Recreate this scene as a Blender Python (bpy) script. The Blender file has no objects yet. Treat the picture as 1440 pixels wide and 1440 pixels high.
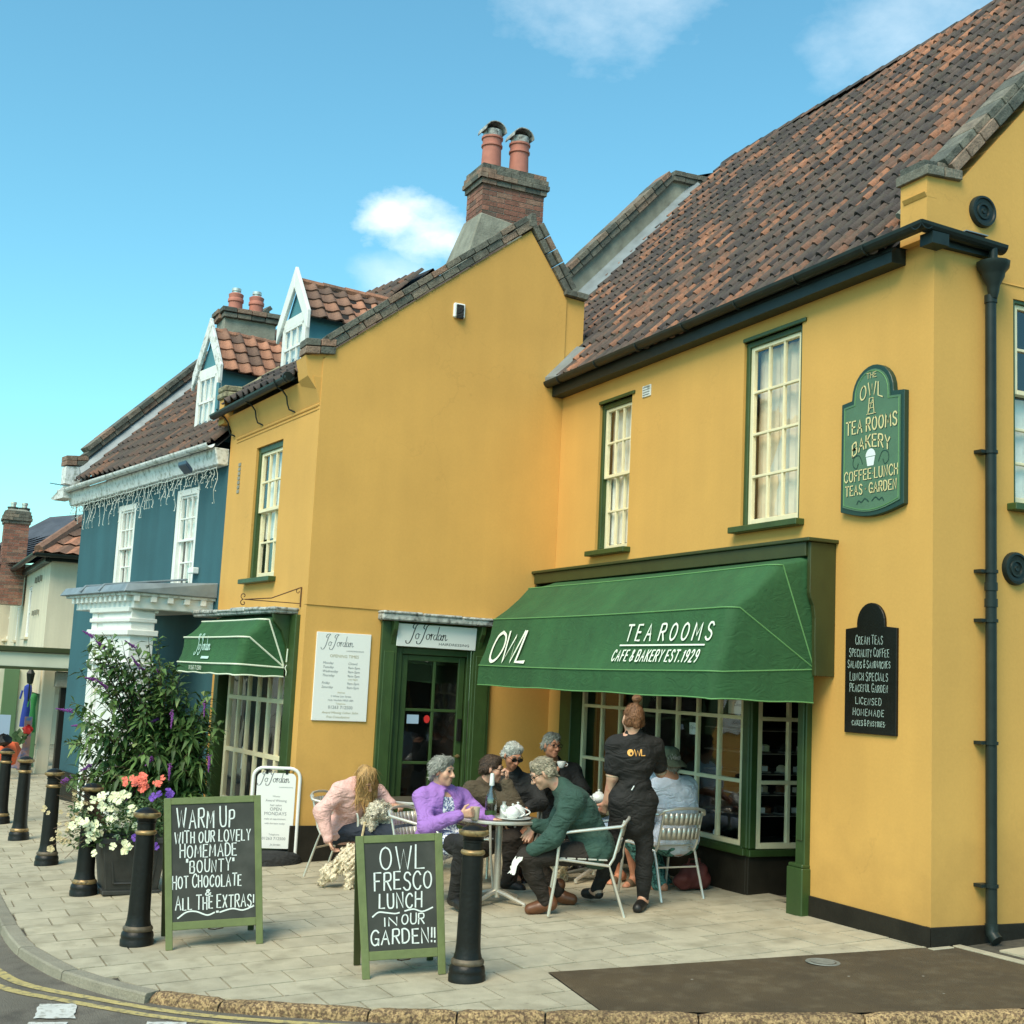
import bpy, bmesh, math, random, numpy as np
from mathutils import Vector, Matrix
random.seed(7); np.random.seed(7)
S = bpy.context.scene
COL = S.collection
V = Vector
R = math.radians

# ------------------------------------------------------------- camera
cam = bpy.data.cameras.new('camera'); cam.sensor_fit = 'HORIZONTAL'; cam.sensor_width = 36
cam.lens = 1800 / 1440 * 36; cam.clip_start = .1; cam.clip_end = 2000
co = bpy.data.objects.new('camera', cam); COL.objects.link(co)
yaw, pit, rol = R(25.285), R(7.5), R(2.764)
CF = V((-math.cos(yaw) * math.cos(pit), math.sin(yaw) * math.cos(pit), math.sin(pit)))
rt = CF.cross(V((0, 0, 1))).normalized(); up = rt.cross(CF)
CR = rt * math.cos(rol) + up * math.sin(rol); CU = -rt * math.sin(rol) + up * math.cos(rol)
CP = V((7.012, -6.690, 1.7))
co.matrix_world = Matrix((( CR.x, CU.x, -CF.x, CP.x), (CR.y, CU.y, -CF.y, CP.y), (CR.z, CU.z, -CF.z, CP.z), (0, 0, 0, 1)))
S.camera = co
S.render.resolution_x = S.render.resolution_y = 1024

# ------------------------------------------------------------- world and sun
SUN_EL, SUN_AZ = R(48), math.atan2(-.80, .60)     # direction to the sun: in front of both faces, high on the left
sd = V((math.cos(SUN_EL) * math.cos(SUN_AZ), math.cos(SUN_EL) * math.sin(SUN_AZ), math.sin(SUN_EL)))
W = bpy.data.worlds.new('World'); S.world = W; W.use_nodes = True
nt = W.node_tree; N = nt.nodes; L = nt.links; N.clear()
out = N.new('ShaderNodeOutputWorld'); bg = N.new('ShaderNodeBackground'); L.new(bg.outputs[0], out.inputs[0])
sky = N.new('ShaderNodeTexSky'); sky.sky_type = 'NISHITA'; sky.sun_disc = False
sky.sun_elevation = SUN_EL; sky.sun_rotation = math.atan2(sd.x, sd.y)
sky.air_density = 1.15; sky.dust_density = .6; sky.ozone_density = 1.2
tint = N.new('ShaderNodeMix'); tint.data_type = 'RGBA'; tint.blend_type = 'MULTIPLY'; tint.inputs[0].default_value = 1
L.new(sky.outputs[0], tint.inputs[6]); tint.inputs[7].default_value = (.62, 1.13, 1.06, 1)
tc = N.new('ShaderNodeTexCoord')
def wmath(op, a, b=None, c=None):
    n = N.new('ShaderNodeMath'); n.operation = op
    for i, v in enumerate((a, b, c)):
        if v is None: continue
        if isinstance(v, (int, float)): n.inputs[i].default_value = v
        else: L.new(v, n.inputs[i])
    return n.outputs[0]
cn = N.new('ShaderNodeTexNoise'); cn.inputs['Scale'].default_value = 13; cn.inputs['Detail'].default_value = 9; cn.inputs['Roughness'].default_value = .58
mp = N.new('ShaderNodeMapping'); mp.inputs['Scale'].default_value = (1, 1, 1.8); mp.inputs['Location'].default_value = (.3, .1, 0)
L.new(tc.outputs['Generated'], mp.inputs[0]); L.new(mp.outputs[0], cn.inputs['Vector'])
def blob(px, py, rad, sy=1.0):
    # a cloud stands in this direction of the sky; returns 1 at its centre, 0 at its rim
    d = (CF + CR * ((px - 720) / 1800) - CU * ((py - 720) / 1800)).normalized()
    sub = N.new('ShaderNodeVectorMath'); sub.operation = 'SUBTRACT'; L.new(tc.outputs['Generated'], sub.inputs[0]); sub.inputs[1].default_value = d
    sc = N.new('ShaderNodeVectorMath'); sc.operation = 'MULTIPLY'; L.new(sub.outputs[0], sc.inputs[0]); sc.inputs[1].default_value = (1, 1, sy)
    ln = N.new('ShaderNodeVectorMath'); ln.operation = 'LENGTH'; L.new(sc.outputs[0], ln.inputs[0])
    return wmath('MAXIMUM', wmath('SUBTRACT', 1.0, wmath('DIVIDE', ln.outputs['Value'], rad)), 0.0)
def cloud(b, thr, gain):
    v = wmath('MULTIPLY', wmath('SUBTRACT', wmath('ADD', cn.outputs[0], wmath('MULTIPLY', b, .62)), thr), gain)
    n = N.new('ShaderNodeClamp'); L.new(wmath('MULTIPLY', v, wmath('MINIMUM', wmath('MULTIPLY', b, 4.0), 1.0)), n.inputs[0]); return n.outputs[0]
c1 = wmath('MAXIMUM', cloud(blob(545, 300, .056, 1.5), .70, 2.6), cloud(blob(602, 328, .058, 1.5), .74, 2.2))
c2 = wmath('MULTIPLY', cloud(blob(880, -25, .13, 1.6), .70, 1.5), .55)
c3 = wmath('MULTIPLY', cloud(blob(1270, 15, .10, 1.2), .68, 1.5), .45)
c4 = wmath('MULTIPLY', cloud(blob(560, 395, .05, 1.5), .66, 2.0), .4)
# thin cloud elsewhere, away from the view
cz = wmath('MAXIMUM', wmath('MAXIMUM', c1, c4), wmath('MAXIMUM', c2, c3))
mixc = N.new('ShaderNodeMix'); mixc.data_type = 'RGBA'; L.new(cz, mixc.inputs[0]); L.new(tint.outputs[2], mixc.inputs[6]); mixc.inputs[7].default_value = (7.0, 7.4, 7.4, 1)
L.new(mixc.outputs[2], bg.inputs[0]); bg.inputs[1].default_value = .15
sl = bpy.data.lights.new('sun', 'SUN'); sl.energy = 3.0; sl.angle = R(34); sl.color = (1, .86, .66)
so = bpy.data.objects.new('sun', sl); COL.objects.link(so); so.rotation_euler = (-sd).to_track_quat('-Z', 'Y').to_euler()
S.view_settings.view_transform = 'Standard'; S.view_settings.look = 'None'; S.view_settings.exposure = .44; S.view_settings.gamma = 1
S.view_settings.use_curve_mapping = False

# ------------------------------------------------------------- materials
def mat(name, col, rough=.6, wr=0., age=0., spots=None, metal=0., var=.0, vs=4., bump=0., bs=60., rnd=0., rndcol=None, spec=.5, streak=0., fine=0., coat=0., var2=None, vs2=30.):
    m = bpy.data.materials.new(name); m.use_nodes = True
    t = m.node_tree; n = t.nodes; l = t.links; b = n['Principled BSDF']
    b.inputs['Roughness'].default_value = rough; b.inputs['Metallic'].default_value = metal
    b.inputs['Specular IOR Level'].default_value = spec; b.inputs['Coat Weight'].default_value = coat
    c4_ = (*col, 1)
    tcn = n.new('ShaderNodeTexCoord'); src = None
    cur = n.new('ShaderNodeRGB'); cur.outputs[0].default_value = c4_; cur = cur.outputs[0]
    def noise(sc, det=4, stretch=None):
        q = n.new('ShaderNodeTexNoise'); q.inputs['Scale'].default_value = sc; q.inputs['Detail'].default_value = det
        if stretch:
            mm = n.new('ShaderNodeMapping'); mm.inputs['Scale'].default_value = stretch; l.new(tcn.outputs['Object'], mm.inputs[0]); l.new(mm.outputs[0], q.inputs['Vector'])
        else: l.new(tcn.outputs['Object'], q.inputs['Vector'])
        return q.outputs[0]
    def mul(fac, lo, hi, c):
        mr = n.new('ShaderNodeMapRange'); l.new(fac, mr.inputs[0]); mr.inputs[1].default_value = .3; mr.inputs[2].default_value = .7
        mr.inputs[3].default_value = lo; mr.inputs[4].default_value = hi
        mx = n.new('ShaderNodeVectorMath'); mx.operation = 'SCALE'; l.new(c, mx.inputs[0]); l.new(mr.outputs[0], mx.inputs['Scale']); return mx.outputs[0]
    if rndcol:
        a = n.new('ShaderNodeAttribute'); a.attribute_name = 'rnd'
        cr = n.new('ShaderNodeValToRGB'); e = cr.color_ramp.elements
        while len(e) < len(rndcol): e.new(.5)
        for i, (p, cc) in enumerate(rndcol): e[i].position = p; e[i].color = (*cc, 1)
        l.new(a.outputs['Fac'], cr.inputs[0]); cur = cr.outputs[0]
    elif rnd:
        a = n.new('ShaderNodeAttribute'); a.attribute_name = 'rnd'
        mr = n.new('ShaderNodeMapRange'); l.new(a.outputs['Fac'], mr.inputs[0]); mr.inputs[3].default_value = 1 - rnd; mr.inputs[4].default_value = 1 + rnd
        mx = n.new('ShaderNodeVectorMath'); mx.operation = 'SCALE'; l.new(cur, mx.inputs[0]); l.new(mr.outputs[0], mx.inputs['Scale']); cur = mx.outputs[0]
    if var2:
        mr = n.new('ShaderNodeMapRange'); l.new(noise(vs2, 6), mr.inputs[0]); mr.inputs[1].default_value = .5 if vs2 < 30 else .49; mr.inputs[2].default_value = .68 if vs2 < 30 else .55
        mx = n.new('ShaderNodeMix'); mx.data_type = 'RGBA'; l.new(mr.outputs[0], mx.inputs[0]); l.new(cur, mx.inputs[6]); mx.inputs[7].default_value = (*var2, 1); cur = mx.outputs[2]
    if var: cur = mul(noise(vs), 1 - var, 1 + var, cur)
    if age:      # rain streaks, faded patches, hairline cracks and splashed dirt along the foot of the wall
        cur = mul(noise(.7, 6), 1 - age, 1 + age * .7, cur)
        vo = n.new('ShaderNodeTexVoronoi'); vo.feature = 'DISTANCE_TO_EDGE'; vo.inputs['Scale'].default_value = .55; dv = n.new('ShaderNodeVectorMath'); dv.operation = 'ADD'
        nz = n.new('ShaderNodeTexNoise'); nz.inputs['Scale'].default_value = 2.2; nz.inputs['Detail'].default_value = 6; l.new(tcn.outputs['Object'], nz.inputs['Vector']); l.new(tcn.outputs['Object'], dv.inputs[0]); l.new(nz.outputs['Color'], dv.inputs[1]); l.new(dv.outputs[0], vo.inputs['Vector'])
        mr = n.new('ShaderNodeMapRange'); l.new(vo.outputs['Distance'], mr.inputs[0]); mr.inputs[1].default_value = 0; mr.inputs[2].default_value = .006; mr.inputs[3].default_value = .92; mr.inputs[4].default_value = 1
        mm_ = n.new('ShaderNodeMapRange'); l.new(noise(.5, 2), mm_.inputs[0]); mm_.inputs[1].default_value = .5; mm_.inputs[2].default_value = .6
        mx2 = n.new('ShaderNodeMix'); mx2.data_type = 'FLOAT'; l.new(mm_.outputs[0], mx2.inputs[0]); mx2.inputs[2].default_value = 1; l.new(mr.outputs[0], mx2.inputs[3])
        sx_ = n.new('ShaderNodeVectorMath'); sx_.operation = 'SCALE'; l.new(cur, sx_.inputs[0]); l.new(mx2.outputs[0], sx_.inputs['Scale']); cur = sx_.outputs[0]
        ge = n.new('ShaderNodeNewGeometry'); sz = n.new('ShaderNodeSeparateXYZ'); l.new(ge.outputs['Position'], sz.inputs[0]); ad = n.new('ShaderNodeMath'); ad.operation = 'MULTIPLY_ADD'; l.new(noise(3.5, 6), ad.inputs[0]); ad.inputs[1].default_value = -1.3; l.new(sz.outputs['Z'], ad.inputs[2])
        m3 = n.new('ShaderNodeMapRange'); l.new(ad.outputs[0], m3.inputs[0]); m3.inputs[1].default_value = -.55; m3.inputs[2].default_value = .15; m3.inputs[3].default_value = .82; m3.inputs[4].default_value = 1
        s3 = n.new('ShaderNodeVectorMath'); s3.operation = 'SCALE'; l.new(cur, s3.inputs[0]); l.new(m3.outputs[0], s3.inputs['Scale']); cur = s3.outputs[0]
    if spots:    # gum spots and stains of their own shape
        vo = n.new('ShaderNodeTexVoronoi'); vo.inputs['Scale'].default_value = spots[1]; vo.inputs['Randomness'].default_value = 1; l.new(tcn.outputs['Object'], vo.inputs['Vector'])
        mr = n.new('ShaderNodeMapRange'); l.new(vo.outputs['Distance'], mr.inputs[0]); mr.inputs[1].default_value = spots[2]; mr.inputs[2].default_value = spots[2] * .6; mr.inputs[3].default_value = 0; mr.inputs[4].default_value = spots[3]
        mx = n.new('ShaderNodeMix'); mx.data_type = 'RGBA'; l.new(mr.outputs[0], mx.inputs[0]); l.new(cur, mx.inputs[6]); mx.inputs[7].default_value = (*spots[0], 1); cur = mx.outputs[2]
    if streak: cur = mul(noise(3, 5, (1.6, 1.6, .12)), 1 - streak, 1 + streak, cur)
    if fine: cur = mul(noise(bs * 1.7, 2), 1 - fine, 1 + fine, cur)
    l.new(cur, b.inputs['Base Color'])
    if bump:
        bn = n.new('ShaderNodeBump'); bn.inputs['Strength'].default_value = bump; bn.inputs['Distance'].default_value = .02
        l.new(noise(bs, 5), bn.inputs['Height']); l.new(bn.outputs[0], b.inputs['Normal'])
    if wr:       # cloth wrinkles
        q = n.new('ShaderNodeTexNoise'); q.inputs['Scale'].default_value = 5; q.inputs['Detail'].default_value = 1.5; q.inputs['Distortion'].default_value = 1.6; mm = n.new('ShaderNodeMapping'); mm.inputs['Scale'].default_value = (1, 1, 1.9); l.new(tcn.outputs['Object'], mm.inputs[0]); l.new(mm.outputs[0], q.inputs['Vector'])
        ab = n.new('ShaderNodeMath'); ab.operation = 'SUBTRACT'; l.new(q.outputs[0], ab.inputs[0]); ab.inputs[1].default_value = .5; a2 = n.new('ShaderNodeMath'); a2.operation = 'ABSOLUTE'; l.new(ab.outputs[0], a2.inputs[0])
        b2 = n.new('ShaderNodeBump'); b2.inputs['Strength'].default_value = 1; b2.inputs['Distance'].default_value = wr; l.new(a2.outputs[0], b2.inputs['Height'])
        if bump: l.new(bn.outputs[0], b2.inputs['Normal'])
        l.new(b2.outputs[0], b.inputs['Normal'])
    return m
def glassmat(name, tintc=(1, 1, 1), base=.06, refl=(1, 1, 1)):
    m = bpy.data.materials.new(name); m.use_nodes = True; t = m.node_tree; n = t.nodes; l = t.links; n.clear()
    o = n.new('ShaderNodeOutputMaterial'); tr = n.new('ShaderNodeBsdfTransparent'); tr.inputs[0].default_value = (*tintc, 1)
    gl = n.new('ShaderNodeBsdfGlossy'); gl.inputs['Roughness'].default_value = .03; gl.inputs[0].default_value = (*refl, 1)
    fr = n.new('ShaderNodeFresnel'); fr.inputs[0].default_value = 1.5; ad = n.new('ShaderNodeMath'); ad.operation = 'ADD'; l.new(fr.outputs[0], ad.inputs[0]); ad.inputs[1].default_value = base; ad.use_clamp = True
    ge = n.new('ShaderNodeNewGeometry'); iv = n.new('ShaderNodeMath'); iv.operation = 'SUBTRACT'; iv.inputs[0].default_value = 1; l.new(ge.outputs['Backfacing'], iv.inputs[1]); a2 = n.new('ShaderNodeMath'); a2.operation = 'MULTIPLY'; l.new(ad.outputs[0], a2.inputs[0]); l.new(iv.outputs[0], a2.inputs[1]); ad = a2
    no = n.new('ShaderNodeTexNoise'); no.inputs['Scale'].default_value = 2.5; bp = n.new('ShaderNodeBump'); bp.inputs['Strength'].default_value = .08; bp.inputs['Distance'].default_value = .05
    tcn = n.new('ShaderNodeTexCoord'); l.new(tcn.outputs['Object'], no.inputs['Vector']); l.new(no.outputs[0], bp.inputs['Height']); l.new(bp.outputs[0], gl.inputs['Normal'])
    mx = n.new('ShaderNodeMixShader'); l.new(ad.outputs[0], mx.inputs[0]); l.new(tr.outputs[0], mx.inputs[1]); l.new(gl.outputs[0], mx.inputs[2]); l.new(mx.outputs[0], o.inputs[0])
    return m
M = dict(
 yellow=mat('yellow render', (.655, .358, .088), .85, var=.05, vs=1.2, bump=.07, bs=28, streak=.025, fine=.02, age=.05),
 plinth=mat('black plinth paint', (.018, .015, .010), .6, spec=.25, var=.3, vs=5, bump=.2, bs=30),
 teal=mat('teal render', (.03, .105, .125), .8, var=.08, vs=1.5, bump=.1, bs=30, streak=.08, age=.08),
 tealpaint=mat('teal paint', (.07, .22, .26), .6, var=.1, vs=3),
 cream=mat('cream render', (.68, .6, .44), .85, var=.07, vs=.8, bump=.2, bs=20, streak=.1),
 green=mat('dark green gloss paint', (.036, .070, .018), .42, var=.15, vs=6, bump=.08, bs=25, streak=.12),
 greenbox=mat('olive green paint', (.040, .050, .013), .5, var=.1, vs=6, streak=.06),
 canvas=mat('green awning canvas', (.026, .098, .030), .85, var=.14, vs=1.8, bump=.12, bs=12, fine=.06, streak=.12, wr=.010),
 piping=mat('green piping', (.13, .30, .10), .7),
 pipingw=mat('cream piping', (.75, .78, .6), .6),
 white=mat('white paint', (.8, .79, .74), .5, var=.05, vs=8, bump=.08, bs=30),
 offwhite=mat('cream window paint', (.83, .72, .46), .5, var=.06, vs=8, bump=.06, bs=40),
 weatherwhite=mat('weathered white wood', (.72, .73, .70), .7, var=.12, vs=9, bump=.3, bs=20, var2=(.35, .36, .3), vs2=14),
 lead=mat('lead sheet', (.22, .26, .28), .55, metal=.2, var=.2, vs=5, bump=.2, bs=14),
 leadlight=mat('weathered lead capping', (.40, .41, .38), .75, var=.35, vs=14, bump=.7, bs=22, var2=(.1, .1, .09), vs2=20),
 gutter=mat('black gutter', (.014, .022, .02), .42, spec=.3, var=.2, vs=8),
 stone=mat('slab concrete', (.44, .385, .27), .9, var=.10, vs=7, bump=.3, bs=90, rnd=.09, fine=.07, var2=(.34, .295, .20), vs2=4, spots=((.16, .13, .09), 5.5, .10, .5)),
 joint=mat('joint dirt', (.07, .06, .042), .95, var=.3, vs=20),
 tarmac=mat('brown tarmac', (.095, .062, .028), .95, var=.2, vs=2.4, var2=(.125, .088, .046), vs2=7, spots=((.4, .36, .28), 3.1, .035, .9), bump=.8, bs=140, fine=.22),
 asphalt=mat('road asphalt', (.175, .15, .115), .95, var=.2, vs=2.5, bump=.9, bs=110, fine=.28, var2=(.12, .10, .078), vs2=6),
 kerb=mat('granite kerb', (.33, .215, .10), .85, var=.25, vs=10, bump=1., bs=42, fine=.5, rnd=.12, var2=(.15, .09, .045), vs2=48),
 kerbconc=mat('smooth kerb', (.27, .24, .175), .85, var=.12, vs=6, bump=.4, bs=60, fine=.15, rnd=.1),
 yline=mat('yellow road line', (.50, .39, .15), .8, var=.12, vs=9, bump=.5, bs=90, fine=.12, var2=(.2, .17, .1), vs2=22),
 wline=mat('white road paint', (.62, .61, .56), .8, var=.1, vs=12, bump=.4, bs=90, var2=(.3, .28, .23), vs2=24),
 tile=mat('pantile clay', (.2, .1, .06), .85, var=.22, vs=9, bump=.5, bs=40, fine=.12,
   var2=(.075, .066, .05), vs2=11, rndcol=[(0, (.035, .030, .030)), (.26, (.062, .050, .047)), (.5, (.098, .072, .060)), (.66, (.145, .085, .062)), (.82, (.25, .115, .068)), (1, (.40, .175, .095))]),
 tilered=mat('red pantile clay', (.3, .13, .07), .85, var=.22, vs=9, bump=.5, bs=40, fine=.12,
   rndcol=[(0, (.12, .075, .055)), (.4, (.22, .12, .08)), (.7, (.32, .15, .09)), (1, (.44, .20, .12))]),
 tilebed=mat('dark roof underlay', (.02, .017, .016), .95),
 brick=mat('red brick', (.25, .1, .06), .9, var=.2, vs=12, bump=.5, bs=50, fine=.15,
   rndcol=[(0, (.13, .085, .065)), (.3, (.22, .10, .07)), (.7, (.30, .125, .085)), (1, (.27, .17, .12))]),
 brickgrey=mat('weathered coping brick', (.2, .18, .14), .9, var=.3, vs=12, bump=.6, bs=45, fine=.2,
   rndcol=[(0, (.085, .09, .075)), (.5, (.15, .145, .115)), (.8, (.21, .17, .125)), (1, (.27, .16, .11))]),
 mortar=mat('lime mortar', (.42, .39, .32), .95, var=.2, vs=18, bump=.4, bs=60),
 cement=mat('grey cement render', (.25, .245, .195), .9, var=.2, vs=5, bump=.4, bs=30, streak=.12),
 mosscap=mat('mossy coping', (.24, .21, .13), .95, var=.3, vs=12, bump=.8, bs=30, var2=(.36, .33, .2), vs2=16),
 pot=mat('terracotta pot', (.46, .17, .12), .75, var=.12, vs=9),
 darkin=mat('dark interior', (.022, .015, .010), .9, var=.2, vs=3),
 shelf=mat('dark wooden shelf', (.05, .03, .018), .6),
 shelfedge=mat('metal shelf edge', (.45, .42, .38), .35, metal=.6),
 curtain=mat('beige curtain', (.72, .62, .44), .9, var=.12, vs=5, bump=.5, bs=8),
 net=mat('net curtain', (.74, .74, .66), .9, var=.15, vs=6, bump=.5, bs=10),
 glass=glassmat('window glass', base=.06), bottleglass=glassmat('bottle glass', tintc=(.8, .84, .8), base=.12), glassdark=glassmat('shop glass', base=.035),
 black=mat('black paint', (.009, .008, .006), .42, spec=.3, var=.2, vs=12, bump=.12, bs=50),
 gold=mat('bronze gold paint', (.36, .235, .10), .42, metal=.45, var=.3, vs=18, var2=(.08, .06, .035), vs2=22),
 goldl=mat('gold leaf letters', (.74, .62, .30), .5), signg=mat('sign green', (.085, .17, .095), .5, var=.08, vs=8), signd=mat('sign border green', (.012, .045, .032), .45),
 chalkb=mat('chalkboard', (.042, .043, .034), .75, var=.18, vs=5, var2=(.058, .058, .047), vs2=7), chalk=mat('chalk', (.74, .77, .72), .95, var=.08, vs=80), chalkf=mat('faded chalk', (.40, .50, .44), .95, var=.3, vs=60),
 boardg=mat('sage green board frame', (.15, .18, .062), .6, var=.12, vs=10, bump=.15, bs=40),
 alu=mat('brushed aluminium', (.70, .66, .57), .32, metal=.55, var=.08, vs=8), tabletop=mat('dark table top', (.10, .085, .06), .35, var=.2, vs=10),
 china=mat('white china', (.82, .82, .78), .2, coat=.4), ink=mat('black print', (.03, .03, .03), .7), inkgrey=mat('grey print', (.22, .22, .22), .7), inkblur=mat('tan print', (.42, .36, .2), .7),
 signw=mat('white sign board', (.82, .81, .76), .45), letter=mat('cream lettering', (.84, .86, .72), .6), letterb=mat('pale blue green lettering', (.55, .75, .66), .6),
 bottle=mat('clear bottle', (.55, .58, .52), .12, spec=.8, coat=.6), latte=mat('milky coffee', (.62, .5, .34), .35), red=mat('red sticker', (.6, .03, .025), .4), redbag=mat('dark red bag', (.11, .02, .015), .7, var=.2),
 iron=mat('rusty iron', (.13, .06, .03), .7, metal=.3, var=.3, vs=20), bluegrey=mat('blue grey plastic', (.035, .06, .10), .35), grey=mat('grey metal cover', (.2, .2, .17), .6, var=.2, vs=20),
 foliage=mat('buddleia leaf', (.05, .12, .03), .6, rndcol=[(0, (.035, .075, .016)), (.55, (.08, .155, .034)), (.85, (.13, .22, .055)), (1, (.26, .32, .12))]),
 foliage2=mat('bedding leaf', (.06, .13, .03), .6, rndcol=[(0, (.03, .07, .015)), (.6, (.06, .125, .03)), (1, (.16, .2, .08))]),
 twig=mat('twig', (.10, .06, .035), .9), purplef=mat('purple flower', (.22, .055, .27), .7, var=.25, vs=60), violet=mat('violet petal', (.17, .06, .42), .6, var=.2, vs=40),
 creamf=mat('cream petal', (.78, .78, .5), .6, var=.1, vs=40), coral=mat('coral petal', (.82, .17, .11), .6, var=.2, vs=50), dryf=mat('dry straw flower', (.5, .4, .22), .8, var=.2, vs=40),
 planter=mat('dark planter', (.035, .033, .028), .55, var=.3, vs=9, bump=.2, bs=20), wire=mat('white string light wire', (.62, .66, .6), .6),
 skin=mat('skin', (.64, .36, .235), .5, var=.10, vs=16, var2=(.58, .25, .17), vs2=22), skinr=mat('sunburnt skin', (.55, .23, .13), .55, var=.08, vs=14),
 dull=mat('worn grey bronze', (.13, .10, .065), .55, metal=.3, var=.3, vs=18),
 hair=mat('strand', (.2, .2, .2), .6), hairgrey=mat('grey hair', (.27, .26, .22), .75, var=.35, vs=30, bump=.8, bs=90), hairlight=mat('silver hair', (.42, .41, .36), .75, var=.3, vs=30, bump=.8, bs=90), hairbrown=mat('dark brown hair', (.05, .027, .014), .65, var=.3, vs=40, bump=.8, bs=90),
 hairsand=mat('sandy grey hair', (.30, .25, .17), .75, var=.3, vs=35, bump=.8, bs=80), hairblond=mat('golden blond hair', (.42, .24, .085), .55, var=.35, vs=26, bump=.8, bs=60), hairauburn=mat('auburn hair', (.20, .085, .035), .6, var=.3, vs=35, bump=.7, bs=70),
 purple=mat('lilac fleece', (.36, .17, .50), .9, wr=.035, var=.1, vs=9, bump=.4, bs=45), pink=mat('pink marl sweatshirt', (.78, .46, .40), .9, wr=.035, var=.1, vs=20, bump=.4, bs=40, fine=.1), gsweat=mat('bottle green sweatshirt', (.033, .075, .055), .9, wr=.035, var=.12, vs=8, bump=.35, bs=40),
 brown=mat('olive brown jumper', (.085, .062, .035), .9, wr=.035, var=.15, vs=9, bump=.5, bs=45), darkcl=mat('charcoal jacket', (.018, .018, .017), .85, wr=.035, var=.2, vs=9, bump=.4, bs=35), blackcl=mat('black cotton', (.014, .0125, .011), .85, wr=.035, var=.15, vs=8, bump=.35, bs=30),
 dkbrown=mat('dark brown trousers', (.022, .015, .010), .85, wr=.035, var=.2, vs=8, bump=.3, bs=30), denim=mat('dark navy jeans', (.02, .027, .042), .85, wr=.035, var=.2, vs=9, bump=.35, bs=35), palet=mat('pale blue T-shirt', (.70, .73, .82), .85, wr=.035, var=.06, vs=6, bump=.35, bs=22),
 floral=mat('white and navy floral cotton', (.75, .75, .78), .85, wr=.035, var2=(.10, .12, .28), vs2=60, var=.0), tealpat=mat('teal patterned cotton', (.10, .26, .22), .85, wr=.035, var2=(.02, .07, .06), vs2=40), ltshort=mat('light blue shorts', (.42, .55, .72), .85, wr=.035),
 camo=mat('camouflage hat cloth', (.10, .115, .07), .9, var2=(.045, .05, .03), vs2=18, bump=.3, bs=40), boot=mat('brown leather', (.15, .055, .022), .4, var=.25, vs=14), shoe=mat('black shoe', (.012, .011, .01), .5), sandal=mat('brown sandal', (.14, .085, .045), .7),
 fur=mat('cream dog fur', (.78, .66, .47), .95, var=.18, vs=22, bump=1., bs=45), furw=mat('white dog fur', (.62, .55, .42), .95, var=.18, vs=22, bump=1., bs=45), napkin=mat('white napkin', (.8, .78, .7), .8), orangel=mat('orange shirt print', (.85, .42, .10), .6), eye=mat('eye', (.02, .015, .012), .3), lip=mat('lip', (.42, .14, .10), .5),
 cloth1=mat('royal blue cloth', (.02, .05, .32), .8), cloth2=mat('bright green cloth', (.04, .25, .07), .8), cloth3=mat('orange cloth', (.7, .12, .04), .8), cloth4=mat('patterned goods', (.4, .22, .2), .8, var2=(.1, .2, .4), vs2=9), bluepanel=mat('pale blue panel', (.36, .47, .6), .5), sage=mat('sage shopfront paint', (.10, .19, .09), .6), ivory=mat('ivory fascia paint', (.62, .62, .48), .6, var=.08, vs=2), slate=mat('slate', (.07, .075, .09), .7, var=.2, vs=3, bump=.4, bs=10),
)

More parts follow.
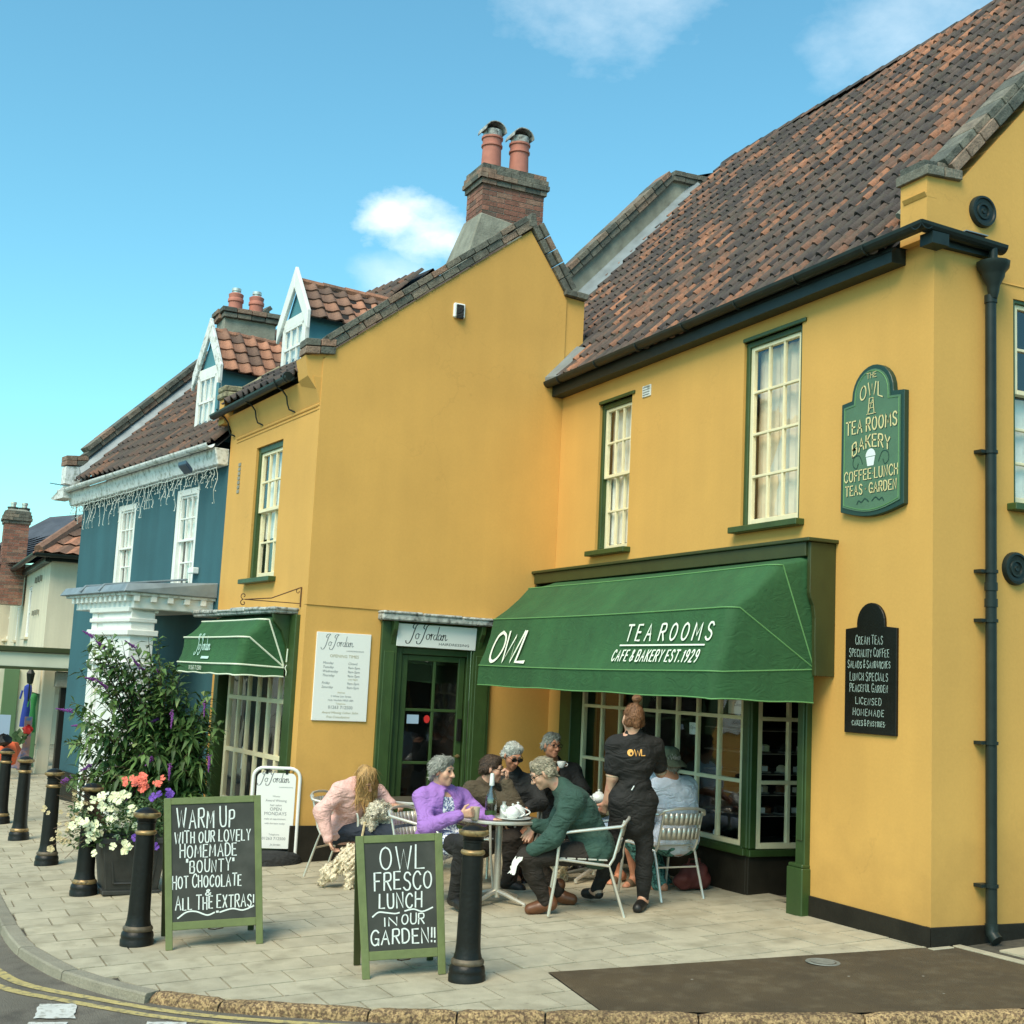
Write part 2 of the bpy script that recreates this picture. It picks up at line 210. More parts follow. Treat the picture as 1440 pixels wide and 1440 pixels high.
# ------------------------------------------------------------- mesh builder and scene tree
def G(x, y): return .016 * x + .05 * max(-9., min(3., y))
def vv(p): return V(p)
class MB:
    def __init__(s): s.v = []; s.f = []; s.mi = []; s.r = []; s.cr = random.random()
    def rn(s, r=None): s.cr = random.random() if r is None else r
    def add(s, vs, fs, mi=0):
        o = len(s.v); s.v += [tuple(p) for p in vs]
        for f in fs: s.f.append(tuple(i + o for i in f)); s.mi.append(mi); s.r.append(s.cr)
    def quad(s, a, b, c, d, mi=0): s.add((a, b, c, d), ((0, 1, 2, 3),), mi)
    def hexa(s, p, mi=0): s.add(p, ((0, 3, 2, 1), (4, 5, 6, 7), (0, 1, 5, 4), (1, 2, 6, 5), (2, 3, 7, 6), (3, 0, 4, 7)), mi)
    def obox(s, c, ax, ay, az, mi=0):   # centre and three half axes
        c, ax, ay, az = V(c), V(ax), V(ay), V(az)
        s.hexa([c - ax - ay - az, c + ax - ay - az, c + ax + ay - az, c - ax + ay - az, c - ax - ay + az, c + ax - ay + az, c + ax + ay + az, c - ax + ay + az], mi)
    def box(s, x0, x1, y0, y1, z0, z1, mi=0):
        s.hexa([(x0, y0, z0), (x1, y0, z0), (x1, y1, z0), (x0, y1, z0), (x0, y0, z1), (x1, y0, z1), (x1, y1, z1), (x0, y1, z1)], mi)
    def tube(s, pts, r, n=8, mi=0, cap=True, flat=1.):
        pts = [V(p) for p in pts]; rr = r if isinstance(r, (list, tuple)) else [r] * len(pts)
        t0 = (pts[1] - pts[0]).normalized(); a = t0.orthogonal().normalized(); rings = []
        for i, p in enumerate(pts):
            t = (pts[min(i + 1, len(pts) - 1)] - pts[max(i - 1, 0)]).normalized()
            a = (a - t * a.dot(t)); a = a.normalized() if a.length > 1e-6 else t.orthogonal().normalized()
            b = t.cross(a); rings.append([p + (a * math.cos(k * 2 * math.pi / n) + b * math.sin(k * 2 * math.pi / n) * flat) * rr[i] for k in range(n)])
        vs = [q for g in rings for q in g]; fs = []
        for i in range(len(pts) - 1):
            for k in range(n): fs.append((i * n + k, i * n + (k + 1) % n, (i + 1) * n + (k + 1) % n, (i + 1) * n + k))
        if cap: fs.append(tuple(range(n - 1, -1, -1))); m_ = (len(pts) - 1) * n; fs.append(tuple(m_ + k for k in range(n)))
        s.add(vs, fs, mi)
    def lathe(s, c, prof, n=20, mi=0, mis=None, ax=None):
        c = V(c); z = V(ax).normalized() if ax else V((0, 0, 1)); a = z.orthogonal().normalized() if ax else V((1, 0, 0)); b = z.cross(a); vs = []; m_ = len(prof)
        for r, h in prof: vs += [c + z * h + (a * math.cos(k * 2 * math.pi / n) + b * math.sin(k * 2 * math.pi / n)) * max(r, 1e-4) for k in range(n)]
        for i in range(m_ - 1): s.add([], [], 0)
        o = len(s.v); s.v += [tuple(p) for p in vs]
        for i in range(m_ - 1):
            for k in range(n):
                s.f.append((o + i * n + k, o + i * n + (k + 1) % n, o + (i + 1) * n + (k + 1) % n, o + (i + 1) * n + k)); s.mi.append(mis[i] if mis else mi); s.r.append(s.cr)
    def prism(s, poly, e, mi=0):      # polygon of 3d points extruded by vector e
        n = len(poly); e = V(e); a = [V(p) for p in poly]; b = [p + e for p in a]
        s.add(a + b, [tuple(range(n - 1, -1, -1)), tuple(range(n, 2 * n))] + [(i, (i + 1) % n, n + (i + 1) % n, n + i) for i in range(n)], mi)
    def ball(s, c, r, n=8, mi=0, sc=(1, 1, 1)):
        vs = []; fs = []; c = V(c)
        for i in range(n // 2 + 1):
            th = math.pi * i / (n // 2)
            for k in range(n): ph = 2 * math.pi * k / n; vs.append(c + V((math.sin(th) * math.cos(ph) * sc[0], math.sin(th) * math.sin(ph) * sc[1], math.cos(th) * sc[2])) * r)
        for i in range(n // 2):
            for k in range(n): fs.append((i * n + k, (i + 1) * n + k, (i + 1) * n + (k + 1) % n, i * n + (k + 1) % n))
        s.add(vs, fs, mi)
    def mesh(s, name, mats, origin=(0, 0, 0), smooth=False, bevel=0, norm=True):
        me = bpy.data.meshes.new(name); o = V(origin)
        me.from_pydata([tuple(V(p) - o) for p in s.v], [], s.f)
        if not isinstance(mats, (list, tuple)): mats = [mats]
        for m_ in mats: me.materials.append(m_)
        me.polygons.foreach_set('material_index', s.mi)
        at = me.attributes.new('rnd', 'FLOAT', 'FACE'); at.data.foreach_set('value', s.r)
        if norm or bevel:
            bm = bmesh.new(); bm.from_mesh(me)
            bmesh.ops.remove_doubles(bm, verts=bm.verts, dist=1e-5) if smooth else None
            if norm: bmesh.ops.recalc_face_normals(bm, faces=bm.faces)
            if bevel: bmesh.ops.bevel(bm, geom=[e for e in bm.edges if e.is_manifold and e.calc_face_angle(0) > .5], offset=bevel, segments=1, affect='EDGES', clamp_overlap=True)
            bm.to_mesh(me); bm.free()
        if smooth: me.polygons.foreach_set('use_smooth', [True] * len(me.polygons)); me.set_sharp_from_angle(angle=R(42))
        me.update(); return me
ORI = {}
def props(o, label=None, cat=None, group=None, kind=None):
    if label: o['label'] = label
    if cat: o['category'] = cat
    if group: o['group'] = group
    if kind: o['kind'] = kind
    return o
def link(name, me, parent=None, loc=(0, 0, 0)):
    o = bpy.data.objects.new(name, me); COL.objects.link(o); o.parent = parent; o.location = loc; return o
def thing(name, label, cat, loc=(0, 0, 0), group=None, rotz=0):
    o = link(name, None, None, loc); o.empty_display_size = .2; o.rotation_euler = (0, 0, rotz); ORI[o.name] = V(loc); return props(o, label, cat, group)
def org(p):
    q = V((0, 0, 0))
    while p is not None: q = q + V(p.location); p = p.parent
    return q
def part(mb, name, mats, parent=None, smooth=False, bevel=0, label=None, kind=None, local=False, norm=True):
    o_ = V((0, 0, 0)) if (local or parent is None) else org(parent)
    me = mb.mesh(name, mats, o_, smooth, bevel, norm)
    return props(link(name, me, parent), label, None, None, kind)
def solo(mb, name, label, cat, mats, smooth=False, bevel=0, group=None, kind=None):
    ps = mb.v; c = V((sum(p[0] for p in ps) / len(ps), sum(p[1] for p in ps) / len(ps), min(p[2] for p in ps)))
    o = link(name, mb.mesh(name, mats, c, smooth, bevel), None, c); return props(o, label, cat, group, kind)
def copy_tree(o, parent=None):
    c = o.copy(); COL.objects.link(c); c.parent = parent
    for ch in list(o.children): copy_tree(ch, c)
    return c

class Fr:                                  # a wall plane: u along the wall, z up, o out towards the street
    def __init__(s, O, d, n): s.O = V(O); s.d = V(d); s.n = V(n)
    def __call__(s, u, z, o=0): return s.O + s.d * u + V((0, 0, z)) + s.n * o
    def box(s, mb, u0, u1, z0, z1, o0, o1, mi=0):
        mb.hexa([s(u0, z0, o0), s(u1, z0, o0), s(u1, z0, o1), s(u0, z0, o1), s(u0, z1, o0), s(u1, z1, o0), s(u1, z1, o1), s(u0, z1, o1)], mi)
def ang(t): t = R(t); return V((-math.cos(t), math.sin(t), 0))
fA = Fr((0, 0, 0), (-1, 0, 0), (0, -1, 0))
fR = Fr((0, 0, 0), (0, 1, 0), (1, 0, 0))
fG = Fr((-5.935, 0, 0), (0, -1, 0), (1, 0, 0))
dB = ang(-5.6); fB = Fr((-5.935, -2.883, 0), dB, (.0976, -.9952, 0))
dC = ang(-11); fC = Fr((-8.8, -3.164, 0), dC, (.1908, -.9816, 0))

def wallgrid(mb, fr, u0, u1, z0, z1, holes, o=0, reveal=.12, mi=0):
    us = sorted({u0, u1, *[h[0] for h in holes], *[h[1] for h in holes]}); zs = sorted({z0, z1, *[h[2] for h in holes], *[h[3] for h in holes]})
    for a, b in zip(us, us[1:]):
        for c, d in zip(zs, zs[1:]):
            mu, mz = (a + b) / 2, (c + d) / 2
            if any(h[0] < mu < h[1] and h[2] < mz < h[3] for h in holes): continue
            mb.quad(fr(a, c, o), fr(b, c, o), fr(b, d, o), fr(a, d, o), mi)
    for a, b, c, d in holes:
        e = o - reveal
        mb.quad(fr(a, c, o), fr(a, d, o), fr(a, d, e), fr(a, c, e), mi); mb.quad(fr(b, c, o), fr(b, d, o), fr(b, d, e), fr(b, c, e), mi)
        
        if c > z0: mb.quad(fr(a, c, o), fr(b, c, o), fr(b, c, e), fr(a, c, e), mi)
        mb.quad(fr(a, d, o), fr(b, d, o), fr(b, d, e), fr(a, d, e), mi)

def window(bld, fr, u0, u1, z0, z1, cols, rows, o=-.05, frame=.05, bar=.018, wm=None, boxm=None, boxw=.05, sill=True, sillm=None, behind=None, split=None, slide=0, glass=None, sillproud=.09, label=None, meet=True):
    """sash window: coloured box frame, painted sash with glazing bars, panes, sill, curtain and dark room behind"""
    wm = wm or M['offwhite']; boxm = boxm or M['green']; glass = glass or M['glass']
    mb = MB()
    for a, b, c, d in ((u0, u0 + boxw, z0, z1), (u1 - boxw, u1, z0, z1), (u0 + boxw, u1 - boxw, z1 - boxw, z1)): fr.box(mb, a, b, c, d, o - .07, o + .02)
    w = part(mb, 'window', boxm, bld, bevel=.004, label=label)
    a0, a1, b0, b1 = u0 + boxw, u1 - boxw, z0, z1 - boxw
    zm = split if split else None
    mb = MB(); segs = [(b0, b1, rows, o)] if zm is None else [(zm - .02, b1, rows[1], o), (b0, zm + .02, rows[0], o - .035)]
    panes = []
    for (c, d, nr, oo) in segs:
        for q in ((a0, a0 + frame, c, d), (a1 - frame, a1, c, d), (a0 + frame, a1 - frame, c, c + (frame * 1.5 if c == b0 else frame * .8)), (a0 + frame, a1 - frame, d - frame * .8, d)): fr.box(mb, *q, oo - .04, oo)
        g0, g1, h0, h1 = a0 + frame, a1 - frame, c + (frame * 1.5 if c == b0 else frame * .8), d - frame * .8
        for i in range(1, cols): x = g0 + (g1 - g0) * i / cols; fr.box(mb, x - bar / 2, x + bar / 2, h0, h1, oo - .035, oo - .004)
        for i in range(1, nr): z = h0 + (h1 - h0) * i / nr; fr.box(mb, g0, g1, z - bar / 2, z + bar / 2, oo - .034, oo - .002)
        for i in range(cols):
            for j in range(nr):
                p0 = g0 + (g1 - g0) * i / cols + bar * .45; p1 = g0 + (g1 - g0) * (i + 1) / cols - bar * .45; q0 = h0 + (h1 - h0) * j / nr + bar * .45; q1 = h0 + (h1 - h0) * (j + 1) / nr - bar * .45
                panes.append((p0, p1, q0, q1, oo - .022))
    part(mb, 'sash', wm, w, bevel=.003)
    for p0, p1, q0, q1, oo in panes:
        pb = MB(); t1, t2 = random.uniform(-.0015, .0015), random.uniform(-.0015, .0015)
        pb.hexa([fr(p0, q0, oo + t1 - .003), fr(p1, q0, oo - t1 - .003), fr(p1, q0, oo - t1), fr(p0, q0, oo + t1), fr(p0, q1, oo + t2 - .003), fr(p1, q1, oo - t2 - .003), fr(p1, q1, oo - t2), fr(p0, q1, oo + t2)])
        part(pb, 'pane', glass, w)
    if sill:
        mb = MB(); fr.box(mb, u0 - .07, u1 + .07, z0 - .055, z0, -.14, sillproud); part(mb, 'sill', sillm or boxm, w, bevel=.006)
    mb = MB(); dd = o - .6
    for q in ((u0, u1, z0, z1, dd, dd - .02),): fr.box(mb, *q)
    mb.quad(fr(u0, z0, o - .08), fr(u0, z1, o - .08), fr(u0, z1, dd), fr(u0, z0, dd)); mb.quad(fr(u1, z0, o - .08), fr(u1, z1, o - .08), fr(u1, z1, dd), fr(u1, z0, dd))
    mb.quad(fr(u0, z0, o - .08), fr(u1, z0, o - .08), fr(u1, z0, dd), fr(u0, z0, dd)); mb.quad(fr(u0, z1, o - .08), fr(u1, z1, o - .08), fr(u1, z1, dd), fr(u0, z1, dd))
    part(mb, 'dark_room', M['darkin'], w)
    for (m_, p, q, c, d) in (behind or []):
        mb = MB(); n = 16
        for i in range(n):
            x0, x1 = p + (q - p) * i / n, p + (q - p) * (i + 1) / n; y0, y1 = -.10 + .012 * math.sin(i * 2.3), -.10 + .012 * math.sin((i + 1) * 2.3)
            mb.quad(fr(x0, c, o + y0), fr(x1, c, o + y1), fr(x1, d, o + y1), fr(x0, d, o + y0))
        part(mb, 'curtain', m_, w, norm=False)
    return w

# ------------------------------------------------------------- stroke lettering
FONT = {'A': '0,0 3,8 6,0;1.1,3 4.9,3', 'B': '0,0 0,8~4,8 4.8,6 4,4.4 0,4.3~4.6,4 5.4,2 4.4,0 0,0', 'C': '~5.4,6.6 4.2,7.9 2.4,7.9 .6,6.2 0,4 .6,1.6 2.4,.1 4.2,.2 5.4,1.5', 'D': '0,0 0,8~2.5,8 4.8,6.6 5.4,4 4.8,1.4 2.5,0 0,0',
 'E': '4.4,8 0,8 0,0 4.6,0;0,4.2 3.6,4.2', 'F': '4.6,8 0,8 0,0;0,4.2 3.4,4.2', 'G': '~5.4,6.8 4,8 2,7.8 .4,6 0,3.8 .6,1.4 2.4,0 4.4,.4 5.4,2;5.4,0 5.4,3.4 3.2,3.4', 'H': '0,0 0,8;5,0 5,8;0,4.2 5,4.2', 'I': '0,0 0,8', 'J': '~3,8 3,2 2,0 .6,.2 0,1.6',
 'K': '0,0 0,8;5,8 0,3.6;1.6,4.8 5.2,0', 'L': '0,8 0,0 4.4,0', 'M': '0,0 .5,8 3.4,2.2 6.3,8 6.8,0', 'N': '0,0 0,8 5,0 5,8', 'O': '~3,8 .9,6.9 0,4 .9,1.1 3,0 5.1,1.1 6,4 5.1,6.9 3,8', 'P': '0,0 0,8~4,8 5,6.2 4.2,4.2 0,3.9', 'Q': '~3,8 .9,6.9 0,4 .9,1.1 3,0 5.1,1.1 6,4 5.1,6.9 3,8;4,2 6,-.5',
 'R': '0,0 0,8~4,8 5,6.2 4.2,4.4 0,4;2.2,4 5.2,0', 'S': '~4.8,6.9 3.6,8 1.4,7.9 .3,6.2 1.2,4.8 3.6,3.8 4.9,2.2 4,.3 1.8,0 0,1.2', 'T': '0,8 5.6,8;2.8,8 2.8,0', 'U': '~0,8 0,2.4 1,.3 2.6,0 4.2,.4 5,2.4 5,8', 'V': '0,8 2.8,0 5.6,8', 'W': '0,8 2,0 4,7 6,0 8,8', 'X': '0,0 5,8;0,8 5,0', 'Y': '0,8 2.6,4 5.2,8;2.6,4 2.6,0', 'Z': '0,8 5,8 0,0 5,0',
 '1': '.4,6.4 2,8 2,0', '2': '~.2,6.4 1.6,8 3.8,7.8 4.4,6 3.4,3.8 0,0;0,0 4.8,0', '9': '~4.6,5.6 3.4,4 1.2,4.2 .2,6 1.4,8 3.6,7.8 4.6,5.6 4,2 2,0', '!': '0,8 0,2.6;0,.6 0,0', '.': '0,.5 0,0', '&': '~5,1 1.2,5.8 1.2,7.4 2.6,8 3.6,6.8 .4,2.8 .4,.8 2,0 4,1 5,3.4', '"': '0,8 0,6.2;1.2,8 1.2,6.2', '*': '0,4.3 .3,4 0,3.7 -.3,4 0,4.3', '+': '0,2.8 2.4,2.8;1.2,1.2 1.2,4.4'}
def smooth_poly(ps, k=4):
    if len(ps) < 3: return ps
    o = []; n = len(ps)
    for i in range(n - 1):
        p0, p1, p2, p3 = ps[max(i - 1, 0)], ps[i], ps[i + 1], ps[min(i + 2, n - 1)]
        for j in range(k):
            t = j / k; o.append(tuple(.5 * ((2 * p1[a]) + (-p0[a] + p2[a]) * t + (2 * p0[a] - 5 * p1[a] + 4 * p2[a] - p3[a]) * t * t + (-p0[a] + 3 * p1[a] - 3 * p2[a] + p3[a]) * t ** 3) for a in (0, 1)))
    o.append(ps[-1]); return o
GL = {}
for ch_, s_ in FONT.items():
    st = []; w_ = 0
    for seg in s_.split(';'):
        tok = seg.split('~'); pts = []
        for ti, tk in enumerate(tok):
            q = [tuple(float(a) for a in c.split(',')) for c in tk.split()]
            if not q: continue
            if ti == 0: pts += q
            else: pts = pts[:-1] + smooth_poly(([pts[-1]] if pts else []) + q) if pts else smooth_poly(q)
        st.append(pts); w_ = max(w_, max(p[0] for p in pts))
    GL[ch_] = (w_, st)
def ribbon(mb, pts, th, fn, mi=0, calli=0.):
    n = len(pts)
    if n < 2: return
    Ls, Rs = [], []
    for i in range(n):
        a, b = pts[max(i - 1, 0)], pts[min(i + 1, n - 1)]; dx, dy = b[0] - a[0], b[1] - a[1]; l = math.hypot(dx, dy) or 1e-6; nx, ny = -dy / l, dx / l
        t = th * (1 if not calli else (1 - calli) + calli * abs(ny * 0 + dy / l))
        ex = 0
        if i == 0: ex = -th * .4
        if i == n - 1: ex = th * .4
        cx, cy = pts[i][0] + dx / l * ex, pts[i][1] + dy / l * ex
        # mitre
        if 0 < i < n - 1:
            d1 = (pts[i][0] - pts[i - 1][0], pts[i][1] - pts[i - 1][1]); d2 = (pts[i + 1][0] - pts[i][0], pts[i + 1][1] - pts[i][1]); l1 = math.hypot(*d1) or 1e-6; l2 = math.hypot(*d2) or 1e-6
            cs = (d1[0] * d2[0] + d1[1] * d2[1]) / l1 / l2; t *= min(1.25, 1 / max(.3, math.sqrt(max(0, (1 + cs) / 2))))
        Ls.append((cx + nx * t / 2, cy + ny * t / 2)); Rs.append((cx - nx * t / 2, cy - ny * t / 2))
    vs = [fn(*p) for p in Ls] + [fn(*p) for p in Rs]
    mb.add(vs, [(i, i + 1, n + i + 1, n + i) for i in range(n - 1)], mi)
def text(mb, s, fn, x, y, h, th, wsc=1., gap=.22, slant=0., center=False, jit=0., mi=0, fit=None, big=None):
    """single-stroke capitals; fn maps plane coordinates to space"""
    k = h / 8; adv = []; cur = 0
    for i, c in enumerate(s):
        sc = (big if big and (i == 0 or s[i - 1] == ' ') else 1)
        if c == ' ': cur += h * .42 * wsc; adv.append(None); continue
        w = GL[c][0] * k * wsc * sc; adv.append((cur, sc)); cur += w + h * gap
    tot = cur - h * gap; fs = (fit / tot) if fit else 1
    if center: x = x - tot * fs / 2
    for c, a in zip(s, adv):
        if a is None: continue
        jy = random.uniform(-jit, jit) * h; js = 1 + random.uniform(-jit, jit) * 1.2; jl = random.uniform(-jit, jit)
        for st in GL[c][1]:
            ribbon(mb, [(x + (a[0] + px * k * wsc * a[1] * js + py * k * (slant + jl)) * fs, y + jy + py * k * js * a[1]) for px, py in st], th, fn, mi)
    return tot * fs
SCRIPT_J = [(-2.6, -1.2), (-2.2, -2.4), (-.6, -2.2), (.8, .4), (1.9, 4.2), (2.9, 7.2), (4.0, 8.4), (3.2, 8.7), (1.6, 8.1), (1.0, 6.6), (1.6, 5.9)]
SCRIPT = {'J': (2.7, [SCRIPT_J]), 'o': (2.3, [[(1.6, 3.2), (.4, 2.6), (.1, 1.0), (.9, .1), (1.9, 1.0), (1.9, 2.6), (1.2, 3.2), (2.3, 2.7), (2.8, 2.6)]]), 'r': (1.9, [[(0, 2.2), (.7, 3.4), (.6, 1.6), (.5, .1)], [(.5, 1.2), (1.2, 3.0), (1.9, 3.2)]]),
 'd': (2.5, [[(1.8, 3.0), (.6, 2.8), (.0, 1.2), (.7, .1), (1.6, 1.0), (2.4, 3.8), (3.0, 7.4)], [(2.2, 3.2), (1.8, 1.0), (2.1, .1), (2.9, .8)]]), 'a': (2.5, [[(2.0, 2.8), (1.0, 3.2), (.1, 1.8), (.4, .2), (1.3, .5), (2.1, 2.9), (1.8, .9), (2.1, .1), (2.9, .8)]]), 'n': (2.6, [[(0, 2.4), (.7, 3.2), (.5, 1.4), (.4, .1)], [(.5, 1.4), (1.4, 3.1), (2.0, 2.9), (1.8, .9), (2.2, .1), (3.0, .9)]])}
def script(mb, fn, x, y, h, th, mi=0):
    k = h / 8; cur = x + 2.6 * k
    for c in 'Jo Jordan':
        if c == ' ': cur += 1.1 * k; continue
        w, st = SCRIPT[c]
        for s in st: ribbon(mb, smooth_poly([(cur + px * k, y + (py + 2.4) * k) for px, py in s], 5), th * (1.3 if c == 'J' else 1), fn, mi, calli=.55)
        cur += (w + (.15 if c == 'J' else .12)) * k
    return cur - x
_fc = {}
def ftext(mb, s, fn, x, y, h, mi=0, shear=0., center=False, fit=None, space=1.):
    """small print set in the built-in outline font"""
    key = (s, shear, space)
    if key not in _fc:
        cu = bpy.data.curves.new('t', 'FONT'); cu.body = s; cu.size = 1; cu.shear = shear; cu.space_character = space; cu.resolution_u = 2
        ob = bpy.data.objects.new('t', cu); COL.objects.link(ob); dg = bpy.context.evaluated_depsgraph_get(); me = bpy.data.meshes.new_from_object(ob.evaluated_get(dg))
        _fc[key] = ([tuple(v.co) for v in me.vertices], [tuple(p.vertices) for p in me.polygons]); bpy.data.objects.remove(ob); bpy.data.curves.remove(cu); bpy.data.meshes.remove(me)
    vs, fs = _fc[key]
    if not vs: return
    w = max(v[0] for v in vs); kx = k = h / .73
    if fit: kx = fit / w
    if center: x -= w * kx / 2
    mb.add([fn(x + v[0] * kx, y + v[1] * k) for v in vs], fs, mi)

# ------------------------------------------------------------- ground
KI = [(-140, -5.7), (-60, -5.68), (-20, -5.66), (-9, -5.65), (-5.4, -5.64), (-4.4, -5.635), (-3.48, -5.62), (-2.9, -5.58), (-2.45, -5.5), (-2.1, -5.42), (-1.75, -5.3), (-1.3, -5.09), (-.9, -4.79), (-.55, -4.42), (-.16, -3.92), (.06, -3.55), (.36, -2.98), (.75, -2.3), (1.10, -1.6), (1.42, -.8), (1.68, .1), (1.92, 1.3), (2.2, 3), (4, 14), (8, 40)]
def offs(P, d):
    o = []
    for i, p in enumerate(P):
        a, b = P[max(i - 1, 0)], P[min(i + 1, len(P) - 1)]; dx, dy = b[0] - a[0], b[1] - a[1]; l = math.hypot(dx, dy); o.append((p[0] + dy / l * d, p[1] - dx / l * d))
    return o
KH = .058
def gz(p, dz=0): return V((p[0], p[1], G(*p) + dz))
# road: one sheet to the horizon
mb = MB(); xs = [-600, -300, -150, -80, -40, -25, -18, -12, -8, -5, -3, -1, 1, 3, 5, 8, 12, 20, 60, 300]; ys = [-400, -150, -60, -30, -20, -14, -9, -7.5, -6, -4.5, -3, -1.5, 0, 1.5, 3, 6, 12, 30, 90, 300]
idx = {}; vs = []
for i, x in enumerate(xs):
    for j, y in enumerate(ys): idx[i, j] = len(vs); vs.append((x, y, G(x, y) - KH))
mb.add(vs, [(idx[i, j], idx[i + 1, j], idx[i + 1, j + 1], idx[i, j + 1]) for i in range(len(xs) - 1) for j in range(len(ys) - 1)])
part(mb, 'road', M['asphalt'], kind='structure', norm=False)
# pavement bed under the slabs
pav = thing('pavement', None, None); props(pav, kind='structure'); mb = MB(); KO = offs(KI, .02)
inn = [(p[0], 60 if p[0] < 0 else 60) for p in KI]
for i in range(len(KI) - 1):
    a, b = KO[i], KO[i + 1]; prev = None
    ylist = [0, .03, .08, .15, .3, .6, 1]
    for t0, t1 in zip(ylist, ylist[1:]):
        def pt(k, t): q = k; tx, ty = (q[0], 12) if q[0] < -.1 else (-.1 if q[0] < 2.3 else -.1, 12 + q[0]); return (q[0] + (tx - q[0]) * t, q[1] + (ty - q[1]) * t)
        mb.quad(gz(pt(a, t0), -.014), gz(pt(b, t0), -.014), gz(pt(b, t1), -.014), gz(pt(a, t1), -.014))
part(mb, 'bed', M['joint'], pav, norm=False)
# slabs laid in rows across the pavement, cut to the kerb and to the tarmac patch
def clip(poly, a, b):    # keep the left side of a->b
    o = []; n = len(poly)
    def sd_(p): return (b[0] - a[0]) * (p[1] - a[1]) - (b[1] - a[1]) * (p[0] - a[0])
    for i in range(n):
        p, q = poly[i], poly[(i + 1) % n]; s, t = sd_(p), sd_(q)
        if s >= 0: o.append(p)
        if (s > 0 > t) or (s < 0 < t): u = s / (s - t); o.append((p[0] + (q[0] - p[0]) * u, p[1] + (q[1] - p[1]) * u))
    return o
def area(p): return abs(sum(p[i][0] * p[(i + 1) % len(p)][1] - p[(i + 1) % len(p)][0] * p[i][1] for i in range(len(p)))) / 2 if len(p) > 2 else 0
slabs = []; RW, SL = .324, .398; J = .0062
KC = KI[3:21]
row = 0; x = 1.55
while x > -30:
    x1 = x; x0 = x - RW; w = 1 if x > -12 else 1
    y = -6.2 + (SL / 2 if row % 2 else 0) + .02 * math.sin(row * 2.1)
    while y < (.02 if x0 < -.02 else 4):
        y1 = y + SL; pieces = []
        P0 = [(x0 + J, y + J), (x1 - J, y + J), (x1 - J, y1 - J), (x0 + J, y1 - J)]
        if x1 < -.6: pieces = [P0]
        else:
            # left of the tarmac's long edge
            A_, B_ = (-.552, -2.705), (-.035, -.06)
            lo = clip(P0, (.352, -2.86), (-.552, -2.71))
            hi = clip(P0, (-.552, -2.71), (.352, -2.86)); hi1 = clip(hi, A_, B_)
            pieces = [lo, hi1]
            if y > .15: pieces = [clip(P0, (.05, .175), (3, .175))] if x0 > -.1 else []
        for p in pieces:
            if len(p) < 3: continue
            if min(q[1] for q in p) < -2.2 or max(q[0] for q in p) > .6:
                for i in range(len(KC) - 1): 
                    if len(p) > 2: p = clip(p, KC[i], KC[i + 1])
            if area(p) > .004: slabs.append(p)
        y = y1
    x -= RW; row += 1
def vis(p):
    q = V((p[0], p[1], G(*p))) - CP; d = q.dot(CF)
    if d < 1: return False
    X, Y = 720 + 1800 * q.dot(CR) / d, 720 - 1800 * q.dot(CU) / d
    return -60 < X < 1500 and Y < 1500
slabs = [p for p in slabs if vis(p[0]) and not (-5.9 < p[0][0] < 0 and p[0][1] > .6)]
slabs.sort(key=lambda p: (p[0][0] - CP.x) ** 2 + (p[0][1] - CP.y) ** 2)
far = MB()
for i, p in enumerate(slabs):
    m_ = MB() if i < 298 else far; m_.rn(); dz = random.uniform(-.0018, .0018); tx, ty = random.uniform(-.004, .004), random.uniform(-.004, .004); c = (sum(q[0] for q in p) / len(p), sum(q[1] for q in p) / len(p))
    m_.prism([gz(q, -.03) for q in p], (0, 0, .0)) if False else None
    n = len(p); top = [gz(q, dz + tx * (q[0] - c[0]) + ty * (q[1] - c[1])) for q in p]; bot = [gz(q, -.03) for q in p]
    m_.add(bot + top, [tuple(range(n, 2 * n))] + [(k, (k + 1) % n, n + (k + 1) % n, n + k) for k in range(n)])
    if i < 298: part(m_, 'paving_slab', M['stone'], pav)
part(far, 'paving_slabs', M['stone'], pav, kind='stuff')
# tarmac crossing with its thin concrete edging
mb = MB(); tp = [(-.552, -2.70), (-.035, -.06), (-.02, -.035), (.03, .165), (1.685, .175)] + [KI[k] for k in (19, 18, 17)] + [(.42, -2.865)]
cx, cy = .7, -1.3
mb.add([gz((cx, cy), .0)] + [gz(p, .0) for p in tp], [(0, i + 1, (i + 1) % len(tp) + 1) for i in range(len(tp))])
part(mb, 'tarmac_patch', M['tarmac'], kind='structure')
mb = MB(); mb.hexa([gz((.012, -.04), -.02), gz((.07, -.04), -.02), gz((.08, .14), -.02), gz((.03, .14), -.02), gz((.012, -.04), .006), gz((.07, -.04), .006), gz((.08, .14), .006), gz((.03, .14), .006)])
mb.hexa([gz((.03, .17), -.02), gz((1.7, .18), -.02), gz((1.7, .25), -.02), gz((.03, .24), -.02), gz((.03, .17), .007), gz((1.7, .18), .007), gz((1.7, .25), .007), gz((.03, .24), .007)])
part(mb, 'concrete_edging', M['stone'], pav, bevel=.003)
# manhole cover
mb = MB(); mb.lathe(gz((.02, -.955), .002), [(.0, 0), (.085, 0), (.09, .004), (.112, .004), (.115, 0)], 24); mb.lathe(gz((.02, -.955), .001), [(.0, .004), (.08, .005)], 24)
solo(mb, 'manhole_cover', 'small round grey cover set in the brown tarmac', 'cover', M['grey'], kind=None)
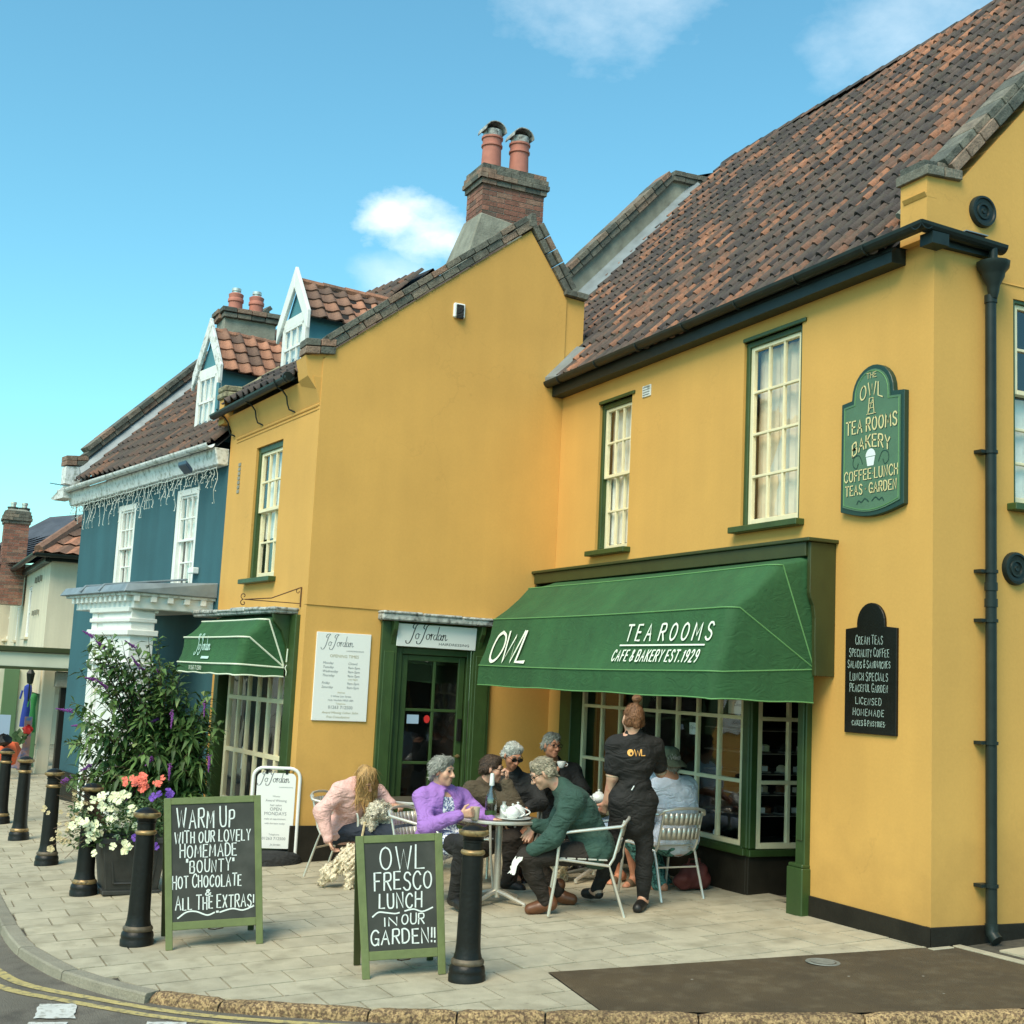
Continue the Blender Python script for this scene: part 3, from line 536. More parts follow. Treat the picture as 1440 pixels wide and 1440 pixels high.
# kerb stones
kt = thing('kerb', None, None); props(kt, kind='structure')
def along(P, s):
    for i in range(len(P) - 1):
        l = math.hypot(P[i + 1][0] - P[i][0], P[i + 1][1] - P[i][1])
        if s <= l or i == len(P) - 2: t = s / l; return (P[i][0] + (P[i + 1][0] - P[i][0]) * t, P[i][1] + (P[i + 1][1] - P[i][1]) * t), ((P[i + 1][0] - P[i][0]) / l, (P[i + 1][1] - P[i][1]) / l)
        s -= l
KP = smooth_poly(KI[2:], 6); tot = sum(math.dist(a, b) for a, b in zip(KP, KP[1:]))
# arc length at which the rough granite begins (around x = -2)
s = 0; far = MB(); fz = random.Random(4)
while s < tot - 2:
    (p, _) = along(KP, s); gran = p[0] > -1.95 and p[1] < -1.2
    ln = fz.choice([.5, .86, .92, 1.0]) if gran else .9
    if p[0] > -1.95 and p[0] < -1.5: ln = .34
    m_ = MB(); nn = 10; prof = [(-.01, -.12), (-.01, -.004), (.0, .003), (.03, .005), (.055, .0), (.075, -.014), (.084, -.035), (.088, -.10)] if gran else [(.0, -.12), (.0, 0), (.01, .003), (.10, .002), (.112, -.008), (.12, -.08)]
    vs = []
    for i in range(nn + 1):
        t = i / nn; e = .0 + (.012 if i in (0, nn) else 0) * (1 if gran else .5); q, dr = along(KP, s + .006 + (ln - .012) * t); nx, ny = dr[1], -dr[0]
        for (o, h) in prof:
            rr = fz.uniform(-.005, .005) if gran else fz.uniform(-.001, .001)
            vs.append(V((q[0] + nx * (o + rr), q[1] + ny * (o + rr), G(q[0], q[1]) + h - e + (rr * .7 if h > -.1 else 0))))
    k = len(prof); m_.add(vs, [(i * k + j, i * k + j + 1, (i + 1) * k + j + 1, (i + 1) * k + j) for i in range(nn) for j in range(k - 1)] + [tuple(range(k)), tuple(nn * k + j for j in range(k))])
    if vis(p) or p[0] > -25: part(m_, 'kerb_stone', M['kerb'] if gran else M['kerbconc'], kt, smooth=gran)
    s += ln
mb = MB()
for i in range(len(KP) - 1):
    a, b = KP[i], KP[i + 1]; ao, bo = offs(KP, .07)[i], offs(KP, .07)[i + 1]; mb.quad(gz(a, -.03), gz(b, -.03), gz(bo, -.06), gz(ao, -.06))
part(mb, 'kerb_bed', M['joint'], kt)
# painted lines
def offv(P, d):
    o = []
    for i, p in enumerate(P):
        a, b = P[max(i - 1, 0)], P[min(i + 1, len(P) - 1)]; dx, dy = b[0] - a[0], b[1] - a[1]; l = math.hypot(dx, dy); w = min(1, max(0, (p[0] + 2.3) / 1.1)); w = w * w * (3 - 2 * w); e = d[0] * (1 - w) + d[1] * w; o.append((p[0] + dy / l * e, p[1] - dx / l * e))
    return o
for (oa, ob), nm in (((.35, .185), 0), ((.49, .305), 1)):
    A1, A2 = offv(KP, (oa - .036, ob - .030)), offv(KP, (oa + .036, ob + .030)); mb = MB()
    for i in range(len(A1) - 1):
        n = max(1, int(math.dist(A1[i], A1[i + 1]) / .12)) if A1[i][0] > -8 else 2
        for j in range(n):
            f = lambda P, t: (P[i][0] + (P[i + 1][0] - P[i][0]) * t, P[i][1] + (P[i + 1][1] - P[i][1]) * t); t0, t1 = j / n, (j + 1) / n
            mb.quad(gz(f(A1, t0), -KH + .004), gz(f(A1, t1), -KH + .004), gz(f(A2, t1), -KH + .004), gz(f(A2, t0), -KH + .004))
    props(part(mb, 'yellow_line', M['yline'], norm=False), kind='structure')
for q, (c0_, c1_, c2_, c3_) in enumerate((((-1.40, -5.70), (-1.30, -5.50), (-.96, -5.55), (-1.07, -5.76)), ((-.70, -5.19), (-.60, -4.99), (-.30, -5.06), (-.40, -5.26)), ((-1.0, -5.80), (-.9, -5.60), (-.58, -5.66), (-.66, -5.88)))):
    mb = MB(); fz = random.Random(q); pts = []
    for a, b in ((c0_, c1_), (c1_, c2_), (c2_, c3_), (c3_, c0_)):
        for k in range(7): pts.append(gz((a[0] + (b[0] - a[0]) * k / 7 + fz.uniform(-.008, .008), a[1] + (b[1] - a[1]) * k / 7 + fz.uniform(-.008, .008)), -KH + .0075))
    mb.add(pts, [tuple(range(len(pts)))]); props(part(mb, 'road_marking', M['wline'], norm=False), kind='structure')

# ------------------------------------------------------------- roof helpers
TILEV = {}
def tile_mesh(mk, w, g, k, var):
    k = 1. if mk == 'tile' else .75
    key = (mk, round(w, 3), round(g, 3), var)
    if key in TILEV: return TILEV[key]
    mb = MB(); mb.rn(var); n = 7; pr = []
    pr = [(w * a, b * k) for a, b in ((-.54, .0), (-.30, -.010), (-.02, -.006), (.12, .012), (.24, .034), (.36, .040), (.47, .026), (.53, -.004))]
    vs = [(x, 0, z + .036) for x, z in pr] + [(x, g + .04, z + .010) for x, z in pr] + [(x, 0, z + .016) for x, z in pr]; m = n + 1
    fs = [(i, i + 1, m + i + 1, m + i) for i in range(n)] + [(2 * m + i, 2 * m + i + 1, i + 1, i) for i in range(n)] + [(0, m, 2 * m)] + [(n, 2 * m + n, m + n)]
    mb.add(vs, fs); me = mb.mesh('roof_tile', M[mk], smooth=True, norm=False); TILEV[key] = me; return me
def tiles(parent, O, du, ds, ncol, nrow, pitch, gauge, mk='tile', keep=None, maxp=300, seed=1, patch=None):
    """pantiles laid on a slope: O lower left corner, du along the eaves, ds up the slope"""
    du, ds = V(du).normalized(), V(ds).normalized(); nn = du.cross(ds); 
    if nn.z < 0: nn = -nn
    base = org(parent); fz = random.Random(seed); T = []
    Rm = Matrix((du, ds, nn)).transposed()
    if Rm.determinant() < 0: Rm = Matrix((-du, ds, nn)).transposed()
    for r in range(nrow):
        for c in range(ncol):
            P = V(O) + du * ((c + .5) * pitch) + ds * (r * gauge + fz.uniform(-.008, .008)) + nn * (-.03 * math.sin(c * .23 + seed) * math.sin(r * .16 + 1))
            if keep and not keep(P, c, r): continue
            v = fz.random() if not patch else min(.999, max(0, patch(P, fz)))
            T.append((P, v, fz.uniform(-.035, .035), fz.uniform(-.004, .006)))
    T.sort(key=lambda t: (t[0] - CP).length)
    rest = MB()
    for i, (P, v, ro, up_) in enumerate(T):
        v = (int(v * 14) + .5) / 14; me = tile_mesh(mk, pitch, gauge, 0, v)
        Mx = Rm.to_4x4() @ Matrix.Rotation(ro, 4, 'Z')
        if i < maxp:
            o = bpy.data.objects.new('roof_tile', me); COL.objects.link(o); o.parent = parent; m4 = Mx.copy(); m4.translation = P + nn * up_ - base; o.matrix_local = m4
        else:
            m4 = Mx.copy(); m4.translation = P + nn * up_; rest.rn(v); rest.add([m4 @ x.co for x in me.vertices], [tuple(p.vertices) for p in me.polygons])
    if rest.v: part(rest, 'roof_tiles', M[mk], parent, smooth=True, kind='stuff', norm=False)
def bricks_line(parent, a, b, acr, upv, n, w, h, mk='brickgrey', gap=.01, seed=0, name='coping_brick', bev=.004, jit=.004):
    """n bricks laid end to end from a to b; acr width direction, upv thickness direction"""
    a, b = V(a), V(b); d = (b - a) / n; dn = d.normalized(); acr, upv = V(acr).normalized(), V(upv).normalized(); fz = random.Random(seed)
    for i in range(n):
        m_ = MB(); m_.rn(fz.random()); c = a + d * (i + .5) + upv * (h / 2 + fz.uniform(-jit, jit)) + acr * fz.uniform(-jit, jit); m_.obox(c, dn * (d.length - gap) / 2, acr * w / 2, upv * h / 2)
        part(m_, name, M[mk], parent, bevel=bev)
def gutter(mb, a, b, outv, r=.055, mi=0):
    a, b, o = V(a), V(b), V(outv); n = 8; vs = []
    for P in (a, b):
        for k in range(n + 1): t = math.pi * k / n; vs.append(P + o * (-math.cos(t) * r) + V((0, 0, -math.sin(t) * r)))
        for k in range(n + 1): t = math.pi * (n - k) / n; vs.append(P + o * (-math.cos(t) * (r - .007)) + V((0, 0, -math.sin(t) * (r - .007))))
    m = 2 * n + 2; mb.add(vs, [(i, (i + 1) % m, m + (i + 1) % m, m + i) for i in range(m)] + [tuple(range(m)), tuple(range(m, 2 * m))], mi)

# ------------------------------------------------------------- tea room building (A)
A = thing('tea_room_building', 'ochre rendered building on the right with bay window and long dark pantile roof', 'building', (-3, 0, 0))
w1, w2 = (4.34, 5.02, 3.12, 4.73), (1.54, 2.37, 3.15, 4.84)
shop = (1.42, 5.62, 0, 2.6)
mb = MB(); wallgrid(mb, fA, 0, 5.935, .13, 5.12, [w1, w2, (shop[0], shop[1], .13, shop[3])], reveal=.11)
wr = (.80, 1.9, 3.2, 4.80)
wallgrid(mb, fR, 0, 9, .0, 5.12, [wr], reveal=.11)
# right gable with kneeler: rises from the eaves to the ridge
gp = [(-.075, 5.12), (9, 5.12), (9, 5.2), (4.25, 9.95), (.25, 5.62), (-.075, 5.60)]
mb.prism([fR(u, z, 0) for u, z in gp], (-.28, 0, 0))
mb.prism([fR(-.10, 5.47, 0.001), fR(.02, 5.47, .001), fR(.02, 5.44, .001), fR(-.08, 5.44, .001)], (-.24, 0, 0))
part(mb, 'wall', M['yellow'], A, norm=False)
mb = MB(); mb.quad(fA(0, 5.1, -.02), fA(8.9, 5.1, -.02), fA(8.9, 0, -.15), fA(0, 0, -.15)) if False else None
for a_, b_ in ((5.935, 9.2),): mb.quad(fA(a_, -.3, -3), fA(b_, -.3, -3), fA(b_, 7.9, -3), fA(a_, 7.9, -3))
mb.quad(fR(9, 0, 0), fR(9, 5.2, 0), fR(9, 5.2, -8.9), fR(9, 0, -8.9))
part(mb, 'back_wall', M['yellow'], A, norm=False)
mb = MB(); fA.box(mb, -.014, 1.315, -.1, .135, -.05, .016); fR.box(mb, -.0155, 9, -.1, .137, -.05, .0145); part(mb, 'plinth', M['plinth'], A, bevel=.004)
mb = MB(); mb.tube([fR(-.0, .137, .006), fR(.62, 4.89, .006)], .001, 4) if False else None
# raised render line by the right window
mb = MB()
for (a, b) in (((.60, 5.10), (.66, 4.905)), ((.66, 4.905), (2.2, 4.915))): mb.tube([fR(*a, .0), fR(*b, .0)], .008, 6)
part(mb, 'render_bead', M['yellow'], A)
window(A, fA, *w1, 3, None, split=3.86, frame=.04, bar=.02, boxw=.06, rows_=None) if False else None
window(A, fA, *w1, 3, (2, 2), split=3.93, frame=.042, bar=.022, boxw=.055, behind=[(M['net'], 4.38, 4.99, 3.2, 4.7)], label='partly lifted sash window with net curtain')
window(A, fA, *w2, 3, 4, frame=.045, bar=.024, boxw=.05, o=-.045, behind=[(M['curtain'], 1.57, 2.33, 3.15, 4.76)], label='large sash window with beige curtains')
window(A, fR, *wr, 4, (3, 2), split=4.08, frame=.045, bar=.022, boxw=.03, o=-.03, behind=[(M['net'], .82, 1.88, 3.2, 4.05)])
for q in (w1, w2):
    mb = MB(); fA.box(mb, q[0] - .06, q[1] + .0, q[3], q[3] + .035, -.11, .02); part(mb, 'window_head', M['green'] if q is w2 else M['green'], A, bevel=.004)
mb = MB(); fA.box(mb, 3.965, 4.125, 4.65, 4.77, -.02, .012); part(mb, 'vent', M['weatherwhite'], A, bevel=.004)
mb = MB()
for i in range(4): fA.box(mb, 3.98, 4.11, 4.668 + i * .026, 4.676 + i * .026, .0122, .0145)
part(mb, 'vent_slot', M['grey'], A)
# roof planes and tiles
sA = 1.08; lsl = math.hypot(1, sA); dsA = V((0, 1, sA)) / lsl
mb = MB(); mb.quad((-.28, -.15, 5.085), (-8.82, -.15, 5.085), (-8.82, 4.2, 9.78), (-.28, 4.2, 9.78)); mb.quad((-.28, 9, 5.0), (-8.82, 9, 5.0), (-8.82, 4.2, 9.78), (-.28, 4.2, 9.78)); part(mb, 'roof_boarding', M['tilebed'], A, norm=False)
def keepA(P, c, r): return not (P.x < -5.75 and P.y < .02)
def patchA(P, fz):
    b = .43 + .28 * math.sin(P.x * 1.1 + P.y * .4 + 1.4) * math.sin(P.y * .9 - P.x * .35)
    if P.x > -1.6: b -= .18
    return b * .38 + fz.random() ** 1.3 * .80
tiles(A, (-.33, -.17, 5.10), (-1, 0, 0), dsA, 53, 21, .16, .30, keep=keepA, patch=patchA, seed=3)
rid = MB()
for i in range(26):
    x = -.4 - i * .325; m_ = MB(); m_.rn(random.random() * .75); n = 7
    vs = []
    for xx, rr in ((x, .135), (x - .335, .122)):
        for k in range(n + 1): t = math.pi * (.08 + .84 * k / n); vs.append((xx, 4.2 - math.cos(t) * rr, 9.74 + math.sin(t) * rr * 1.05))
    m_.add(vs, [(k, k + 1, n + 2 + k, n + 1 + k) for k in range(n)] + [tuple(range(n + 1))]); part(m_, 'ridge_tile', M['tile'], A, norm=False)
# right gable coping: two courses of brick on edge up the verge, kneeler bricks
vn = V((0, -sA, 1)) / lsl
for k, (off, wd, hh) in enumerate(((0.02, .30, .085), (.106, .25, .06))):
    a = V((-.13, .22, 5.66)) + vn * off; b = V((-.13, 4.2, 5.66 + 3.98 * sA)) + vn * off; bricks_line(A, a, b, (1, 0, 0), vn, 27, wd, hh, seed=20 + k, name='coping_brick', jit=.003)
bricks_line(A, (-.13, -.11, 5.60), (-.13, .25, 5.625), (1, 0, 0), (0, 0, 1), 2, .34, .075, seed=30, name='kneeler_brick')
bricks_line(A, (-.15, -.09, 5.677), (-.15, .2, 5.70), (1, 0, 0), (0, 0, 1), 2, .26, .06, seed=31, name='kneeler_brick')
mb = MB(); mb.tube([V((-.31, .0, 5.32)) + dsA * t * .35 + vn * .09 for t in range(17)], .03, 6); part(mb, 'mortar_fillet', M['cement'], A, smooth=True)
# far gable parapet of the roof: cement face, brick coping, lead flashing
X = -8.82
pp = [(1.25, 6.55), (1.45, 7.42), (3.2, 9.33), (3.95, 9.36), (4.2, 9.70), (3.5, 9.05), (1.78, 6.95)]
mb = MB(); mb.prism([(X, y, z) for y, z in pp], (-.3, 0, 0)); part(mb, 'parapet', M['cement'], A)
vpn = V((0, -1.09, 1)).normalized()
for k, (o_, hh, wd) in enumerate(((-.02, .085, .36), (.067, .07, .40))):
    bricks_line(A, V((X - .12, 1.40, 7.36)) + vpn * o_, V((X - .12, 3.2, 9.33)) + vpn * o_, (1, 0, 0), vpn, 12, wd, hh, seed=40 + k, jit=.003)
    bricks_line(A, (X - .12, 3.2, 9.30 + k * .08), (X - .12, 4.0, 9.33 + k * .08), (1, 0, 0), (0, 0, 1), 4, wd, .075, seed=44 + k)
mb = MB(); 
for (y, z) in (): pass
mb.hexa([(X + .28, 1.2, 6.53), (X - .02, 1.2, 6.60), (X - .02, 3.62, 9.21), (X + .28, 3.62, 9.14), (X + .28, 1.2, 6.57), (X + .0, 1.2, 6.80), (X + .0, 3.62, 9.41), (X + .28, 3.62, 9.18)]); part(mb, 'lead_flashing', M['lead'], A)
# gutter, fascia, hopper and downpipe
mb = MB(); gutter(mb, (.14, -.20, 5.18), (-5.93, -.20, 5.13), (0, -1, 0), .062)
for i in range(7): x = -.5 - i * .85; mb.tube([(x, -.20 + .066 * -math.cos(t), 5.165 - .066 * math.sin(t) - i * .006) for t in [math.pi * k / 6 for k in range(7)]], .007, 5)
mb.hexa([(-.3, -.14, 5.0), (-6.0, -.14, 4.97), (-6.0, .0, 4.97), (-.3, .0, 5.0), (-.3, -.14, 5.12), (-6.0, -.14, 5.09), (-6.0, .0, 5.09), (-.3, .0, 5.12)])
part(mb, 'gutter', M['gutter'], A, norm=True)
mb = MB(); gutter(mb, (.085, -.255, 5.18), (.085, .60, 5.145), (1, 0, 0), .062); mb.box(.0, .13, -.14, .02, 5.03, 5.12); mb.box(.0, .05, .02, .55, 5.06, 5.13); part(mb, 'return_gutter', M['gutter'], A)
mb = MB(); mb.box(.03, .14, .18, .40, 5.178, 5.186); part(mb, 'repair_tape', M['lead'], A)
mb = MB(); mb.hexa([(-6.2, -.28, 5.07), (-5.95, -.28, 5.07), (-5.95, .3, 5.56), (-6.2, .3, 5.56), (-6.2, -.28, 5.12), (-5.95, -.28, 5.16), (-5.95, .3, 5.62), (-6.2, .3, 5.64)]) if False else mb.hexa([(-5.93, -.24, 5.12), (-5.6, -.24, 5.12), (-5.72, .16, 5.53), (-5.93, .16, 5.53), (-5.93, -.24, 5.19), (-5.6, -.24, 5.145), (-5.72, .16, 5.56), (-5.93, .16, 5.62)])
part(mb, 'lead_valley', M['lead'], A)
dp = thing('downpipe', 'black drainpipe with funnel shaped hopper on the ochre corner wall', 'drainpipe', (.1, .49, .05))
mb = MB(); mb.lathe((.1, .49, 4.72), [(.03, 0), (.045, .06), (.05, .1), (.085, .17), (.088, .2), (.12, .24), (.125, .28), (.11, .285), (.10, .25)], 12); part(mb, 'hopper', M['gutter'], dp, smooth=True)
mb = MB(); mb.tube([(.1, .49, 5.12), (.1, .49, 4.98)], .032, 12); mb.tube([(.075, .49, .12), (.075, .49, 4.75)], .040, 14)
for z in (4.72, 2.55, 2.43): mb.tube([(.075, .49, z - .03), (.075, .49, z + .03)], .047, 14)
mb.tube([(.075, .49, .16), (.08, .49, .09), (.13, .49, .05)], .046, 12, cap=True); part(mb, 'pipe', M['gutter'], dp, smooth=True)
for z in (3.55, 2.66, 2.30, 1.42, .42):
    mb = MB(); mb.tube([(.075, .49, z - .012), (.075, .49, z + .012)], .050, 14); mb.box(.0, .075, .395, .49, z - .012, z + .012); part(mb, 'pipe_clip', M['gutter'], dp)
for (u, z, lb) in ((.47, 5.425, 'upper'), (.80, 2.71, 'lower')):
    t = thing('wall_tie_plate', 'round black ribbed iron tie plate, %s of the two on the right gable wall' % lb, 'tie plate', fR(u, z), 'iron tie plates on the gable wall')
    mb = MB(); mb.lathe(fR(u, z, 0), [(.001, .03), (.018, .035), (.022, .025), (.045, .022), (.05, .034), (.062, .034), (.067, .024), (.095, .028), (.102, .04), (.118, .038), (.125, .02), (.126, 0)], 32, ax=(1, 0, 0)); part(mb, 'plate', M['gutter'], t, smooth=True)

# shop front of the tea room: pilaster, bay, recessed side light
mb = MB(); fA.box(mb, 1.325, 1.44, -.05, 1.86, -.02, .055); fA.box(mb, 1.345, 1.42, .55, 1.75, .055, .068); part(mb, 'pilaster', M['green'], A, bevel=.006)
mb = MB(); fA.box(mb, 1.312, 1.51, -.06, .34, -.02, .085); fA.box(mb, 1.32, 1.50, .34, .37, -.02, .078); part(mb, 'pilaster_base', M['green'], A, bevel=.008)
mb = MB(); fA.box(mb, 5.36, 5.62, -.2, 2.6, -.3, .03); part(mb, 'pilaster', M['green'], A, bevel=.006)
# canopy box above the shop
bx = thing('awning_box', 'dark green wooden box housing the tea room awning', 'box', fA(3.5, 2.9))
mb = MB(); fA.box(mb, 1.105, 5.86, 2.55, 2.90, -.02, .06); part(mb, 'back_board', M['greenbox'], bx, bevel=.004)
mb = MB(); fA.box(mb, 1.03, 5.93, 2.905, 2.935, -.02, .30); part(mb, 'top_board', M['greenbox'], bx, bevel=.005)
mb = MB(); fA.box(mb, 1.10, 5.9, 2.79, 2.904, .24, .275); part(mb, 'front_board', M['greenbox'], bx, bevel=.004)
for (u0, u1) in ((1.06, 1.10), (5.86, 5.90)):
    mb = MB(); pr = [(0, 1.85), (.19, 1.85), (.195, 2.0), (.20, 2.15), (.20, 2.3), (.215, 2.4), (.245, 2.46), (.255, 2.5), (.255, 2.903), (0, 2.903)]
    mb.prism([fA(u0, z, o) for o, z in pr], fA.d * (u1 - u0)); part(mb, 'cheek_board', M['greenbox'], bx, bevel=.004)
# bay: front light set just behind the wall plane, return light facing right, stall riser
BY = -.10; fRet = Fr((-2.30, .10, 0), (0, 1, 0), (1, 0, 0))
bay = link('bay_window', None, A, (0, 0, 0)); bay.location = V((0, 0, 0)); 
mb = MB(); fA.box(mb, 2.30, 5.40, .30, .36, -.20, -.06); fA.box(mb, 2.34, 5.40, .34, .375, -.16, -.075); fRet.box(mb, .0, 1.25, .295, .355, -.1, .045); part(mb, 'sill', M['green'], bay, bevel=.006)
mb = MB(); fA.box(mb, 2.335, 5.38, -.3, .30, -.3, -.115); fRet.box(mb, .02, 1.25, -.3, .295, -.2, .0); part(mb, 'stall_riser', M['plinth'], bay, bevel=.005)
mb = MB(); fA.box(mb, 2.29, 2.385, .36, 2.6, -.21, -.085); part(mb, 'corner_post', M['green'], bay, bevel=.01)
def glazed(parent, fr, us, zs, o, bar, wm, room=None, outer=.045, gl=None):
    mb = MB(); u0, u1, z0, z1 = us[0], us[-1], zs[0], zs[-1]
    fr.box(mb, u0, u0 + outer, z0, z1, o - .05, o); fr.box(mb, u1 - outer, u1, z0, z1, o - .05, o); fr.box(mb, u0 + outer, u1 - outer, z0, z0 + outer * 1.1, o - .05, o); fr.box(mb, u0 + outer, u1 - outer, z1 - outer, z1, o - .05, o)
    for u in us[1:-1]: fr.box(mb, u - bar / 2, u + bar / 2, z0 + outer, z1 - outer, o - .045, o - .004)
    for z in zs[1:-1]: fr.box(mb, u0 + outer, u1 - outer, z - bar / 2, z + bar / 2, o - .044, o - .002)
    part(mb, 'glazing_bars', wm, parent, bevel=.003)
    for a, b in zip(us, us[1:]):
        for c, d in zip(zs, zs[1:]):
            pb = MB(); t1, t2 = random.uniform(-.0025, .0025), random.uniform(-.0025, .0025); a_ = a + bar * .4; b_ = b - bar * .4; c_ = c + bar * .4; d_ = d - bar * .4
            pb.hexa([fr(a_, c_, o + t1 - .028), fr(b_, c_, o - t1 - .028), fr(b_, c_, o - t1 - .024), fr(a_, c_, o + t1 - .024), fr(a_, d_, o + t2 - .028), fr(b_, d_, o - t2 - .028), fr(b_, d_, o - t2 - .024), fr(a_, d_, o + t2 - .024)])
            part(pb, 'pane', gl or M['glassdark'], parent)
glazed(bay, fA, [2.385, 2.777, 3.127, 3.472, 3.828, 4.176, 4.555, 4.925, 5.345], [.365, .925, 1.475, 2.05, 2.55], -.10, .034, M['offwhite'])
glazed(bay, fRet, [.075, .42, .78, 1.15], [.36, .925, 1.475, 2.05, 2.55], .03, .034, M['offwhite'])
mb = MB(); fRet.box(mb, .0, .075, .36, 2.6, -.05, .035); fRet.box(mb, 1.15, 1.25, .36, 2.6, -.05, .035); part(mb, 'corner_post', M['green'], bay, bevel=.008)
# room behind and recessed entrance
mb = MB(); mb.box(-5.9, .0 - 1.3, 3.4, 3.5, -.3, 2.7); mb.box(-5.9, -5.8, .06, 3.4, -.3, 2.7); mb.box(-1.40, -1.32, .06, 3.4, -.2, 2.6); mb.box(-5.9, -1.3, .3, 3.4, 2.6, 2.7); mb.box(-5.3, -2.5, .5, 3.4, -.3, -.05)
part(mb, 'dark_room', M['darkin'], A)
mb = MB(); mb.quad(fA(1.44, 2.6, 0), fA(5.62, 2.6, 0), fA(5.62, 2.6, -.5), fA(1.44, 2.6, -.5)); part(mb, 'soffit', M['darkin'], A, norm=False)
mb = MB(); mb.box(-2.25, -1.44, 1.38, 1.44, -.05, 2.5); part(mb, 'entrance_door', M['green'], A, bevel=.01)
# shelves with cakes and price cards behind the side light, things in the window
sh = thing('cake_shelves', 'dark shelves of cakes and price cards behind the bay window side light', 'shelves', (-2.75, .9, 0))
for z in (.62, .80, .98, 1.16, 1.36):
    mb = MB(); mb.box(-3.1, -2.38, .18, 1.2, z, z + .012); part(mb, 'shelf', M['shelf'], sh)
    mb = MB(); mb.box(-2.378, -2.372, .18, 1.2, z + .002, z + .009); part(mb, 'shelf_edge', M['shelfedge'], sh)
fz = random.Random(5)
for z in (.632, .812, .992, 1.172):
    for k in range(5):
        y = .24 + k * .19 + fz.uniform(-.03, .03); c = thing('cake', 'small %s cake on the dark shelf behind the side light' % fz.choice(['brown', 'pale', 'iced']), 'cake', (-2.5, y, z), 'cakes on the window shelves')
        c['label'] = 'cake %s on the %s shelf behind the bay side light' % (('at the left end', 'second from the left', 'in the middle', 'second from the right', 'at the right end')[k], {.632: 'lowest', .812: 'second lowest', .992: 'middle', 1.172: 'upper'}[z])
        mb = MB(); mb.lathe((-2.5, y, z), [(.06, 0), (.065, .005), (.06, .012)], 10); part(mb, 'plate', M['shelfedge'], c)
        mb = MB(); mb.lathe((-2.5, y, z + .012), [(.045, 0), (.047, .03 + fz.random() * .02), (.02, .06), (.001, .062)], 10); part(mb, 'sponge', fz.choice([M['latte'], M['boot'], M['creamf'], M['dkbrown']]), c)
        if k % 2 == 0:
            mb = MB(); mb.box(-2.41, -2.408, y + .06, y + .12, z + .02, z + .065); solo(mb, 'price_card', 'small white price card %s on the %s cake shelf in the bay' % (('at the left', '', 'in the middle', '', 'at the right')[k], {.632: 'lowest', .812: 'second lowest', .992: 'middle', 1.172: 'upper'}[z]), 'card', M['china'], group='price cards on the cake shelves')
for (u, z0, z1, w_) in ((2.60, 1.50, 1.98, .28), (3.3, 1.28, 1.40, .13)):
    mb = MB(); fA.box(mb, u - w_ / 2, u + w_ / 2, z0, z1 - .01, -.19, -.185)
    o = thing('window_notice', 'paper notice inside the bay window, %s' % ('tall one in the corner light' if w_ > .2 else 'small one in a middle pane'), 'notice', fA(u, z0, -.18)); part(mb, 'paper', M['china'], o)
    mb = MB()
    for i, q in enumerate(['Cream Teas', 'Lunches', 'Coffee', 'Cakes'] if w_ > .2 else ['Open']): ftext(mb, q, lambda s, t, u=u: fA(u - s, t, -.1835), 0, z1 - .08 - i * .11 if w_ > .2 else z0 + .05, .035, center=True)
    part(mb, 'print', M['inkgrey'], o)
mb = MB(); mb.lathe(fA(2.95, .40, -.22), [(.02, 0), (.02, .03), (.006, .05), (.005, .09)], 10); solo(mb, 'candlestick', 'small white candlestick on the bay window ledge', 'candlestick', M['china'], True)

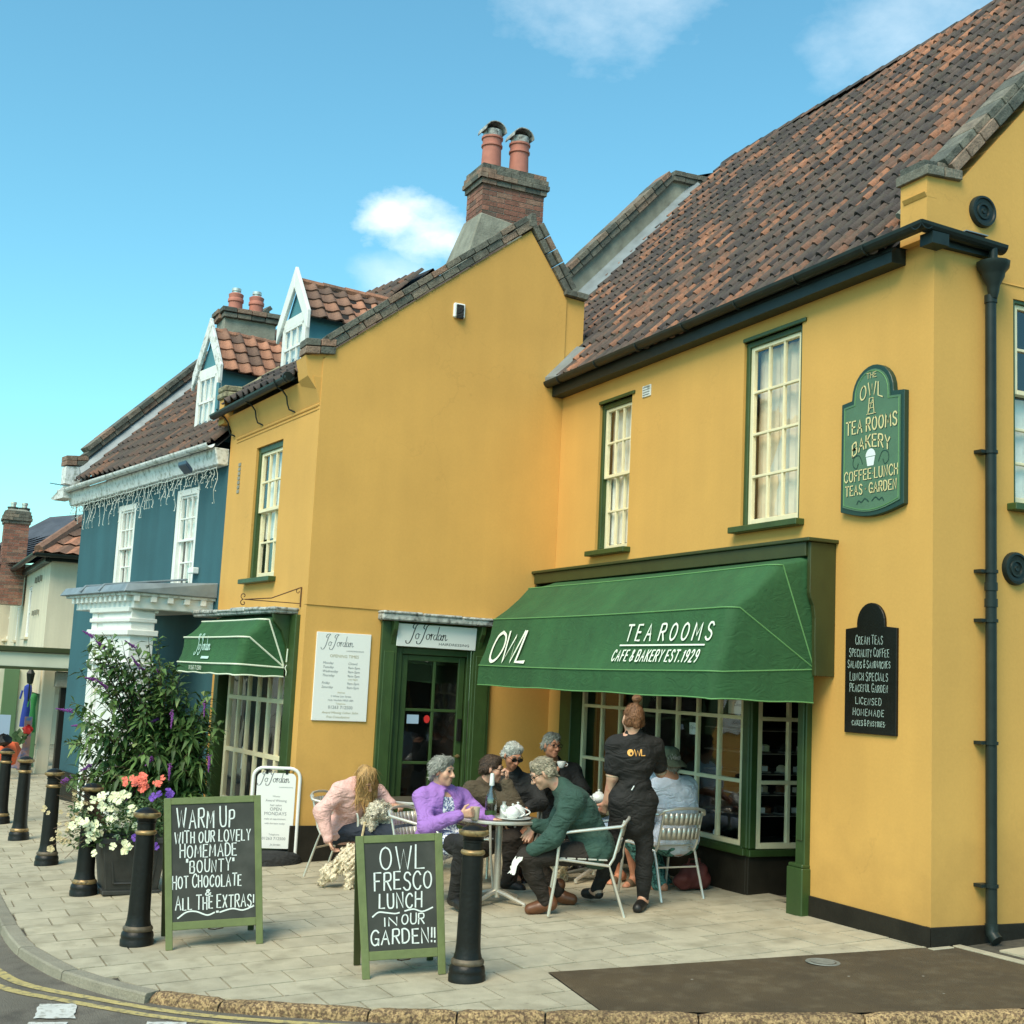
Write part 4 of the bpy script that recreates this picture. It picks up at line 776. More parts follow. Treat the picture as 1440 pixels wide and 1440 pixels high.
# ------------------------------------------------------------- awnings
def awning(nm, label, fr, u0, u1, hoops, hinge, zval, canvas, pip, rp, sag=.0, top=None, hg=.0):
    t = thing(nm, label, 'awning', fr((u0 + u1) / 2, zval, 0))
    def hoop(o, z, ho, hz):
        pts = []; n = 10; cr = .09
        pts += [fr(u0, hz + (z - hz) * k / n, ho + (o - cr - ho) * k / n) for k in range(n)]
        for k in range(5): a = math.pi / 2 * k / 4; pts.append(fr(u0 + cr - cr * math.cos(a), z, o - cr + cr * math.sin(a)))
        m = 24; pts += [fr(u0 + cr + (u1 - u0 - 2 * cr) * k / m, z - sag * math.sin(math.pi * k / m), o) for k in range(1, m)]
        for k in range(5): a = math.pi / 2 * (1 - k / 4); pts.append(fr(u1 - cr + cr * math.cos(a), z, o - cr + cr * math.sin(a)))
        pts += [fr(u1, hz + (z - hz) * (n - 1 - k) / n, ho + (o - cr - ho) * (n - 1 - k) / n) for k in range(n)]
        return pts
    H = [hoop(o, z, hinge[0], hinge[1] + hg * i) for i, (o, z) in enumerate(hoops)]
    if top: H.append(hoop(top[0], top[1], hinge[0] * .6, hinge[1] + .3 if False else (hinge[1] + top[1]) / 2 + .2))
    mb = MB()
    for i in range(len(H) - 1):
        rows = [[a.lerp(b, k / 3) - fr.n * (.022 * math.sin(math.pi * k / 3)) * (1 if 9 < j < len(H[i]) - 9 else .3) - V((0, 0, .008 * math.sin(math.pi * k / 3))) for j, (a, b) in enumerate(zip(H[i], H[i + 1]))] for k in range(4)]
        for r0, r1 in zip(rows, rows[1:]):
            for j in range(len(r0) - 1): mb.quad(r0[j], r0[j + 1], r1[j + 1], r1[j])
    part(mb, 'canopy', canvas, t, smooth=True, norm=True)
    mb = MB(); lo = [V((p.x, p.y, zval + .004 * math.sin(j * .9))) + fr.n * (.01 * math.sin(j * .7)) for j, p in enumerate(H[0])]
    for j in range(0, len(lo) - 1): mb.quad(H[0][j], H[0][j + 1], lo[j + 1], lo[j])
    part(mb, 'valance', canvas, t, smooth=True)
    for i in range(len(hoops)):
        mb = MB(); mb.tube([p + fr.n * .004 for p in H[i]], rp, 6); part(mb, 'piping', pip, t, smooth=True)
    mb = MB(); mb.tube(lo, rp * .9, 6)
    part(mb, 'piping', pip, t, smooth=True)
    for i in range(len(hoops)):
        mb = MB(); mb.tube([p - fr.n * .03 - V((0, 0, .02)) for p in H[i][16:-16]], .011, 6); part(mb, 'hoop', M['alu'], t, smooth=True)
    return t
aw = awning('shop_awning', 'long green canvas awning lettered OWL TEA ROOMS over the bay window', fA, 1.115, 5.5, [(1.115, 1.845), (.965, 2.34), (.565, 2.70)], (.16, 1.90), 1.64, M['canvas'], M['piping'], .0065, .012, top=(.22, 2.80), hg=.012)
def pan(s, t):      # lettering plane on the front panel: s to the right, t up the slope
    k = t / .517; bow = .022 * math.sin(math.pi * min(1, max(0, k)))
    return fA(-s, 1.845 + .495 * k, 1.115 - .15 * k - bow + .014)
mb = MB()
k_ = lambda px, py: px
text(mb, 'OWL', pan, -5.25, .045, .32, .034, wsc=1.0, gap=.10, slant=.10, fit=.88)
text(mb, 'TEA ROOMS', pan, -2.56, .255, .14, .018, wsc=.8, gap=.55, slant=.08, fit=1.28)
ribbon(mb, [(-2.62, .212), (-1.335, .212)], .013, pan)
text(mb, 'CAFE & BAKERY EST.1929', pan, -2.68, .072, .095, .0135, wsc=.85, gap=.42, slant=.08, fit=1.31)
part(mb, 'lettering', M['letter'], aw, norm=False)

# ------------------------------------------------------------- signs on the tea room wall
def outline(fr, pts, o0, o1, name, m, parent, bevel=.004):
    mb = MB(); mb.prism([fr(u, z, o0) for u, z in pts], fr.n * (o1 - o0)); return part(mb, name, m, parent, bevel=bevel)
def arch_sign(u0, u1, z0, z1, zt, ins, rad, sh, bow=0., n=14):
    """board outline with a round head; ins shrinks it"""
    uc = (u0 + u1) / 2; P = [(u0 + ins, z0 + ins)]
    if bow: P += [(u0 + ins + (u1 - u0 - 2 * ins) * k / 8, z0 + ins - bow * math.sin(math.pi * k / 8)) for k in range(1, 8)]
    P += [(u1 - ins, z0 + ins), (u1 - ins, z1 - ins), (uc + rad - ins + sh * .3, z1 + .012 - ins)]
    zc = zt - rad
    P += [(uc + (rad - ins) * math.cos(a), max(z1 - ins + .02, zc + (rad - ins) * math.sin(a))) for a in [math.pi * k / n for k in range(0, n + 1)] if zc + (rad - ins) * math.sin(a) > z1 - ins + .01]
    P += [(uc - rad + ins - sh * .3, z1 + .012 - ins), (u0 + ins, z1 - ins)]
    return P
sg = thing('hanging_board', 'green painted tea rooms sign with gold lettering and arched top beside the large upstairs window', 'sign', fA(.61, 3.15))
sg.name = 'painted_sign'
outline(fA, arch_sign(.255, .965, 3.145, 4.015, 4.275, 0, .235, .01, .06), -.01, .045, 'border', M['signd'], sg)
outline(fA, arch_sign(.255, .965, 3.145, 4.015, 4.275, .035, .235, .01, .06), .04, .052, 'panel', M['signg'], sg, 0)
mb = MB(); q = arch_sign(.255, .965, 3.145, 4.015, 4.275, .05, .235, .01, .06); mb.tube([fA(u, z, .053) for u, z in q + [q[0]]], .0035, 4); part(mb, 'lining', M['piping'], sg)
for (dx, dy, o, m_, nm) in ((.006, -.006, .0535, M['signd'], 'lettering_shadow'), (0, 0, .0545, M['goldl'], 'lettering')):
    f_ = lambda s, t: fA(.61 - s - dx, t + dy, o); mb = MB()
    text(mb, 'THE', f_, 0, 4.17, .042, .005, center=True, fit=.11)
    text(mb, 'OWL', lambda s, t: f_(s, t - s * s * 2.0), 0, 4.03, .105, .011, center=True, fit=.25, gap=.3)
    text(mb, 'TEA ROOMS', f_, 0, 3.755, .10, .0125, center=True, fit=.57, gap=.34)
    text(mb, 'BAKERY', lambda s, t: f_(s, t - s * s * 1.2), 0, 3.625, .095, .0125, center=True, fit=.42, gap=.34)
    text(mb, 'COFFEE*LUNCH', f_, 0, 3.375, .08, .010, center=True, fit=.60, gap=.34)
    text(mb, 'TEAS * GARDEN', f_, 0, 3.265, .075, .010, center=True, fit=.57, gap=.34)
    # small mill tower emblem
    ribbon(mb, [(-.035, 3.885), (-.02, 4.01), (.02, 4.01), (.035, 3.885)], .008, f_); ribbon(mb, [(-.05, 3.885), (.05, 3.885)], .006, f_); ribbon(mb, [(-.025, 3.93), (.025, 3.93)], .005, f_); ribbon(mb, [(-.022, 3.97), (.022, 3.97)], .005, f_); ribbon(mb, [(-.03, 3.9), (.02, 4.0)], .005, f_)
    part(mb, nm, m_, sg, norm=False)
mb = MB(); f_ = lambda s, t: fA(.61 - s, t, .0548)
mb.add([f_(-.035, 3.475), f_(.035, 3.475), f_(.05, 3.545), f_(-.05, 3.545)], [(0, 1, 2, 3)]); mb.add([f_(.056 * math.cos(a), 3.55 + .06 * math.sin(a)) for a in [math.pi * k / 10 for k in range(11)]], [tuple(range(11))]); part(mb, 'cupcake_picture', M['china'], sg, norm=False)
mb = MB()
for sx in (-1, 1):
    ribbon(mb, smooth_poly([(sx * .09, 3.50), (sx * .13, 3.57), (sx * .19, 3.56), (sx * .20, 3.50), (sx * .16, 3.47), (sx * .14, 3.51)], 4), .006, f_)
    ribbon(mb, smooth_poly([(sx * .02, 3.20), (sx * .06, 3.225), (sx * .1, 3.20), (sx * .13, 3.215), (sx * .15, 3.19)], 4), .009, f_)
part(mb, 'scrollwork', M['signd'], sg, norm=False)
bbd = thing('menu_blackboard', 'black arched wall blackboard with chalked menu to the right of the awning', 'blackboard', fA(.62, 1.43))
outline(fA, arch_sign(.342, .912, 1.43, 2.225, 2.42, 0, .155, 0), -.01, .022, 'board', M['black'], bbd)
mb = MB(); mc = MB()
for i, (t_, h, z, w_) in enumerate((('Cream Teas', .075, 2.105, .30), ('Speciality Coffee', .07, 2.01, .44), ('Salads & Sandwiches', .062, 1.925, .47), ('Lunch Specials', .07, 1.83, .42), ('Peaceful Garden', .066, 1.745, .42), ('Licensed', .06, 1.65, .28), ('Homemade', .06, 1.565, .34), ('*Cakes & Pastries*', .045, 1.49, .38))):
    text(mc if i in (5,) else mb, t_.upper(), lambda s, t: fA(.64 - s, t, .0235), 0, z - .0, h * .80, .0045, center=True, fit=w_, jit=.06, gap=.45, big=1.15)
part(mb, 'chalk_writing', M['chalkf'], bbd, norm=False); part(mc, 'chalk_writing', M['chalkf'], bbd, norm=False)

# ------------------------------------------------------------- hairdresser building (B)
B = thing('hairdresser_building', 'ochre yellow gabled building in the middle with brick coping and green salon door', 'building', (-7, -1, -.2))
door = (.88, 1.96, -.3, 2.26)
mb = MB(); wallgrid(mb, fG, -.24, 2.883, -.3, 5.02, [door], reveal=.22)
gab = [(-.24, 5.02), (2.883, 5.02), (3.05, 5.02), (2.80, 5.10), (.503, 6.90), (0.0, 6.19), (-.24, 6.17)]
mb.add([fG(u, z, 0) for u, z in gab], [tuple(range(len(gab)))]); mb.add([fG(u, z, -.3) for u, z in gab], [tuple(range(len(gab)))])
mb.quad(fG(-.24, 5, 0), fG(-.24, 6.17, 0), fG(-.24, 6.17, -.3), fG(-.24, 5, -.3))
# oversailing kneeler at the street corner
mb.prism([fG(2.75, 4.55, .0), fG(2.90, 4.62, .0), fG(3.04, 4.80, .0), fG(3.08, 5.02, .0), fG(2.75, 5.02, .0)], (-.35, 0, 0))
bw = (1.02, 1.88, 2.72, 4.28); sw = (.34, 2.62, .12, 2.28)
wallgrid(mb, fB, 0, 2.86, -.4, 4.8, [bw, sw], reveal=.12)
mb.add([fB(2.86, -.4, 0), fB(2.86, 4.85, 0), fB(2.86, 6.7, -2.4), fB(2.86, 5.8, -3.6), fB(2.86, -.4, -3.6)], [(0, 1, 2, 3, 4)])
part(mb, 'wall', M['yellow'], B, norm=False)
mb = MB(); mb.prism([fG(2.885, 2.385, 0), fG(2.885, 5.0, 0), fG(2.80, 5.08, 0), fG(.503, 6.88, 0), (fG(.0, 6.15, 0)), fG(-.0, 2.362, 0)], (.012, 0, 0)) 
mb.prism([fB(-.012, 2.385, 0), fB(.06, 2.385, 0), fB(.06, 4.5, 0), fB(-.012, 4.5, 0)], fB.n * .004)
part(mb, 'upper_render', M['yellow'], B, bevel=.004)
mb = MB(); fG.box(mb, 2.07, 2.90, -.35, .133, -.03, .016); fG.box(mb, .0, .74, -.35, .11, -.03, .016); fB.box(mb, -.018, .14, -.4, .133, -.03, .015); fB.box(mb, 2.64, 2.88, -.4, .1, -.03, .015); part(mb, 'plinth', M['plinth'], B, bevel=.004)
mb = MB()
for (z, r) in ((4.50, .016), (4.455, .010)): mb.tube([fB(-.0, z + .01, .0), fB(2.62, z - .01, .0)], r, 6)
mb.hexa([fB(0, 4.52, 0), fB(2.75, 4.50, 0), fB(2.75, 4.50, -.1), fB(0, 4.52, -.1), fB(0, 4.80, .10), fB(2.75, 4.77, .10), fB(2.75, 4.8, -.1), fB(0, 4.8, -.1)]); part(mb, 'cornice', M['yellow'], B, smooth=True)
mb = MB(); 
for k in range(7): fB.box(mb, 2.40, 2.48, 4.1 + k * .055 - .3, 4.14 + k * .055 - .3, 0, .008)
part(mb, 'repair_patch', M['cement'], B)
window(B, fB, *bw, 3, (2, 2), split=3.52, frame=.05, bar=.024, boxw=.07, o=-.05, behind=[(M['net'], 1.1, 1.5, 2.75, 4.2), (M['net'], 1.5, 1.85, 3.2, 4.2)], label='sash window with net curtains')
# gable coping: two brick courses each side, kneeler bricks at both feet
def verge(parent, fr, a, b, n, seed, w=.24, up_=None, side=1):
    a, b = V(fr(*a, -.075)), V(fr(*b, -.075)); d = (b - a).normalized(); nn = fr.n.cross(d); 
    if nn.z < 0: nn = -nn
    bricks_line(parent, a, b, fr.n, nn, n, w, .075, seed=seed); 
    bricks_line(parent, a + nn * .086, b + nn * .086, fr.n, nn, int(n * 1.15), w + .03, .065, seed=seed + 1)
verge(B, fG, (2.79, 5.13), (.50, 6.93), 13, 60); verge(B, fG, (.50, 6.93), (.03, 6.22), 5, 63)
for k in range(2):
    bricks_line(B, fG(3.10, 5.03 + k * .085, -.075), fG(2.76, 5.06 + k * .085, -.075), (1, 0, 0), (0, 0, 1), 2, .25, .075, seed=70 + k, name='kneeler_brick')
bricks_line(B, fG(.05, 6.20, -.12), fG(-.26, 6.18, -.12), (1, 0, 0), (0, 0, 1), 2, .38, .07, seed=73, name='kneeler_brick')
mb = MB(); mb.hexa([fG(.50 + .06, 6.93, -.3), fG(.5 - .06, 6.93, -.3), fG(.5 - .06, 6.93, .05), fG(.56, 6.93, .05), fG(.53, 7.1, -.3), fG(.47, 7.1, -.3), fG(.47, 7.1, .05), fG(.53, 7.1, .05)]); part(mb, 'apex_brick', M['brickgrey'], B, bevel=.008)
# roof of B
mb = MB(); sB = .78; nB = -fB.n
e0, e1 = fB(.1, 4.86, .12), fB(2.9, 4.86, .12); r0, r1 = e0 + nB * 2.55 + V((0, 0, 2.55 * sB)), e1 + nB * 2.55 + V((0, 0, 2.55 * sB)); mb.quad(e0, e1, r1, r0); mb.quad(r0, r1, r1 + nB * 1.5 - V((0, 0, 1.6)), r0 + nB * 1.5 - V((0, 0, 1.6))); part(mb, 'roof_boarding', M['tilebed'], B, norm=False)
tiles(B, fB(.35, 4.90, .14), fB.d, (nB + V((0, 0, sB))).normalized(), 12, 11, .205, .29, seed=8, patch=lambda P, f: f.random() * .6)
mb = MB(); gutter(mb, fB(.42, 4.86, .20), fB(3.02, 4.82, .20), fB.n, .055)
mb.tube([fB(.48, 4.86, .20), fB(.5, 4.86, .20)], .062, 10)
part(mb, 'gutter', M['gutter'], B)
for u in (.75, 1.75, 2.72):
    mb = MB(); mb.tube([fB(u, 4.85, .26), fB(u, 4.79, .22), fB(u, 4.76, .15), fB(u, 4.70, .10), fB(u, 4.62, .085), fB(u, 4.56, .06), fB(u - .05, 4.53, .0)], .010, 6); part(mb, 'gutter_bracket', M['gutter'], B, smooth=True)
# rendered parapet with mossy stone coping in front of the dormer
pf = lambda o, z, u=2.80: fB(u, z, o)
mb = MB(); mb.prism([pf(.13, 4.78), pf(.13, 5.02), pf(-.13, 5.03), pf(-2.42, 6.72), pf(-2.42, 5.6)], fB.d * .20); part(mb, 'parapet', M['cement'], B)
mb = MB(); mb.prism([pf(.132, 4.70, 2.79), pf(.132, 5.018, 2.79), pf(.02, 5.018, 2.79), pf(.02, 4.70, 2.79)], fB.d * .215); part(mb, 'parapet_end', M['yellow'], B)
vb_ = (fB.n * .72 + V((0, 0, 1))).normalized()
for k in range(2):
    w_ = .30 - .04 * k; zz = .085 * k
    bricks_line(B, pf(.17, 5.02 + zz, 2.90), pf(-.13, 5.035 + zz, 2.90), fB.d, (0, 0, 1), 1, w_, .075, mk='mosscap', seed=84 + k, name='coping_stone', bev=.014)
    bricks_line(B, pf(-.13, 5.035, 2.90) + vb_ * (zz * 1.0), pf(-2.42, 6.72, 2.90) + vb_ * zz, fB.d, vb_, 8, w_, .078, mk='mosscap', seed=80 + k, name='coping_stone', bev=.014, jit=.008)
# alarm box
mb = MB(); fG.box(mb, 1.29, 1.43, 5.70, 5.87, .0, .045); o = part(mb, 'alarm_box', M['china'], B, bevel=.012); mb = MB(); fG.box(mb, 1.315, 1.405, 5.685, 5.85, .045, .062); part(mb, 'alarm_cover', M['darkcl'], o, bevel=.01)

# salon doorway on the gable wall
dw = link('door', None, B, (0, 0, 0))
mb = MB()
for (a, b) in ((1.87, 2.05), (.76, .98)): fG.box(mb, a, b, -.35, 2.27, -.02, .05); fG.box(mb, a + .03, b - .03, .3, 1.95, .05, .062)
fG.box(mb, .98, 1.87, 2.0, 2.27, -.2, .03)
part(mb, 'door_surround', M['green'], dw, bevel=.006)
mb = MB()
for (a, b) in ((1.78, 1.87), (.98, 1.02)): fG.box(mb, a, b, -.3, 2.0, -.12, -.02)
fG.box(mb, 1.02, 1.78, 1.93, 2.0, -.12, -.02); part(mb, 'door_frame', M['green'], dw, bevel=.005)
mb = MB(); L0, L1, Z0, Z1 = 1.03, 1.77, -.19, 1.925; us = [1.77 - .075, 1.77 - .37, 1.77 - .60, ]
# leaf: stiles, rails and bars around a grid of panes two wide and four high
cols_ = [(1.70, 1.395), (1.365, 1.10)]; rows_ = [(.10, .27), (.30, .765), (.795, 1.325), (1.355, 1.865)]
fG.box(mb, 1.70, 1.77, Z0, Z1, -.10, -.055); fG.box(mb, 1.03, 1.10, Z0, Z1, -.10, -.055); fG.box(mb, 1.10, 1.70, 1.865, Z1, -.10, -.055); fG.box(mb, 1.10, 1.70, Z0, .10, -.10, -.055)
fG.box(mb, 1.365, 1.395, .10, 1.865, -.095, -.062)
for z in (.27, .765, 1.325): fG.box(mb, 1.10, 1.70, z, z + .03, -.094, -.06)
part(mb, 'door_leaf', M['green'], dw, bevel=.004)
for (b, a) in cols_:
    for (c, d) in rows_:
        mb = MB(); t_ = random.uniform(-.003, .003); mb.hexa([fG(a, c, -.08 + t_), fG(b, c, -.08 - t_), fG(b, c, -.077 - t_), fG(a, c, -.077 + t_), fG(a, d, -.08), fG(b, d, -.08), fG(b, d, -.077), fG(a, d, -.077)]); part(mb, 'pane', M['glassdark'], dw)
mb = MB(); fG.box(mb, 1.04, 1.09, 1.02, 1.26, -.055, -.035); part(mb, 'letter_plate', M['black'], dw, bevel=.004)
mb = MB(); mb.tube([fG(1.065, .86, -.05), fG(1.065, .86, -.01), fG(1.12, .86, -.01)], .008, 8); mb.lathe(fG(1.065, .86, -.055), [(.02, 0), (.02, .008), (.001, .009)], 12, ax=(1, 0, 0)); part(mb, 'handle', M['gold'], dw)
for (u, z, w_, h_, m_, nm) in ((1.67, 1.24, .135, .095, 'bluepanel', 'notice_sticker'), (1.475, 1.245, .07, .085, 'red', 'sticker')):
    mb = MB(); mb.prism([fG(u - w_ / 2 + w_ / 2 * math.cos(a) if nm == 'sticker' else x, z + h_ / 2 * math.sin(a) if nm == 'sticker' else y, -.070) for a, x, y in ([(2 * math.pi * k / 12, 0, 0) for k in range(12)] if nm == 'sticker' else [(0, u - w_, z - h_ / 2), (0, u, z - h_ / 2), (0, u, z + h_ / 2), (0, u - w_, z + h_ / 2)])], (.002, 0, 0)); part(mb, nm, M[m_], dw)
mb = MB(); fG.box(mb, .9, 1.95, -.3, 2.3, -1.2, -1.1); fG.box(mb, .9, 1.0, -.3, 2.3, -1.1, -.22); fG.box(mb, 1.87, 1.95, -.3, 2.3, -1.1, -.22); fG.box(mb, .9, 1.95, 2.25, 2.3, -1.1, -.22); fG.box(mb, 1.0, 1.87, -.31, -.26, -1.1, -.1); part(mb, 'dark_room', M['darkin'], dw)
mb = MB(); fG.box(mb, .73, 2.09, 2.275, 2.345, -.02, .17); 
for k in range(3): fG.box(mb, .725 + k * .46, .725 + k * .46 + .45, 2.33 + .006 * k, 2.362 + .006 * k, -.02, .185)
part(mb, 'lead_shelf', M['leadlight'], dw, bevel=.012)
for u in (.90, 1.92):
    mb = MB(); mb.prism([fG(u - .02, 2.02, .05), fG(u - .02, 2.1, .07), fG(u - .02, 2.18, .13), fG(u - .02, 2.27, .145), fG(u - .02, 2.27, .05)], fG.d * .05); part(mb, 'bracket', M['green'], dw, bevel=.004)
dsn = thing('salon_door_sign', 'white name sign with script lettering above the green salon door', 'sign', fG(1.43, 2.0))
mb = MB(); mb.hexa([fG(.965, 2.005, .035), fG(1.885, 2.01, .035), fG(1.885, 2.01, .06), fG(.965, 2.005, .06), fG(.965, 2.25, .055), fG(1.885, 2.25, .055), fG(1.885, 2.25, .08), fG(.965, 2.25, .08)]); part(mb, 'board', M['signw'], dsn, bevel=.003)
mb = MB(); f_ = lambda s, t: fG(1.885 - s, 2.01 + t, .0615 + t * .085); script(mb, f_, .10, .035, .155, .009); ftext(mb, 'HAIRDRESSING', f_, .48, .030, .028, fit=.36); part(mb, 'lettering', M['ink'], dsn, norm=False)
ps = thing('opening_times_board', 'white poster board of salon opening times on the ochre wall left of the door', 'sign', fG(2.45, 1.2))
mb = MB(); fG.box(mb, 2.157, 2.752, 1.198, 2.11, -.005, .018); part(mb, 'board', M['signw'], ps, bevel=.003)
f_ = lambda s, t: fG(2.752 - s, 1.198 + t, .0195)
mb = MB(); script(mb, f_, .05, .735, .115, .006); ftext(mb, 'HAIRDRESSING', f_, .33, .72, .014, fit=.19)
for i, (a, b) in enumerate((('Monday', 'Closed'), ('Tuesday', '9am-5pm'), ('Wednesday', '9am-5pm'), ('Thursday', '9am-7pm'), ('Friday', '9am-5pm'), ('Saturday', '9am-5pm'))):
    z = .585 - i * .043 - (.035 if i > 3 else 0); ftext(mb, a, f_, .08, z, .026, shear=.25); ftext(mb, b, f_, .355, z, .026, shear=.15)
ftext(mb, '5 White Lion Street', f_, .30, .245, .02, center=True); ftext(mb, 'Holt, Norfolk NR25 6BA', f_, .30, .205, .02, center=True); ftext(mb, '01263 712500', f_, .30, .125, .034, center=True)
part(mb, 'print', M['inkgrey'], ps, norm=False)
mb = MB(); ftext(mb, 'OPENING TIMES', f_, .31, .655, .032, center=True); ftext(mb, 'Late Night', f_, .42, .425, .018, center=True, shear=.3); ftext(mb, 'Address', f_, .30, .285, .018, center=True); ftext(mb, 'Telephone', f_, .30, .17, .018, center=True); ftext(mb, 'Award Winning Colour Salon', f_, .30, .075, .024, center=True, shear=.4); ftext(mb, 'Free Consultations', f_, .28, .03, .024, center=True, shear=.4); part(mb, 'print', M['inkblur'], ps, norm=False)

# salon shop window on the street front
sf = link('shop_window', None, B, (0, 0, 0))
mb = MB()
for (a, b) in ((.14, .34), (2.50, 2.64)): fB.box(mb, a, b, -.35, 2.28, -.12, .05)
fB.box(mb, .34, 2.50, -.35, .12, -.12, .03); fB.box(mb, .34, 2.5, 2.1, 2.28, -.12, .03)
part(mb, 'surround', M['green'], sf, bevel=.006)
mb = MB(); fB.box(mb, .22, 3.0, 2.285, 2.33, -.02, .26); 
for k in range(6): fB.box(mb, .20 + k * .47, .20 + k * .47 + .46, 2.315 + .008 * (k % 2), 2.35 + .008 * (k % 3), -.02, .28)
part(mb, 'lead_shelf', M['leadlight'], sf, bevel=.012)
mb = MB(); mb.prism([fB(.30, 1.75, .05), fB(.30, 1.95, .07), fB(.30, 2.1, .13), fB(.30, 2.2, .22), fB(.30, 2.28, .24), fB(.30, 2.28, .05)], fB.d * .06); part(mb, 'bracket', M['green'], sf, bevel=.004)
glazed(sf, fB, [.36, .68, 1.0, 1.32, 1.64, 1.96, 2.32], [.14, .76, 1.36, 2.06], -.02, .05, M['offwhite'], outer=.07)
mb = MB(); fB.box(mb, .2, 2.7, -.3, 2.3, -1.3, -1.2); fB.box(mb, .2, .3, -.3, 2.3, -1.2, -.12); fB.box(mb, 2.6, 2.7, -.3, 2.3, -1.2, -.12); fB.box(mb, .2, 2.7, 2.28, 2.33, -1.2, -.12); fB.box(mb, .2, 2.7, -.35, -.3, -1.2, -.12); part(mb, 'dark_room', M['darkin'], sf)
for i, (u, z) in enumerate(((2.05, 1.15), (1.8, .55))):
    mb = MB(); fB.box(mb, u - .07, u + .07, z, z + .25, -.09, -.085); solo(mb, 'window_notice', ('upper' if i == 0 else 'lower') + ' pale notice inside the barred salon window', 'notice', M['signw'])
# iron bracket
br = thing('iron_bracket', 'empty rusty wrought iron sign bracket above the salon window', 'bracket', fB(.15, 2.4))
def spiral(c, r0, a0, a1, n=14): return [(c[0] + r0 * (1 - .75 * k / n) * math.cos(a0 + (a1 - a0) * k / n), c[1] + r0 * (1 - .75 * k / n) * math.sin(a0 + (a1 - a0) * k / n)) for k in range(n + 1)]
f_ = lambda o, z: fB(.15, z, o); mb = MB(); mb.tube([f_(.01, 2.57), f_(.01, 2.36)], .007, 6); mb.tube([f_(.01, 2.565), f_(.33, 2.43), f_(.62, 2.395)], .006, 6); mb.tube([f_(.01, 2.395), f_(.62, 2.395)], .005, 6)
for sgn in (1, -1): mb.tube([f_(*p) for p in spiral((.63, 2.395 + sgn * .035), .035, -sgn * math.pi / 2, sgn * math.pi * 1.4)], .005, 6)
mb.tube([f_(*p) for p in spiral((.04, 2.52), .028, math.pi / 2, -math.pi * 1.2)], .004, 6); part(mb, 'ironwork', M['iron'], br, smooth=True)
awb = awning('salon_awning', 'small green awning with cream piping and script lettering over the salon window', fB, .36, 2.42, [(.60, 1.735), (.545, 2.02), (.345, 2.215)], (.06, 1.72), 1.625, M['canvas'], M['pipingw'], .010, .004, top=(.10, 2.29), hg=.01)
def panb(s, t): k = t / .29; return fB(-s, 1.735 + .285 * k, .60 - .055 * k - .02 * math.sin(math.pi * min(1, max(0, k))) + .012)
mb = MB(); script(mb, panb, -1.84, .09, .17, .012); ribbon(mb, [(-1.52, .06), (-1.28, .06)], .028, panb)
part(mb, 'lettering', M['letterb'], awb, norm=False)
mb = MB(); ftext(mb, '01263 712500', lambda s, t: fB(-s, 1.645 + t, .622), -1.84, .01, .05, fit=.45); part(mb, 'lettering', M['letter'], awb, norm=False)
mb = MB(); mb.tube([fB(.26, 1.92, .07), fB(.262, 1.78, .075)], .008, 6); mb.tube([fB(.262, 1.75, .07), fB(.262, 1.72, .085), fB(.255, 1.68, .07), fB(.262, 1.64, .07)], .006, 6); part(mb, 'tie_cord', M['pipingw'], awb)

